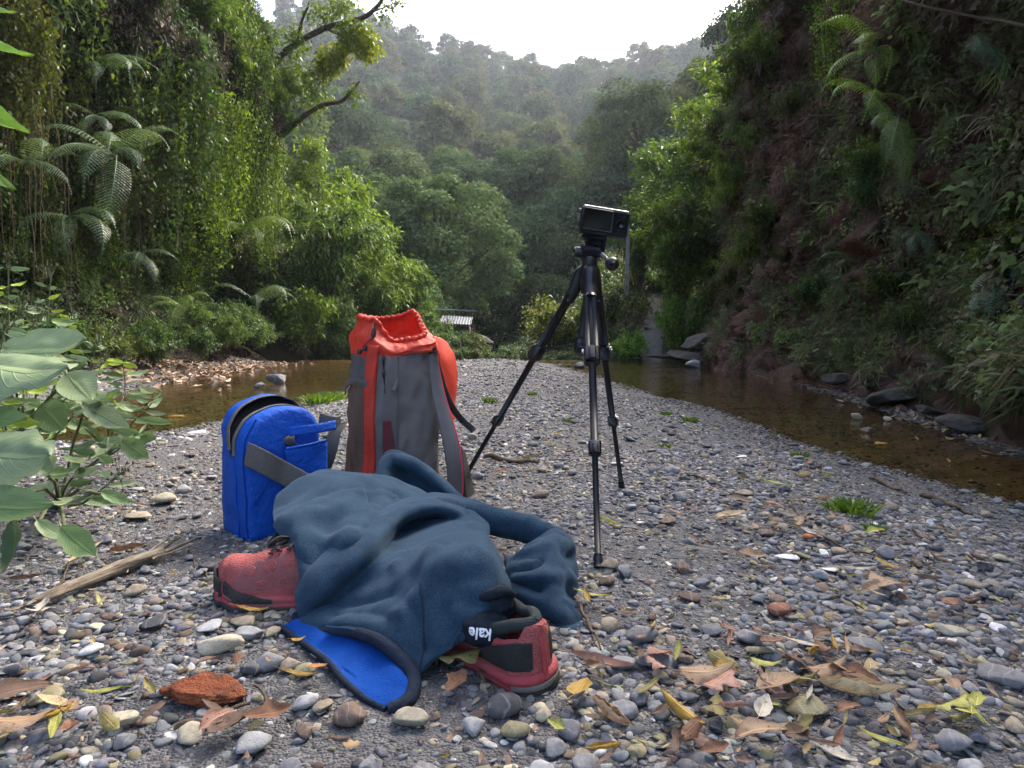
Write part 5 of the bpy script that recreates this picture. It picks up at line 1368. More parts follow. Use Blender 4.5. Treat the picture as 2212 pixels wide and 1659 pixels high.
M['dark_in'] = plain('dark_gap', (.010, .010, .012), .9, .1)
M['maroon'] = plain('maroon_print', (.16, .03, .038), .8, .2, (.10, .04, .045), 6, None, .2, weave=520)

def rrect(n, p=4.0):
    """unit rounded rectangle, n points from the front-left corner round by the front"""
    a = np.linspace(0, 2 * math.pi, n, endpoint=False) - 3 * math.pi / 4
    c, s = np.cos(a), np.sin(a)
    r = (np.abs(c) ** p + np.abs(s) ** p) ** (-1 / p)
    return c * r, s * r

# ------------------------------------------------------------------ backpack
PA = math.radians(30); PE1 = np.array([math.cos(PA), math.sin(PA), 0]); PE2 = np.array([-math.sin(PA), math.cos(PA), 0]); PC = np.array([-.327, 1.774, 0.0])
ZG = float(H([PC[0]], [PC[1]])[0])
pack = thing('backpack', 'grey and red hiking backpack standing open-topped on the gravel behind the jacket', 'backpack', tuple(PC))
PN = 144
px_, py_ = rrect(PN)
def pk_half(z):
    w = np.interp(z, [0, .05, .15, .28, .38, .43], [.100, .112, .108, .098, .092, .088])
    t = np.interp(z, [0, .05, .15, .28, .38, .43], [.098, .112, .112, .104, .092, .088])
    return w, t
def pk_pt(i, z, off=0.0, zz=None):
    """point on the body; i index (float) round the ring"""
    i = np.asarray(i, float); z = np.asarray(z, float)
    i0 = np.floor(i).astype(int) % PN; i1 = (i0 + 1) % PN; f = (i - np.floor(i))
    ux = px_[i0] * (1 - f) + px_[i1] * f; uy = py_[i0] * (1 - f) + py_[i1] * f
    w, t = pk_half(z)
    nl = np.hypot(ux / w, uy / t)
    x = ux * w + off * ux / w / nl; y = uy * t + off * uy / t / nl
    p = PC + x[..., None] * PE1 + y[..., None] * PE2
    lean = .03 * (z / .43) ** 2
    p = p + lean[..., None] * np.array([.2, .35, 0]); p[..., 2] = z + ZG
    return p
def wr(p, amp=.006, s=9, seed=1):
    n = p - np.array([PC[0], PC[1], 0]); n[..., 2] = 0; n = unit(n)
    q = p @ np.array([[.9, .1, .25], [-.1, .95, .2], [-.3, -.2, .9]])
    return p + n * (amp * vnoise(p * [1, 1, .55], s, 3, seed) + amp * .5 * np.abs(vnoise(p * [1.6, 1.6, .5], s * 2, 2, seed + 3)) + amp * .55 * (.3 - np.abs(vnoise(q * [1.3, 1.3, .45], s * 2.2, 2, seed + 6))))[..., None]
iz = np.linspace(0, .366, 60); ii = np.arange(PN)
I, Z = np.meshgrid(ii, iz, indexing='ij')
b_ = wr(pk_pt(I, Z), .011)
V, Fc = b_.reshape(-1, 3), [tuple(q) for q in grid_faces(PN, 60, wrap_u=True)]
Fc.append(tuple(i * 60 for i in range(PN)))
fixn(part('body', V, Fc, M['grey_cloth'], pack))
def pk_patch(name, i0, i1, z0, z1, off, mat, parent, amp=.004, ni=24, nz=40, zf=None, seed=2, if_=None, thick=.004):
    a = np.linspace(0, 1, ni); c = np.linspace(0, 1, nz)
    A, C = np.meshgrid(a, c, indexing='ij')
    Iz = i0 + (i1 - i0) * A
    if if_ is not None: Iz = if_(A, C)
    Zz = z0 + (z1 - z0) * C
    if zf is not None: Zz = zf(A, C)
    g = pk_pt(Iz, Zz, off); g = wr(g, .011)
    bulge = np.sin(np.clip(A, 0, 1) * math.pi) * .004
    back = pk_pt(Iz, Zz, off - thick - .012)
    V = np.concatenate([g.reshape(-1, 3), back.reshape(-1, 3)])
    f1 = grid_faces(ni, nz); f2 = f1[:, ::-1] + ni * nz
    idx = lambda r, k: r * nz + k
    rim = []
    for r in range(ni - 1): rim += [(idx(r, 0), idx(r + 1, 0)), (idx(r + 1, nz - 1), idx(r, nz - 1))]
    for k in range(nz - 1): rim += [(idx(0, k + 1), idx(0, k)), (idx(ni - 1, k), idx(ni - 1, k + 1))]
    Fs = [tuple(q) for q in f1] + [tuple(q) for q in f2] + [(b, a, a + ni * nz, b + ni * nz) for a, b in rim]
    return fixn(part(name, V, Fs, mat, parent))
# ring indices: front-left corner 0, front face 0..36, right 36..72, back 72..108, left side 108..144
mp_ = pk_patch('mesh_pocket', 113, 142.5, .0, .30, .006, M['mesh_pocket'], pack, .007, 30, 50, zf=lambda A, C: C * (.292 - .03 * (1 - A) + .018 * np.sin(A * math.pi)), seed=7)
g_ = np.linspace(112.6, 143, 30); pp = pk_pt(g_, .292 - .03 * (1 - np.linspace(0, 1, 30)) + .018 * np.sin(np.linspace(0, 1, 30) * math.pi), .014 + .008 * np.sin(np.linspace(0, 1, 30) * math.pi))
V, Fc = ribbon(pp, np.array([0, 0, .016]), .004); part('pocket_hem', V, Fc, M['grey_web'], mp_)
pk_patch('red_stripe', -2.2, 4.0, .0, .39, .010, M['red_trim'], pack, .004, 12, 60, if_=lambda A, C: -2.2 + 5.4 * A - 1.6 * np.sin(C * math.pi), seed=3)
pk_patch('emblem_panel', 6, 14, .03, .20, .0055, M['maroon'], pack, None, 14, 40, if_=lambda A, C: 5.5 + (9.5 - 6.0 * C) * A, thick=.003)
zp_ = pk_pt(np.linspace(5.2, 6.8, 30), np.linspace(.366, .20, 30), .008)
V, Fc = tube(zp_[:18], .0022, 6); zpp = part('zipper', V, Fc, M['black_web'], pack)
for zz in (.355, .318):
    c = pk_pt(np.array(5.6), np.array(zz), .013); V, Fc = box(c, PE1 * .006, PE2 * .005, [0, 0, .017]); part('zipper_pull', V, Fc, M['blk_plastic'], zpp)
V, Fc = tube(wr(pk_pt(np.linspace(13, 12.3, 24), np.linspace(.360, .06, 24), .002), .010), .0022, 5); part('seam', V, Fc, M['grey_web'], pack)
V, Fc = tube(pk_pt(15 - 4.6 * np.linspace(0, 1, 24) ** 1.6, np.linspace(.355, .275, 24), .003), np.linspace(.0025, .008, 24), 6); part('pleat', V, Fc, M['grey_cloth'], pack)

# gathered red collar, hem and inside
nz = 34; c = np.linspace(0, 1, nz)
ang = ii / PN * 2 * math.pi
rimz = .445 + .026 * np.cos((ii - 96) / PN * 2 * math.pi) + .010 * np.cos((ii - 60) / PN * 4 * math.pi) - .020 * np.exp(-((ii - 10) / 9.0) ** 2) + .016 * np.exp(-((np.minimum(ii, PN - ii)) / 5.0) ** 2) + .022 * np.exp(-((ii - 62) / 12.0) ** 2)
basez = .362 + .022 * np.clip((ii - 8) / 30, 0, 1) * (ii < 73) + .022 * np.clip((108 - ii) / 35, 0, 1) * (ii >= 73)
Cc, Ic = np.meshgrid(c, ii, indexing='ij')
zc_ = basez[None] + (rimz - basez)[None] * c[:, None]
bulge = .010 * np.sin(c * math.pi * .95) ** .8
close = 1 - .17 * sstep(.35, 1, c)
rip = .0055 * np.sin(Ic * 2 * math.pi / PN * 34 + 2 * np.sin(Ic * .13)) * (c ** 2)[:, None] * .7
w, t = pk_half(np.full_like(zc_, .38))
lx = (px_[None] * w) * close[:, None]; ly = (py_[None] * t) * close[:, None] 
nn_ = unit(np.stack([px_ / .092, py_ / .092], -1))
lx = lx + nn_[None, :, 0] * (bulge[:, None] + .006 * (1 - c)[:, None] + rip); ly = ly + nn_[None, :, 1] * (bulge[:, None] + .006 * (1 - c)[:, None] + rip) + .012 * c[:, None]
gq = PC + lx[..., None] * PE1 + ly[..., None] * PE2 + np.array([.006, .01, 0]); gq[..., 2] = zc_ + ZG + .004 * vnoise(np.stack([Ic * .09, Cc * 3, Ic * 0], -1), 1, 2, 3)
fold = .008 * vnoise(np.stack([np.cos(ang)[None] * 2 + 0 * Cc, np.sin(ang)[None] * 2 + 0 * Cc, Cc * 1.6], -1), 1.1, 3, 17)
gq = gq + (np.stack([nn_[:, 0], nn_[:, 1]], -1) @ np.array([[PE1[0], PE1[1]], [PE2[0], PE2[1]]]))[None, :, :].repeat(nz, 0)[..., [0, 1, 1]] * np.array([1, 1, 0]) * fold[..., None]
inner = gq * 1.0; cen = np.array([PC[0] + .006, PC[1] + .01, 0])
inner[..., :2] = cen[:2] + (gq[..., :2] - cen[:2]) * .965
V = np.concatenate([gq.reshape(-1, 3), inner.reshape(-1, 3)])
f1 = grid_faces(nz, PN, wrap_v=True); f2 = f1[:, ::-1] + nz * PN
rim = [((nz - 1) * PN + k, (nz - 1) * PN + (k + 1) % PN, nz * PN + (nz - 1) * PN + (k + 1) % PN, nz * PN + (nz - 1) * PN + k) for k in range(PN)]
col_ = part('collar', V, [tuple(q) for q in f1] + [tuple(q) for q in f2] + rim, M['red_cloth'], pack)
hp = np.concatenate([gq[-1], gq[-1][:1]]); hp = hp + np.array([0, 0, .002])
V, Fc = tube(hp, .0058 + .0020 * np.sin(np.arange(PN + 1) / PN * 2 * math.pi * 34), 8); part('gathered_hem', V, Fc, M['red_cloth'], col_)
V, Fc = ribbon(np.concatenate([gq[1], gq[1][:2]]), np.array([0, 0, .008]), .003); part('collar_seam', V, Fc, M['red_trim'], col_)
# drawcord with toggles at the left corner
cp = [gq[-2, 0] + [-.004, -.006, 0], gq[-8, 1] + [-.003, -.010, -.008], gq[12, 143] + [-.006, -.012, 0], gq[4, 141] + [-.012, -.010, .004]]
V, Fc = tube(catmull(cp, 24), .0018, 6); dc = part('drawcord', V, Fc, M['blk_plastic'], pack)
for q, h_, r_ in ((gq[-9, 1] + np.array([-.004, -.012, 0]), .022, .006), (gq[7, 142] + np.array([-.008, -.012, .002]), .014, .006), (gq[5, 139] + np.array([-.013, -.008, 0]), .012, .006)):
    V, Fc = lathe([(-h_ / 2, r_ * .7), (-h_ * .35, r_), (h_ * .35, r_), (h_ / 2, r_ * .7)], q, (.1, .2, 1), 12); part('toggle', V, Fc, M['blk_plastic'], dc)
# red lid thrown back on the far side, with its dark binding
lid = [[P(936, 727, 1.80), P(948, 731, 1.88), P(962, 742, 1.96)], [P(943, 760, 1.76), P(966, 762, 1.84), P(978, 768, 1.93)], [P(948, 800, 1.76), P(975, 795, 1.83), P(984, 800, 1.92)], [P(956, 845, 1.76), P(978, 835, 1.82), P(985, 845, 1.90)], [P(967, 888, 1.77), P(978, 880, 1.82), P(984, 878, 1.88)], [P(974, 906, 1.78), P(981, 905, 1.82), P(984, 902, 1.86)]]
s_ = surf_grid(np.array(lid), 40, 16); s_ = s_ + .004 * vnoise(s_, 14, 3, 5)[..., None]
lidp = part('lid', s_.reshape(-1, 3), grid_faces(40, 16), M['red_cloth'], pack); m_ = lidp.modifiers.new('thick', 'SOLIDIFY'); m_.thickness = .006; m_.offset = 0
edge = catmull([P(934, 752, 1.745), P(944, 790, 1.745), P(957, 835, 1.75), P(972, 872, 1.76), P(990, 898, 1.77), P(1004, 914, 1.78)], 40)
V, Fc = ribbon(edge, np.array([.016, .010, .004]), .006); part('binding', V, Fc, M['black_web'], lidp)
V, Fc = ribbon(catmull([P(996, 906, 1.775), P(1006, 915, 1.78), P(1018, 925, 1.785), P(1024, 931, 1.785)], 12), np.array([.012, .01, .01]), .003); part('lid_strap', V, Fc, M['black_web'], lidp)
# shoulder strap hanging down the right side
sp_ = catmull([P(936, 766, 1.70), P(938, 800, 1.70), P(946, 850, 1.69), P(959, 900, 1.675), P(972, 950, 1.66), P(980, 1000, 1.65), P(983, 1050, 1.645), P(981, 1085, 1.64)], 50)
wv = np.stack([np.interp(np.linspace(0, 1, 50), [0, .3, .6, 1], [.016, .030, .038, .034]), np.full(50, .012), np.zeros(50)], 1)
V, Fc = ribbon(sp_, wv, .012); st = part('shoulder_strap', V, Fc, M['grey_cloth'], pack)
V, Fc = tube(sp_ + wv * .52 + [0, -.003, 0], .0032, 6); part('piping', V, Fc, M['pink_pipe'], st)
hb = [[P(992, 965, 1.70), P(1000, 975, 1.74)], [P(996, 1010, 1.68), P(1010, 1015, 1.73)], [P(1000, 1060, 1.66), P(1020, 1058, 1.72)], [P(1003, 1092, 1.65), P(1030, 1082, 1.71)]]
s_ = surf_grid(np.array(hb), 20, 6); hbp = part('hip_belt', s_.reshape(-1, 3), grid_faces(20, 6), M['black_web'], pack); m_ = hbp.modifiers.new('thick', 'SOLIDIFY'); m_.thickness = .012; m_.offset = 0

# ------------------------------------------------------------------ blue bag
BA = math.radians(45); BE1 = np.array([math.cos(BA), math.sin(BA), 0]); BE2 = np.array([-math.sin(BA), math.cos(BA), 0])
BK = np.array(G(535, 1176)); BZ = float(H([BK[0]], [BK[1]])[0]) - .004; BW, BT = .172, .145
bag = thing('blue_bag', 'bright blue zip-top bag with grey shoulder strap standing left of the backpack', 'bag', (BK[0] + .08, BK[1] + .08, BZ))
prof = catmull([(0, 0), (-.002, .08), (.000, .17), (.007, .215), (.034, .250), (.085, .270), (.130, .266), (.158, .243), (.169, .19), (.175, .09), (.174, 0)], 64)
def bag_ring(dep, inset=0.0, shear=0.0, dz=0.0):
    c = np.array([.086, .13]); q = c + (prof - c) * (1 - inset / np.array([.086, .14]))
    zz = np.maximum(q[:, 1], 0)
    d = dep + shear * sstep(.14, .27, zz)
    p = BK + q[:, 0, None] * BE1 + d[:, None] * BE2
    p[:, 2] = BZ + zz * (1 + dz)
    n_ = vnoise(p, 13, 3, 31)
    return p + (BE2 * -.004 + BE1 * .0035) * n_[:, None] + (BE1 * .003 - BE2 * .003) * (np.abs(vnoise(p * [1, 1, .7], 24, 3, 37)) - .3)[:, None]
def bag_loft(name, specs, mat, parent, cap0=True, cap1=True):
    Rg = np.stack([bag_ring(*s) for s in specs])
    m = len(specs); Fs = [tuple(q) for q in grid_faces(m, 64)]
    V = Rg.reshape(-1, 3)
    for k in range(m - 1): Fs.append((k * 64, (k + 1) * 64, (k + 1) * 64 + 63, k * 64 + 63))
    base = len(V); add = []
    for e, on in ((0, cap0), (m - 1, cap1)):
        if not on: continue
        ring = Rg[e]; cc = ring.mean(0); k0 = base + sum(len(a) for a in add)
        rr = []
        prev = [e * 64 + j for j in range(64)]
        for f in (.75, .5, .25):
            pts = cc + (ring - cc) * f + (-BE2 if e == 0 else BE2) * (.008 * (1 - f)) ; pts = pts + (BE2 * .004) * vnoise(pts, 11, 2, 3)[:, None]
            rr.append(pts); cur = [k0 + (len(rr) - 1) * 64 + j for j in range(64)]
            for j in range(64): Fs.append((prev[j], prev[(j + 1) % 64], cur[(j + 1) % 64], cur[j]))
            prev = cur
        Fs.append(tuple(prev)); add.append(np.concatenate(rr))
    V = np.concatenate([V] + add)
    return fixn(part(name, V, Fs, mat, parent))
bag_loft('front_half', [(.0, .014), (.002, .006), (.008, .001), (.016, 0), (.035, 0), (.048, 0, .000)], M['blue_cloth'], bag, True, False)
bag_loft('back_half', [(.060, 0, .036, .06), (.085, 0, .034, .075), (.110, 0, .026, .06), (.128, .004, .020, .04), (.142, .016, .012)], M['blue_cloth'], bag, False, True)
Rg = np.stack([bag_ring(*a_) for a_ in ((.047, .002, 0, 0), (.052, .016, .006, 0), (.060, .016, .028, .03), (.062, .003, .036, .06))]); part('dark_opening', Rg.reshape(-1, 3), [tuple(q) for q in grid_faces(4, 64)], M['dark_in'], bag)  # near-black sheet set in the gap to darken the open inside
for d_, sh, dz_ in ((.0485, .001, 0), (.0595, .0355, .062)):
    r_ = bag_ring(d_, -.0015, sh, dz_)[13:52]
    V, Fc = ribbon(r_, BE2 * .013, .0025); zt = part('zipper_tape', V, Fc, M['grey_web'], bag)
lo = bag_ring(.056, -.001)
for sl in (slice(0, 14), slice(52, 64)):
    V, Fc = ribbon(lo[sl], BE2 * .022, .004); part('side_web', V, Fc, M['blue_cloth'], bag)
# pocket on the wide face
def bp(u, z, off): return BK + BE1 * u + np.array([0, 0, BZ + z]) * np.array([1, 1, 1]) - np.array([0, 0, BK[2]]) - BE2 * off
A, C = np.meshgrid(np.linspace(0, 1, 20), np.linspace(0, 1, 20), indexing='ij')
fr = np.array([[bp(.078 + .090 * a, .02 + (.165 + .008 * a) * c_, .010 + .007 * math.sin(a * math.pi) * (.4 + .6 * c_)) for c_ in np.linspace(0, 1, 20)] for a in np.linspace(0, 1, 20)])
pk = part('front_pocket', fr.reshape(-1, 3), grid_faces(20, 20), M['blue_cloth'], bag); m_ = pk.modifiers.new('thick', 'SOLIDIFY'); m_.thickness = .010; m_.offset = 1
hem = np.array([bp(.078 + .092 * a, .188 + .008 * a, .018 + .008 * math.sin(a * math.pi)) for a in np.linspace(0, 1, 20)])
V, Fc = tube(hem, .003, 6); part('pocket_hem', V, Fc, M['blue_cloth'], pk)
flap = np.array([[bp(.086 + .102 * a, .212 + .020 * c_ + .006 * a, .012 + .022 * math.sin(a * 2.6) ** .7 - .004 * c_) for c_ in np.linspace(0, 1, 5)] for a in np.linspace(0.02, 1, 20)])
fl_ = part('handle_band', flap.reshape(-1, 3), grid_faces(20, 5), M['blue_cloth'], bag); m_ = fl_.modifiers.new('thick', 'SOLIDIFY'); m_.thickness = .005; m_.offset = 0
V, Fc = ribbon(catmull([P(652, 914, 1.408), P(647, 920, 1.398), P(637, 938, 1.372), P(625, 946, 1.352), P(627, 957, 1.355), P(634, 964, 1.372)], 24), np.array(BE1) * .022, .003); part('web_loop', V, Fc, M['grey_web'], bag)
V, Fc = ribbon(catmull([P(690, 906, 1.455), P(704, 911, 1.45), P(722, 914, 1.46), P(734, 912, 1.48)], 20), np.array([.004, 0, .030]), .003); part('web_loop', V, Fc, M['grey_web'], bag)
V, Fc = ribbon(catmull([P(735, 915, 1.48), P(722, 938, 1.46), P(716, 965, 1.45), P(707, 995, 1.45), P(700, 1015, 1.46)], 24), np.array([.030, .010, .006]), .003); part('web_strap', V, Fc, M['grey_web'], bag)
# shoulder strap across the front
ss = catmull([P(487, 958, 1.405), P(499, 966, 1.372), P(518, 974, 1.328), P(540, 984, 1.302), P(575, 1001, 1.305), P(615, 1023, 1.325), P(660, 1048, 1.33), P(700, 1075, 1.33)], 60)
wv = np.zeros((60, 3)); wv[:] = np.array([.013, .0, .046]); wv[:14] = np.linspace([.0, .004, .022], [.013, 0, .046], 14)
V, Fc = ribbon(ss, wv, .004); part('shoulder_strap', V, Fc, M['grey_web'], bag)
# side seams
V, Fc = tube(np.array([bag_ring(.006, -.001)[k] for k in range(0, 26)]), .002, 5); part('seam', V, Fc, M['blue_cloth'], bag)
# ------------------------------------------------------------------ tripod
fF, fL, fR = np.array(G(1292, 1228)), np.array(G(993, 1056)), np.array(G(1343, 1060))
for f in (fF, fL, fR): f[2] = float(H([f[0]], [f[1]])[0]) + .004
AP = np.array(P(1273, 588, 1.56))
tri = thing('tripod', 'black three-legged camera tripod with legs extended on the gravel', 'tripod', tuple(((fF + fL + fR) / 3) * [1, 1, 0]))
top = AP + [0, 0, .012]
def rod(a, b, r, seg=12): return tube(np.stack([a, b]), r, seg)
def lerp(a, b, t): return a + (b - a) * t
V, Fc = lathe([(-.050, .018), (-.03, .023), (0, .025), (.012, .022), (.02, .017), (.04, .0155)], AP + [0, 0, .0], (0, 0, 1), 20)
sh_ = part('shoulder', V, Fc, M['blk_plastic'], tri)
for f in (fF, fL, fR):
    out = f - AP; out[2] = 0; out = out / np.linalg.norm(out)
    hip = AP + out * .036 + [0, 0, -.032]
    V, Fc = tube(catmull([AP + out * .006 + [0, 0, .006], AP + out * .024 + [0, 0, -.003], hip, hip + (f - hip) * .06], 14), [.016] * 9 + [.015] * 5, 12); part('arm', V, Fc, M['blk_plastic'], sh_)
    leg = bpy.data.objects.new('leg', None)
    # leg sections narrow towards the foot
    d = (f - hip) / np.linalg.norm(f - hip); s_ = np.cross(d, out); s_ /= np.linalg.norm(s_)
    t1, t2 = .30, .64
    q1, q2 = lerp(hip, f, t1), lerp(hip, f, t2)
    V, Fc = merge(rod(hip + d * .02 + s_ * .0085, q1 + s_ * .0085, .0072), rod(hip + d * .02 - s_ * .0085, q1 - s_ * .0085, .0072), box(lerp(hip, q1, .5), s_ * .014, d * np.linalg.norm(q1 - hip) * .9, np.cross(s_, d) * .009))
    lg = part('leg', V, Fc, M['blk_metal'], tri)
    part('leg_section', *rod(q1, q2, .0080), M['blk_metal'], lg)
    part('leg_section', *rod(q2, f - d * .004, .0060), M['blk_metal'], lg)
    nn = np.cross(s_, d)
    for q, k in ((q1, 1.0), (q2, .72)):
        V, Fc = merge(box(q, s_ * .036 * k, d * .044 * k, nn * .026 * k, .2), box(q + nn * .014 * k + d * .004, s_ * .016 * k, d * .03 * k, nn * .012 * k, .2)); part('clamp', V, Fc, M['blk_plastic'], lg)
        V, Fc = lathe([(-.008 * k, .004 * k), (.0, .0055 * k), (.002 * k, .004 * k)], q + s_ * .02 * k - d * .01, s_, 10); part('bolt', V, Fc, M['silver'], lg)
    V, Fc = lathe([(-.020, .0075), (-.014, .0088), (-.004, .0092), (.004, .008)], f, d, 14); part('foot', V, Fc, M['blk_plastic'], lg)
colb = np.array(P(1253, 756, 1.585))
part('centre_column', *rod(AP + [0, 0, -.03], colb, .0105, 14), M['blk_metal'], tri)
hub = lerp(AP, colb, .93)
V, Fc = lathe([(-.02, .013), (-.014, .017), (.012, .017), (.02, .012)], hub, AP - colb, 16); part('hub', V, Fc, M['blk_plastic'], tri)
for f in (fF, fL, fR):
    out = f - AP; out[2] = 0; out = out / np.linalg.norm(out); hip = AP + out * .036 + [0, 0, -.032]
    q = lerp(hip, f, .285); dd = q - hub; w = np.cross(dd, [0, 0, 1.0]); w = w / np.linalg.norm(w)
    V, Fc = box((hub + q) / 2, dd * .97, w * .012, np.cross(w, dd) / np.linalg.norm(dd) * .005); part('brace', V, Fc, M['blk_plastic'], tri)
# pan head
hc = np.array(P(1275, 547, 1.555))
V, Fc = merge(lathe([(-.026, .014), (-.020, .017), (.0, .015), (.02, .014)], hc + [0, 0, -.008], (0, 0, 1), 16), box(hc + [0, 0, .002], [.050, 0, -.004], [0, .034, 0], [.002, 0, .026], .2)); ph = part('pan_head', V, Fc, M['blk_plastic'], tri)
V, Fc = lathe([(-.012, .008), (-.010, .0125), (.006, .0125), (.010, .010)], np.array(P(1251, 545, 1.55)), (1, .15, -.06), 18); part('lock_knob', V, Fc, M['blk_plastic'], ph)
V, Fc = box(np.array(P(1280, 524, 1.555)), [.034, 0, -.004], [0, .03, 0], [.002, 0, .026], .2); part('tilt_block', V, Fc, M['blk_plastic'], ph)
V, Fc = box(np.array(P(1303, 530, 1.55)), [.011, 0, 0], [0, .02, 0], [.008, 0, .044], .25); part('side_arm', V, Fc, M['blk_plastic'], ph)
pl = np.array(P(1282, 508, 1.552))
V, Fc = merge(box(pl, [.056, 0, -.007], [0, .044, 0], [.0012, 0, .009], .2), box(pl + [.001, 0, -.009], [.046, 0, -.006], [0, .036, 0], [.001, 0, .008], .2)); part('quick_release_plate', V, Fc, M['blk_plastic'], ph)
ha, hb_ = np.array(P(1300, 548, 1.55)), np.array(P(1322, 570, 1.40))
V, Fc = rod(ha, hb_, .0042, 10); hn = part('pan_handle', V, Fc, M['silver'], ph)
dr = (hb_ - ha) / np.linalg.norm(hb_ - ha)
V, Fc = lathe([(-.022, .006), (-.014, .0115), (-.004, .0148), (.006, .0142), (.012, .0105), (.015, .004)], hb_, dr, 20); part('grip', V, Fc, M['blk_plastic'], hn)

# ------------------------------------------------------------------ compact camera on the tripod
cc = np.array(P(1304.5, 482, 1.55))
ca = unit(np.array([1, .10, -.135])); cu = unit(np.array([.135, .06, 1.0])); cn = unit(np.cross(cu, ca)); cn = cn if cn[1] < 0 else -cn       # cn points back towards the viewer
cu = unit(np.cross(ca, cn)) * (1 if np.cross(ca, cn)[2] > 0 else -1)
comp = thing('compact_camera', 'small black digital camera with dark screen mounted on the tripod head', 'camera', tuple(cc))
CW, CH_, CD = .114, .060, .028
V, Fc = box(cc, ca * CW, cu * CH_, cn * CD, .16); part('body', V, Fc, M['blk_plastic'], comp)
M['screen'] = plain('screen_glass', (.028, .034, .028), .12, .5)
V, Fc = box(cc - ca * .0185 + cn * (CD / 2 + .0015) + cu * .001, ca * .070, cu * .050, cn * .004, .15); sf = part('screen_frame', V, Fc, M['blk_plastic'], comp)
V, Fc = box(cc - ca * .0185 + cn * (CD / 2 + .0035) + cu * .002, ca * .063, cu * .043, cn * .0016, .2); part('screen', V, Fc, M['screen'], sf)
V, Fc = merge(box(cc - ca * .0185 - cu * .0225 + cn * (CD / 2 + .0042), ca * .066, cu * .0016, cn * .0012, .2), box(cc + ca * .0155 + cn * (CD / 2 + .0042), ca * .0014, cu * .044, cn * .0012, .2)); part('screen_edge', V, Fc, plain('edge_grey', (.16, .17, .17), .35, .5), sf)
V, Fc = box(cc + cu * (CH_ / 2 + .001), ca * (CW - .008), cu * .004, cn * (CD - .006), .3); part('top_plate', V, Fc, M['silver'], comp)
V, Fc = lathe([(0, .008), (.003, .008), (.004, .007)], cc + ca * .026 + cu * (CH_ / 2 + .002), cu, 18); part('mode_dial', V, Fc, M['blk_plastic'], comp)
V, Fc = lathe([(0, .005), (.003, .005), (.0036, .004)], cc - ca * .006 + cu * (CH_ / 2 + .002), cu, 14); part('shutter_button', V, Fc, M['silver'], comp)
V, Fc = lathe([(0, .0105), (.002, .0105), (.003, .009)], cc + ca * .036 + cn * (CD / 2), cn, 20); part('control_wheel', V, Fc, M['blk_plastic'], comp)
for du, dv in ((.028, .018), (.043, .018), (.028, -.017), (.043, -.017)):
    V, Fc = lathe([(0, .0032), (.0015, .0032), (.002, .0025)], cc + ca * du + cu * dv + cn * (CD / 2), cn, 10); part('button', V, Fc, M['blk_metal'], comp)
V, Fc = lathe([(0, .026), (.012, .026), (.013, .023), (.024, .023), (.025, .020)], cc - ca * .016 - cn * (CD / 2), -cn, 24); part('lens', V, Fc, M['blk_metal'], comp)
V, Fc = merge(box(cc - ca * (CW / 2 + .002) + cu * .022, ca * .005, cu * .005, cn * .008), box(cc - ca * (CW / 2 + .001) + cu * .005, ca * .003, cu * .016, cn * .01)); part('strap_lug', V, Fc, M['silver'], comp)
M['strap'] = plain('grey_wrist_strap', (.12, .11, .10), .8, .2, (.16, .15, .14), 40, None, .2)
stp = catmull([P(1357, 484, 1.548), P(1357, 520, 1.546), P(1354, 560, 1.545), P(1351, 610, 1.545), P(1350, 630, 1.545), P(1353, 635, 1.545), P(1356, 628, 1.546), P(1357, 585, 1.547), P(1357, 545, 1.548), P(1358, 500, 1.549)], 60)
V, Fc = tube(stp, .0022, 6); part('wrist_strap', V, Fc, M['strap'], comp)
V, Fc = ribbon(catmull([P(1356, 486, 1.545), P(1356, 540, 1.543), P(1354, 592, 1.543)], 20), np.array([.009, 0, 0]), .0025); part('wrist_strap', V, Fc, M['strap'], comp)
# ------------------------------------------------------------------ fleece jacket heaped over the shoes
def fleece_mat():
    m, nt, nd, lk = new_mat('navy_fleece')
    out = N(nd, 'OutputMaterial'); b = N(nd, 'BsdfPrincipled', Roughness=0.95)
    b.inputs['Specular IOR Level'].default_value = .12; b.inputs['Sheen Weight'].default_value = .16; b.inputs['Sheen Roughness'].default_value = .5
    b.inputs['Sheen Tint'].default_value = (.35, .5, .65, 1)
    tc = N(nd, 'TexCoord')
    n = N(nd, 'TexNoise', Scale=420.0, Detail=3.0, Roughness=.8); lk.new(tc.outputs['Object'], n.inputs['Vector'])
    n2 = N(nd, 'TexNoise', Scale=36.0, Detail=5.0, Roughness=.7); lk.new(tc.outputs['Object'], n2.inputs['Vector'])
    r = ramp(nd, [(.3, (.0135, .031, .054)), (.7, (.024, .052, .084))]); lk.new(n2.outputs[0], r.inputs[0])
    r3 = ramp(nd, [(.35, (.7, .7, .7)), (.65, (1.25, 1.25, 1.25))]); lk.new(n.outputs[0], r3.inputs[0])
    c = mixc(nd, lk, 1., r.outputs[0], r3.outputs[0], 'MULTIPLY')
    lk.new(c, b.inputs['Base Color'])
    ad = N(nd, 'Math', operation='ADD'); lk.new(n.outputs[0], ad.inputs[0]); lk.new(n2.outputs[0], ad.inputs[1])
    bp = N(nd, 'Bump', Strength=.55, Distance=.003); lk.new(ad.outputs[0], bp.inputs['Height']); lk.new(bp.outputs[0], b.inputs['Normal'])
    lk.new(b.outputs[0], out.inputs[0]); return m
M['fleece'] = fleece_mat()
M['lining'] = plain('blue_lining', (.003, .042, .22), .88, .12, (.004, .055, .28), 30, 300, .3)
M['cuff'] = plain('dark_hem_band', (.012, .018, .032), .9, .15, (.02, .028, .045), 60, 300, .4)
jack = thing('fleece_jacket', 'dark navy fleece jacket with bright blue inside heaped over the running shoes', 'jacket', tuple(G(900, 1330)))
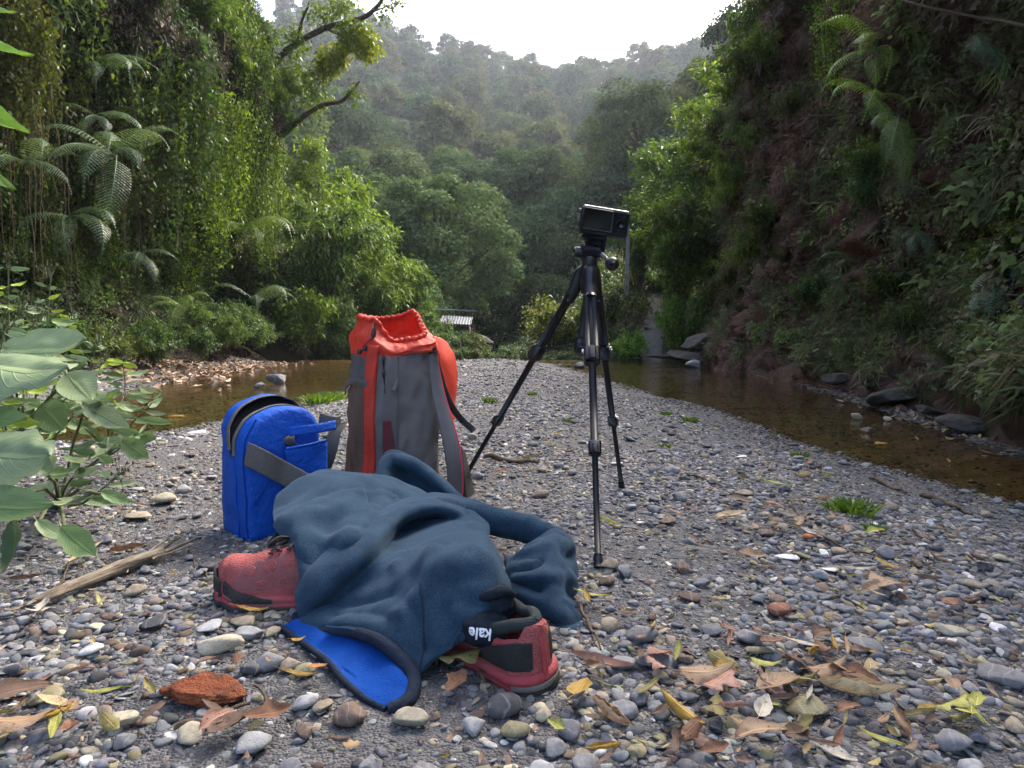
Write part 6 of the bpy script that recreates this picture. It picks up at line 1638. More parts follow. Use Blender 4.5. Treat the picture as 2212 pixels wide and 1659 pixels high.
def sheet(name, rows, nu, nv, mat, amp=.004, sc=11, seed=1, thick=.009, close=False, folds=()):
    g = np.array([[tuple(P(*q)) for q in r] for r in rows])
    s = surf_grid(g, nu, nv)
    du = np.gradient(s, axis=0); dv = np.gradient(s, axis=1); n = unit(np.cross(du, dv))
    d = amp * vnoise(s, sc, 2, seed) + amp * .6 * vnoise(s, sc * 2.4, 2, seed + 4)
    w_ = s @ np.array([[.8, .35, .5], [-.5, .8, .3], [-.3, -.5, .8]]); d = d + amp * 1.1 * (.35 - np.abs(vnoise(w_ * [1, 2.6, 1], sc * .9, 2, seed + 8)))
    # soft folds along given pixel lines: (points, width, height)
    for pts, wd, hh in folds:
        L = catmull(np.array([tuple(P(*q)) for q in pts]), 40)
        dist = np.min(np.linalg.norm(s[:, :, None, :] - L[None, None], axis=-1), axis=2)
        d = d + hh * np.exp(-(dist / wd) ** 2)
    s = s + n * d[..., None] * np.where(n[..., 1:2] > 0, -1, 1)
    o = part(name, s.reshape(-1, 3), grid_faces(nu, nv), mat, jack)
    m_ = o.modifiers.new('thick', 'SOLIDIFY'); m_.thickness = thick; m_.offset = 0
    subsurf(o, 1)
    return o, s
# back-left lobe
A_rows = [
    [(640, 1110, 1.36), (670, 1080, 1.40), (710, 1075, 1.42), (810, 1085, 1.44), (890, 1100, 1.42), (960, 1115, 1.38)],
    [(606, 1072, 1.23), (658, 1034, 1.27), (706, 1020, 1.30), (816, 1031, 1.33), (888, 1056, 1.33), (965, 1090, 1.30)],
    [(591, 1106, 1.16), (650, 1078, 1.16), (715, 1062, 1.17), (810, 1066, 1.20), (880, 1085, 1.22), (960, 1110, 1.22)],
    [(596, 1136, 1.07), (645, 1132, 1.03), (715, 1118, 1.07), (795, 1112, 1.06), (860, 1120, 1.14), (945, 1140, 1.18)],
    [(616, 1166, 1.02), (655, 1180, .98), (710, 1175, .985), (770, 1160, .968), (840, 1160, 1.10), (930, 1170, 1.16)],
    [(646, 1204, .98), (672, 1222, .955), (712, 1225, .965), (762, 1210, .955), (830, 1200, 1.12), (920, 1200, 1.18)],
]
sheet('back_panel', A_rows, 70, 90, M['fleece'], .005, 9, 3, folds=[([(640, 1150, 1.07), (720, 1120, 1.07), (800, 1085, 1.17)], .022, .009), ([(660, 1090, 1.12), (760, 1062, 1.18), (860, 1075, 1.22)], .014, -.006), ([(620, 1130, 1.06), (680, 1160, 1.0), (740, 1165, .98)], .014, .007), ([(690, 1190, 1.02), (760, 1130, 1.07), (840, 1090, 1.2)], .018, -.006)])
# inside flap between lobe and shoe
sheet('side_flap', [[(640, 1190, .985), (690, 1215, .965), (740, 1220, .98)], [(643, 1225, .955), (680, 1245, .93), (730, 1250, .95)], [(645, 1270, .935), (672, 1290, .915), (720, 1300, .94)], [(648, 1310, .925), (672, 1330, .905), (715, 1335, .92)]], 30, 24, M['fleece'], .003, 12, 5)
# peak of the hood at the back
F_rows = [
    [(830, 1070, 1.50), (836, 1045, 1.52), (856, 1030, 1.53), (905, 1045, 1.52), (955, 1075, 1.48), (1000, 1105, 1.42)],
    [(815, 1030, 1.42), (823, 1000, 1.45), (847, 979, 1.47), (902, 997, 1.46), (952, 1034, 1.43), (998, 1078, 1.37)],
    [(822, 1038, 1.40), (832, 1012, 1.425), (854, 994, 1.44), (900, 1012, 1.43), (946, 1046, 1.40), (992, 1086, 1.35)],
    [(838, 1048, 1.40), (850, 1026, 1.44), (868, 1018, 1.46), (900, 1032, 1.45), (940, 1060, 1.42), (985, 1094, 1.36)],
    [(850, 1075, 1.40), (862, 1060, 1.43), (880, 1058, 1.45), (905, 1066, 1.44), (935, 1084, 1.41), (975, 1105, 1.36)],
]
sheet('hood', F_rows, 50, 70, M['fleece'], .003, 11, 6, folds=[([(838, 1045, 1.4), (846, 1015, 1.43), (860, 1000, 1.44)], .010, .004)])
# front panel with the long ridge on top
C_rows = [
    [(655, 1290, .99), (705, 1215, 1.02), (790, 1140, 1.12), (870, 1100, 1.24), (940, 1085, 1.30), (1005, 1095, 1.30), (1065, 1112, 1.25), (1072, 1118, 1.27)],
    [(644, 1285, .935), (690, 1213, .955), (772, 1134, 1.03), (862, 1087, 1.17), (936, 1067, 1.23), (1002, 1080, 1.23), (1056, 1099, 1.215), (1064, 1108, 1.25)],
    [(645, 1312, .915), (704, 1262, .905), (795, 1178, .950), (868, 1118, 1.08), (936, 1098, 1.125), (1000, 1106, 1.135), (1046, 1128, 1.165), (1054, 1134, 1.20)],
    [(646, 1328, .905), (716, 1288, .915), (812, 1206, .955), (878, 1142, 1.17), (936, 1128, 1.17), (1000, 1134, 1.08), (1042, 1150, 1.00), (1052, 1160, 1.08)],
    [(647, 1338, .905), (722, 1308, .915), (826, 1244, .925), (902, 1196, .93), (968, 1188, .875), (1034, 1180, .855), (1070, 1206, .875), (1080, 1214, .96)],
    [(652, 1348, .895), (726, 1330, .880), (826, 1296, .865), (904, 1268, .855), (970, 1268, .812), (1040, 1260, .798), (1084, 1262, .825), (1091, 1268, .90)],
    [(657, 1356, .890), (736, 1348, .858), (828, 1344, .820), (896, 1352, .798), (956, 1342, .788), (1010, 1326, .780), (1062, 1310, .790), (1070, 1318, .86)],
    [(662, 1365, .885), (744, 1362, .853), (832, 1392, .795), (896, 1458, .762), (936, 1428, .762), (978, 1398, .768), (1002, 1366, .772), (1010, 1372, .84)],
]
_, sC = sheet('front_panel', C_rows, 110, 120, M['fleece'], .0035, 10, 9, folds=[
    ([(690, 1300, .92), (770, 1306, .89), (850, 1292, .87)], .011, -.010), ([(730, 1335, .88), (790, 1330, .86), (850, 1345, .82)], .009, -.007), ([(860, 1230, .93), (905, 1290, .86), (900, 1350, .81)], .010, .007), ([(880, 1330, .82), (940, 1250, .85), (950, 1200, .90)], .016, .008), ([(1010, 1330, .79), (1040, 1285, .81), (1010, 1250, .83), (985, 1290, .83)], .012, .009), ([(960, 1222, .87), (1010, 1212, .86)], .012, -.010), ([(1005, 1300, .80), (1030, 1310, .79)], .010, -.008),
    ([(870, 1300, .86), (905, 1340, .81), (920, 1400, .775)], .010, -.009), ([(740, 1345, .865), (800, 1310, .88), (870, 1300, .88)], .010, .004), ([(690, 1320, .91), (760, 1275, .93), (830, 1220, .99)], .016, .006)])
# seam stitching on the front panel
L_ = np.concatenate([sC[int(110 * .60):int(110 * .98), int(120 * .47)][::1]])
tg = part('seam', *tube(L_ + np.array([0, -.006, .002]), .0012, 5), M['cuff'], jack)
# rolled hem at the opening and the fold beside it
hem = catmull([P(640, 1330, .925), P(650, 1352, .90), P(664, 1366, .882), P(744, 1363, .850), P(800, 1376, .815), P(832, 1393, .790), P(868, 1425, .772), P(892, 1462, .750), P(890, 1500, .722), P(868, 1522, .702), P(838, 1533, .696)], 90)
V, Fc = tube(hem, np.interp(np.linspace(0, 1, 90), [0, .3, .7, 1], [.007, .008, .0095, .007]), 10); o = part('hem', V, Fc, M['cuff'], jack)
sheet('lower_fold', [[(905, 1372, .86), (930, 1378, .87), (962, 1392, .87)], [(900, 1410, .81), (922, 1418, .825), (950, 1420, .845)], [(898, 1450, .775), (920, 1458, .79), (938, 1452, .81)], [(893, 1488, .755), (914, 1488, .765), (930, 1478, .785)], [(880, 1510, .745), (900, 1506, .755), (915, 1498, .775)]], 36, 22, M['fleece'], .003, 14, 12)
# blue inside of the garment, lying on the stones
B_rows = [
    [(640, 1335, 0.899), (700, 1348, 0.885), (760, 1360, 0.865), (820, 1378, 0.833), (868, 1420, 0.799), (886, 1452, 0.772)],
    [(622, 1344, 0.899), (680, 1368, 0.861), (750, 1400, 0.823), (815, 1425, 0.786), (862, 1452, 0.752), (886, 1478, 0.738)],
    [(609, 1352, 0.899), (660, 1384, 0.851), (735, 1440, 0.786), (800, 1476, 0.743), (850, 1490, 0.725), (882, 1500, 0.720)],
    [(607, 1355, 0.896), (655, 1388, 0.846), (718, 1440, 0.776), (786, 1505, 0.720), (834, 1531, 0.698), (870, 1521, 0.704)],
]
sheet('lining', B_rows, 40, 60, M['lining'], .0015, 14, 14, .005, folds=[([(800, 1400, .86), (795, 1450, .82), (790, 1490, .78)], .010, -.004)])
edge = catmull([P(604, 1353, .894), P(655, 1390, .845), P(706, 1428, .789), P(742, 1470, .748), P(786, 1508, .718), P(834, 1534, .697)], 50)
V, Fc = tube(edge, .0042, 8); part('hem', V, Fc, M['cuff'], jack)
V, Fc = box(np.array(P(876, 1458, .79)), [.016, .004, -.004], [0, .002, .001], [.002, 0, .010], .2); part('size_label', V, Fc, plain('label_cloth', (.20, .19, .24), .8, .2), jack)
sheet('inner_shadow_panel', [[(700, 1352, 0.846), (770, 1362, 0.827), (830, 1392, 0.790), (880, 1445, 0.752)], [(745, 1395, 0.865), (800, 1405, 0.846), (845, 1428, 0.808), (882, 1460, 0.766)], [(790, 1432, 0.846), (820, 1450, 0.818), (855, 1465, 0.790), (884, 1475, 0.761)]], 20, 26, M['fleece'], .002, 12, 15, .004)  # fleece sheet added for the shade between hem and lining
# sleeve: a flattened tube that bends at the elbow
def ell_tube(name, path, ra, rb, nseg, mat, wr_amp=.004, seed=3, folds=None):
    path = np.array([tuple(P(*q)) for q in path]); n = 70
    c = catmull(path, n); ra = np.interp(np.linspace(0, 1, n), np.linspace(0, 1, len(ra)), ra); rb = np.interp(np.linspace(0, 1, n), np.linspace(0, 1, len(rb)), rb)
    tan = unit(np.gradient(c, axis=0)); fwd = np.array([0, -1.0, .35])
    sd = unit(np.cross(tan, fwd)); ff = unit(np.cross(sd, tan))
    a = np.arange(nseg) / nseg * 2 * math.pi
    s = c[:, None] + sd[:, None] * (np.cos(a) * 1.0)[None, :, None] * ra[:, None, None] + ff[:, None] * np.sin(a)[None, :, None] * rb[:, None, None]
    nn = unit(s - c[:, None]); d = wr_amp * vnoise(s, 12, 3, seed) + wr_amp * .8 * np.abs(vnoise(s * [1, 1, 2.2], 17, 2, seed + 2))
    if folds is not None:
        tt = np.linspace(0, 1, n)
        for f0, w0, h0 in folds: d = d + h0 * (.45 + .9 * vnoise(s, 14, 2, seed + int(f0 * 90))) * np.exp(-((tt[:, None] - f0 - .07 * vnoise(s, 16, 2, seed + 7)) / w0) ** 2)
    s = s + nn * d[..., None]
    V = s.reshape(-1, 3); Fs = [tuple(q) for q in grid_faces(n, nseg, wrap_v=True)] + [tuple(range(nseg))[::-1], tuple((n - 1) * nseg + i for i in range(nseg))]
    o = fixn(part(name, V, Fs, mat, jack)); subsurf(o, 1); return o
ell_tube('sleeve', [(960, 1106, 1.20), (1010, 1113, 1.175), (1070, 1127, 1.155), (1130, 1140, 1.13), (1178, 1154, 1.105), (1194, 1164, 1.095)], [.024, .027, .027, .0235, .022, .014], [.018, .022, .022, .020, .018, .010], 40, M['fleece'], .0035, 21, [(.35, .05, -.003), (.62, .05, .003)])
D_rows = [
    [(1150, 1172, 1.13), (1182, 1152, 1.12), (1206, 1142, 1.12), (1228, 1166, 1.14)],
    [(1108, 1205, 1.06), (1150, 1184, 1.045), (1202, 1168, 1.045), (1238, 1186, 1.09)],
    [(1096, 1234, 1.02), (1140, 1228, .990), (1200, 1222, .985), (1246, 1238, 1.05)],
    [(1097, 1258, 1.0), (1145, 1264, .962), (1200, 1264, .955), (1246, 1276, 1.01)],
    [(1108, 1284, .98), (1150, 1298, .942), (1200, 1302, .930), (1240, 1308, .98)],
    [(1146, 1316, .955), (1175, 1330, .925), (1215, 1336, .910), (1252, 1332, .94)],
    [(1178, 1346, .935), (1200, 1360, .910), (1232, 1364, .898), (1262, 1350, .925)],
    [(1188, 1380, .922), (1208, 1394, .900), (1236, 1394, .893), (1257, 1374, .915)],
]
sheet('sleeve', D_rows, 80, 50, M['fleece'], .004, 13, 25, folds=[([(1094, 1240, 1.0), (1160, 1218, .99), (1240, 1200, 1.06)], .010, -.010), ([(1096, 1250, 1.0), (1170, 1252, .96), (1245, 1250, 1.02)], .010, .008), ([(1098, 1256, 1.0), (1160, 1272, .95), (1240, 1290, .99)], .009, -.010), ([(1104, 1270, .98), (1160, 1298, .94), (1230, 1322, .94)], .009, .007), ([(1190, 1345, .92), (1225, 1348, .90), (1260, 1338, .93)], .008, -.008), ([(1120, 1202, 1.04), (1180, 1190, 1.03), (1230, 1180, 1.08)], .010, .007)])
sheet('cuff_end', [[(1190, 1376, .922), (1215, 1388, .902), (1252, 1372, .915)], [(1196, 1390, .915), (1218, 1400, .898), (1250, 1388, .908)], [(1200, 1398, .925), (1220, 1404, .915), (1248, 1398, .92)]], 12, 20, M['cuff'], .001, 12, 3)
ell_tube('sleeve_lining_fold', [(1100, 1215, 1.06), (1115, 1235, 1.03), (1140, 1240, 1.0), (1165, 1238, .985)], [.010, .016, .022, .02], [.012, .016, .016, .012], 24, M['fleece'], .004, 27)
# dark loop of the hood cord and the hem toggle by the shoe
V, Fc = ribbon(catmull([P(618, 1178, 1.09), P(604, 1166, 1.085), P(592, 1160, 1.08), P(588, 1172, 1.075), P(598, 1186, 1.07), P(630, 1200, 1.065)], 24), np.array([.004, .016, .010]), .005); part('cord_loop', V, Fc, M['black_web'], jack)
V, Fc = tube(catmull([P(1165, 1308, .90), P(1170, 1318, .885), P(1172, 1326, .88)], 8), .0015, 5) if False else (None, None)
# ------------------------------------------------------------------ trail running shoes and sock
M['shoe_red'] = plain('coral_shoe_mesh', (.34, .088, .088), .88, .15, (.43, .125, .115), 30, None, .6, weave=520, dirt=((.16, .065, .06, 1), 18))
M['shoe_over'] = plain('dusty_red_overlay', (.20, .070, .074), .85, .15, (.27, .10, .10), 25, 220, .35)
M['shoe_mid'] = plain('red_midsole', (.30, .045, .055), .7, .25, (.37, .065, .07), 30, 120, .25, dirt=((.16, .09, .085, 1), 25))
M['shoe_sole'] = plain('grey_black_outsole', (.022, .021, .021), .85, .25, (.045, .043, .042), 40, 130, .5)
M['shoe_blk'] = plain('black_heel_panel', (.022, .022, .022), .75, .25, (.034, .034, .033), 40, None, .4, weave=600)
M['shoe_pad'] = plain('dark_green_black_padding', (.022, .030, .030), .85, .2, (.032, .042, .042), 40, None, .4, weave=700)
M['shoe_tan'] = plain('worn_tan_rubber', (.20, .18, .155), .8, .2, (.13, .115, .10), 40, 120, .3)
M['lace'] = plain('black_lace', (.018, .018, .02), .8, .2, (.05, .05, .05), 200, None, .4)
SL = .285
def sh_w(s):
    base = np.interp(s, [0, .03, .08, .13, .19, .235, .262, .285], [.031, .034, .033, .035, .045, .046, .036, .0])
    nose = np.sqrt(np.clip(1 - np.clip((s - .225) / .06, 0, 1) ** 2, 0, 1))
    tail = np.sqrt(np.clip(1 - np.clip((.032 - s) / .032, 0, 1) ** 2, 0, 1))
    return np.minimum(base + (s > .26) * .02, .047) * nose * tail
def sh_h(s): return np.interp(s, [0, .02, .06, .10, .125, .16, .20, .235, .265, .285], [.062, .066, .058, .062, .082, .080, .068, .058, .052, .034])
def sh_base(s): return .020 + .003 * sstep(.06, 0, s) + .012 * sstep(.23, .29, s)
def shoe_pt(s, t, off=0.0, cavity=True):
    s = np.asarray(s, float); t = np.asarray(t, float)
    w, h, b = sh_w(s) + off, sh_h(s) + off, sh_base(s)
    a = np.clip(t, -1, 1) * math.pi / 2
    y = w * np.sign(a) * np.abs(np.sin(a)) ** .75
    z = b + h * np.cos(a) ** .55 * (1 - .04 * 0)
    if cavity:
        k = sstep(.012, .030, s) * (1 - sstep(.092, .118, s))
        dip = k * (1 - sstep(.42, .62, np.abs(t)))
        z = z - dip * (h - .012)
    return np.stack([s, y, z], -1)
def shoe(name, label, heel, toe_dir, roll=0.0, pitch=0.0, z0=0.0, sc=1.0):
    heel = np.array([heel[0], heel[1], 0.0]); d = np.array([toe_dir[0], toe_dir[1], 0.0]); d /= np.linalg.norm(d)
    side = np.array([-d[1], d[0], 0.0]); up = np.array([0, 0, 1.0])
    side, up = side * math.cos(roll) + up * math.sin(roll), up * math.cos(roll) - side * math.sin(roll)
    d, up = d * math.cos(pitch) + up * math.sin(pitch), up * math.cos(pitch) - d * math.sin(pitch)
    org = heel + np.array([0, 0, z0])
    W = lambda q: org + sc * (q[..., 0:1] * d + q[..., 1:2] * side + q[..., 2:3] * up)
    root = thing(name, label, 'shoe', tuple(org))
    ns, ntt = 90, 61
    S, T_ = np.meshgrid(SL * (1 - np.cos(np.linspace(0, math.pi, ns))) / 2, np.linspace(-1, 1, ntt), indexing='ij')
    q = shoe_pt(S, T_); q[..., 2] += .0012 * vnoise(q, 40, 2, 3)
    up_ = part('upper', W(q).reshape(-1, 3), [tuple(f) for f in grid_faces(ns, ntt)], M['shoe_red'], root)
    # sole: outline rings
    a = np.linspace(0, 1, 60); so = SL * (1 - np.cos(a * math.pi)) / 2
    def sole(nm, rings, mat, parent):
        V, m = [], 0
        for ex, z_ in rings:
            w_ = sh_w(so) * 1.0 + ex
            b_ = sh_base(so) - .020
            xs = (so - SL / 2) * (1 + ex / (SL / 2)) + SL / 2
            L = np.stack([xs, np.maximum(w_, .002), b_ + z_], 1); Rr = np.stack([xs[::-1], -np.maximum(w_[::-1], .002), b_[::-1] + z_], 1)
            V.append(np.concatenate([L, Rr])); m += 1
        V = np.stack(V); k = V.shape[1]
        Fs = [tuple(f) for f in grid_faces(m, k, wrap_v=True)]
        for e in (0, m - 1):
            for j in range(59): Fs.append((e * k + j, e * k + j + 1, e * k + k - 2 - j, e * k + k - 1 - j))
        return fixn(part(nm, W(V).reshape(-1, 3), Fs, mat, parent))
    sole('midsole', [(.000, .005), (.004, .007), (.0045, .011), (.0025, .0135), (.0048, .016), (.0045, .020), (.002, .0245), (-.004, .025)], M['shoe_mid'], root)
    osl = sole('outsole', [(-.003, -.004), (.003, -.003), (.0052, .001), (.0055, .006), (.003, .0075)], M['shoe_sole'], root)
    def patch(nm, s0, s1, t0, t1, mat, off=.0022, n1=26, n2=20, disc=False, rot=0.0, parent=None, cav=True, zc=None):
        if disc:
            r, th = np.meshgrid(np.linspace(0, 1, 8), np.linspace(0, 2 * math.pi, 28), indexing='ij')
            x = r * np.cos(th); y = r * np.sin(th) * (1 - .35 * np.cos(th)); cr, sr = math.cos(rot), math.sin(rot)
            ss = (s0 + s1) / 2 + (s1 - s0) / 2 * (x * cr - y * sr); tt = (t0 + t1) / 2 + (t1 - t0) / 2 * (x * sr + y * cr)
            of = off * np.sqrt(np.clip(1 - r ** 4, 0, 1)) - .0006 * (r > .99)
            fs = grid_faces(8, 28)
        else:
            u, v = np.meshgrid(np.linspace(0, 1, n1), np.linspace(0, 1, n2), indexing='ij')
            ss = s0 + (s1 - s0) * u; tt = t0 + (t1 - t0) * v
            if zc is not None: ss, tt = zc(u, v)
            e = np.minimum(np.minimum(u, 1 - u), np.minimum(v, 1 - v)); of = off * np.clip(e * 14, 0, 1) - .0008
            fs = grid_faces(n1, n2)
        q = shoe_pt(ss, tt, of, cav)
        return part(nm, W(q).reshape(-1, 3), fs, mat, parent or root)
    sq = .175 + (SL - .1752) * np.sin(np.linspace(0, math.pi / 2, 26))
    toe = np.concatenate([np.stack([sq, sh_w(sq) + .0035, sh_base(sq)], 1), np.stack([sq, -sh_w(sq) - .0035, sh_base(sq)], 1)[::-1][1:]])
    hgt = .006 + .026 * np.sin(np.linspace(0, math.pi, len(toe))) ** 1.2; toe[:, 0] += .003 * (toe[:, 0] > .27); toe[:, 2] += -.006 + hgt * .5
    V, Fc = ribbon(W(toe), up[None] * hgt[:, None] * sc, .0045); part('toe_rand', V, Fc, M['shoe_sole'], root)
    for sg in (-1, 1):
        # dusty overlay on each side with mesh windows showing as paler raised ovals
        ov = patch('overlay', .095, .245, .34 * sg, .985 * sg, M['shoe_over'], .0014, 40, 20, zc=lambda u, v, sg=sg: (.095 + .150 * u, sg * (.985 - (.60 - .42 * sstep(.75, 1, u) - .10 * np.sin(u * 22) ** 2) * v)), cav=False)
        for k, (s_, t_, ls, lt, rt) in enumerate(((.212, .70, .022, .24, .25), (.182, .66, .024, .27, .25), (.150, .62, .024, .28, .25), (.192, .90, .020, .07, .3), (.158, .90, .020, .07, .3))):
            patch('mesh_window', s_ - ls / 2, s_ + ls / 2, sg * (t_ - lt / 2), sg * (t_ + lt / 2), M['shoe_red'], .0018, disc=True, rot=.35 * sg, parent=ov, cav=False)
        hp_ = patch('heel_panel', .006, .085, .60 * sg, .97 * sg, M['shoe_blk'], .0026, 30, 16, zc=lambda u, v, sg=sg: (.0005 + .088 * u, sg * (.985 - (.34 * (1 - u ** 1.6) + .02) * v)), cav=False)
        st_ = patch('heel_overlay', .02, .115, .52 * sg, .9 * sg, M['shoe_mid'], .0022, 30, 12, zc=lambda u, v, sg=sg: (.015 + .11 * u, sg * (.60 + .22 * u - .02 + .10 * v)), cav=False)
        q = shoe_pt(np.linspace(.088, .125, 3), np.full(3, .5 * sg))
    # rear rib and pull tab
    z_ = np.linspace(.02, .082, 12); rib = np.stack([np.interp(z_, [.02, .05, .082], [-.002, -.001, .004]), 0 * z_, z_], 1)
    V, Fc = tube(W(rib), .0038, 8); part('heel_tab', V, Fc, M['shoe_mid'], root)
    # worn pale rubber at the heel edge
    aa = np.linspace(-1.25, 1.25, 24); hr = np.stack([.032 - .037 * np.cos(aa), .037 * np.sin(aa), np.full(24, .014)], 1)
    V, Fc = ribbon(W(hr), up * .007, .003); part('heel_bumper', V, Fc, M['shoe_tan'], osl)
    # padded collar
    th = np.linspace(0, 2 * math.pi, 60)
    cs = .062 - .050 * np.cos(th); ct = np.sin(th)
    cy = ct * np.interp(cs, [.012, .04, .08, .115], [.016, .024, .025, .018]) * 1.05
    ch = sh_base(cs) + np.interp(cs, [.01, .03, .06, .09, .113], [.062, .060, .050, .058, .074])
    V, Fc = tube(W(np.stack([cs, cy, ch], 1)), .0075, 10, cap=False); part('collar', V, Fc, M['shoe_pad'], root)
    # tongue and laces
    patch('tongue', .105, .175, -.24, .24, M['shoe_blk'], .0035, 20, 16, cav=False)
    for k, s_ in enumerate((.128, .142, .156, .170, .184)):
        t_ = np.linspace(-.36, .36, 16); sl_ = s_ + .012 * t_ / .36 * (1 if k % 2 else -1)
        q = shoe_pt(sl_, t_, .0065, False); V, Fc = ribbon(W(q), d * .0055, .0022); part('lace', V, Fc, M['lace'], root)
        for sg in (-1, 1):
            V, Fc = lathe([(-.001, .004), (.001, .0035)], W(shoe_pt(s_, .38 * sg, .004, False)[None])[0], up, 8); part('eyelet', V, Fc, M['shoe_blk'], root)
    if toe_dir[0] < -.8: b0 = W(shoe_pt(.165, 0.0, .010, False)[None])[0]
    for sg in (-1, 1) if toe_dir[0] < -.8 else ():
        V, Fc = tube(catmull([b0, b0 + side * .022 * sg + up * .004 + d * .01, b0 + side * .034 * sg - up * .006 + d * .02, b0 + side * .02 * sg - up * .002 + d * .012, b0], 24), .0022, 6); part('lace', V, Fc, M['lace'], root)
    return root, W
lh = np.array([-.192, .992]); shoe('running_shoe', 'dusty coral running shoe lying toe-out at the left end of the jacket', lh, (-1.0, .05), roll=.10, z0=.002, pitch=.0, sc=.95)
rh = np.array([.040, .742])
rs_, RW = shoe('running_shoe', 'red and black running shoe with heel showing under the jacket, holding a sock', rh, (-.66, .75), roll=-.12, z0=.003, pitch=.02)
# sock stuffed in the right shoe
M['sock'] = plain('dark_navy_sock', (.014, .020, .030), .95, .1, (.024, .032, .044), 60, None, .5, weave=800)
sock = thing('sock', 'rumpled dark navy sock with white lettering stuffed in the heel-out shoe', 'sock', tuple(RW(np.array([[.07, 0, .06]]))[0]))
def sock_lump(nm, ctr, rad, seed, ax=(1, 1, 1)):
    u, v = np.meshgrid(np.linspace(0, math.pi, 30), np.linspace(0, 2 * math.pi, 44, endpoint=False), indexing='ij')
    q = np.stack([np.sin(u) * np.cos(v), np.sin(u) * np.sin(v), np.cos(u)], -1)
    q = q * (1 + .16 * vnoise(q * ax, 1.7, 3, seed))[..., None] * rad
    V = np.asarray(ctr) + q
    return part(nm, V.reshape(-1, 3), [tuple(f) for f in grid_faces(30, 44, wrap_v=True)], M['sock'], sock)
c1 = RW(np.array([[.076, .024, .064]]))[0]; SR = np.array([.032, .026, .021]); sl_ = sock_lump('foot', c1, SR, 4)
c2 = RW(np.array([[.082, -.004, .082]]))[0]; sock_lump('leg', c2, [.022, .022, .024], 9)
V, Fc = tube(catmull([c2 + [-.020, -.012, .012], c2 + [-.008, -.020, .020], c2 + [.008, -.016, .022], c2 + [.020, -.006, .014]], 24), np.interp(np.linspace(0, 1, 24), [0, .5, 1], [.005, .008, .005]), 8); part('cuff', V, Fc, M['sock'], sock)
tx = bpy.data.curves.new('lettering', 'FONT'); tx.body = 'kale'; tx.size = .0190; tx.extrude = .0004; tx.align_x = 'LEFT'; tx.offset = .0004
to = bpy.data.objects.new('lettering', tx); COL.objects.link(to)
bpy.context.view_layer.update()
tm = bpy.data.meshes.new_from_object(to.evaluated_get(bpy.context.evaluated_depsgraph_get())); bpy.data.objects.remove(to)
bm = bmesh.new(); bm.from_mesh(tm); bmesh.ops.triangulate(bm, faces=bm.faces)
for _ in range(3): bmesh.ops.subdivide_edges(bm, edges=[e for e in bm.edges if e.calc_length() > .0022], cuts=1, use_grid_fill=False); bmesh.ops.triangulate(bm, faces=[f for f in bm.faces if len(f.verts) > 3])
bm.to_mesh(tm); bm.free()
co = np.empty(len(tm.vertices) * 3); tm.vertices.foreach_get('co', co); co = co.reshape(-1, 3)
# wrap the word round the sock, upside down as the sock lies
from mathutils.bvhtree import BVHTree
so_ = np.array(OFF[sock.name]); bv = BVHTree.FromPolygons([Vector(v.co) + Vector(so_) for v in sl_.data.vertices], [tuple(p.vertices) for p in sl_.data.polygons])
pts = np.zeros_like(co)
for i, (x, y, z) in enumerate(co):
    px3 = np.array([c1[0] + .0095 - x * .90 - y * .10, 0, c1[2] + .0085 - y * .98 + x * .06])
    hit = bv.ray_cast(Vector((px3[0], c1[1] - .2, px3[2])), Vector((0, 1, 0)))
    yy = hit[0].y if hit[0] is not None else c1[1]
    pts[i] = (px3[0], yy - .0012 - z, px3[2])
M['white_print'] = plain('white_print', (.75, .75, .78), .7, .3)
part('lettering', pts, [tuple(p.vertices) for p in tm.polygons], M['white_print'], sock, smooth=False)
# ------------------------------------------------------------------ leafy plants at the left
M['live'] = dead_leaf_mat('live_leaf', 0.0, .28, .42, .5)
LIVE = [leaf_shape(.62, 'ovate', .10, .5, .7, 41, 21, 11, 'live'), leaf_shape(.42, 'ovate', .13, .6, .8, 42, 21, 11, 'live'), leaf_shape(.34, 'ovate', .10, .5, .9, 43, 21, 11, 'live'), leaf_shape(.72, 'torn', .22, -.35, .6, 44, 27, 15, 'live'), leaf_shape(.30, 'lance', .08, .6, .5, 45, 17, 9, 'live')]
GREY, MIDG, LIME, DARKG = (.25, .33, .18), (.14, .22, .085), (.28, .38, .04), (.085, .14, .06)
def live_leaf(root, a, b, me, col, nrm=(0, -.55, .83), wk=1.0):
    a, b = np.array(a), np.array(b); x = b - a; L = np.linalg.norm(x); x = x / L
    n = np.array(nrm, float) + R.normal(size=3) * .12; y = unit(np.cross(n, x)); n = np.cross(x, y)
    o = bpy.data.objects.new('leaf', LIVE[me]); COL.objects.link(o); o.parent = root
    off = np.array(OFF[root.name])
    mtx = Matrix(((x[0] * L, y[0] * L * wk, n[0] * L, 0), (x[1] * L, y[1] * L * wk, n[1] * L, 0), (x[2] * L, y[2] * L * wk, n[2] * L, 0), (0, 0, 0, 1)))
    c = (a + b) / 2 - off; mtx.translation = Vector(c)
    o.matrix_local = mtx
    v = R.uniform(.8, 1.2); o.color = (col[0] * v, col[1] * v, col[2] * v, 1)
    return o
M['green_stem'] = plain('green_stem', (.06, .085, .03), .6, .3, (.12, .12, .06), 30, None, .2)
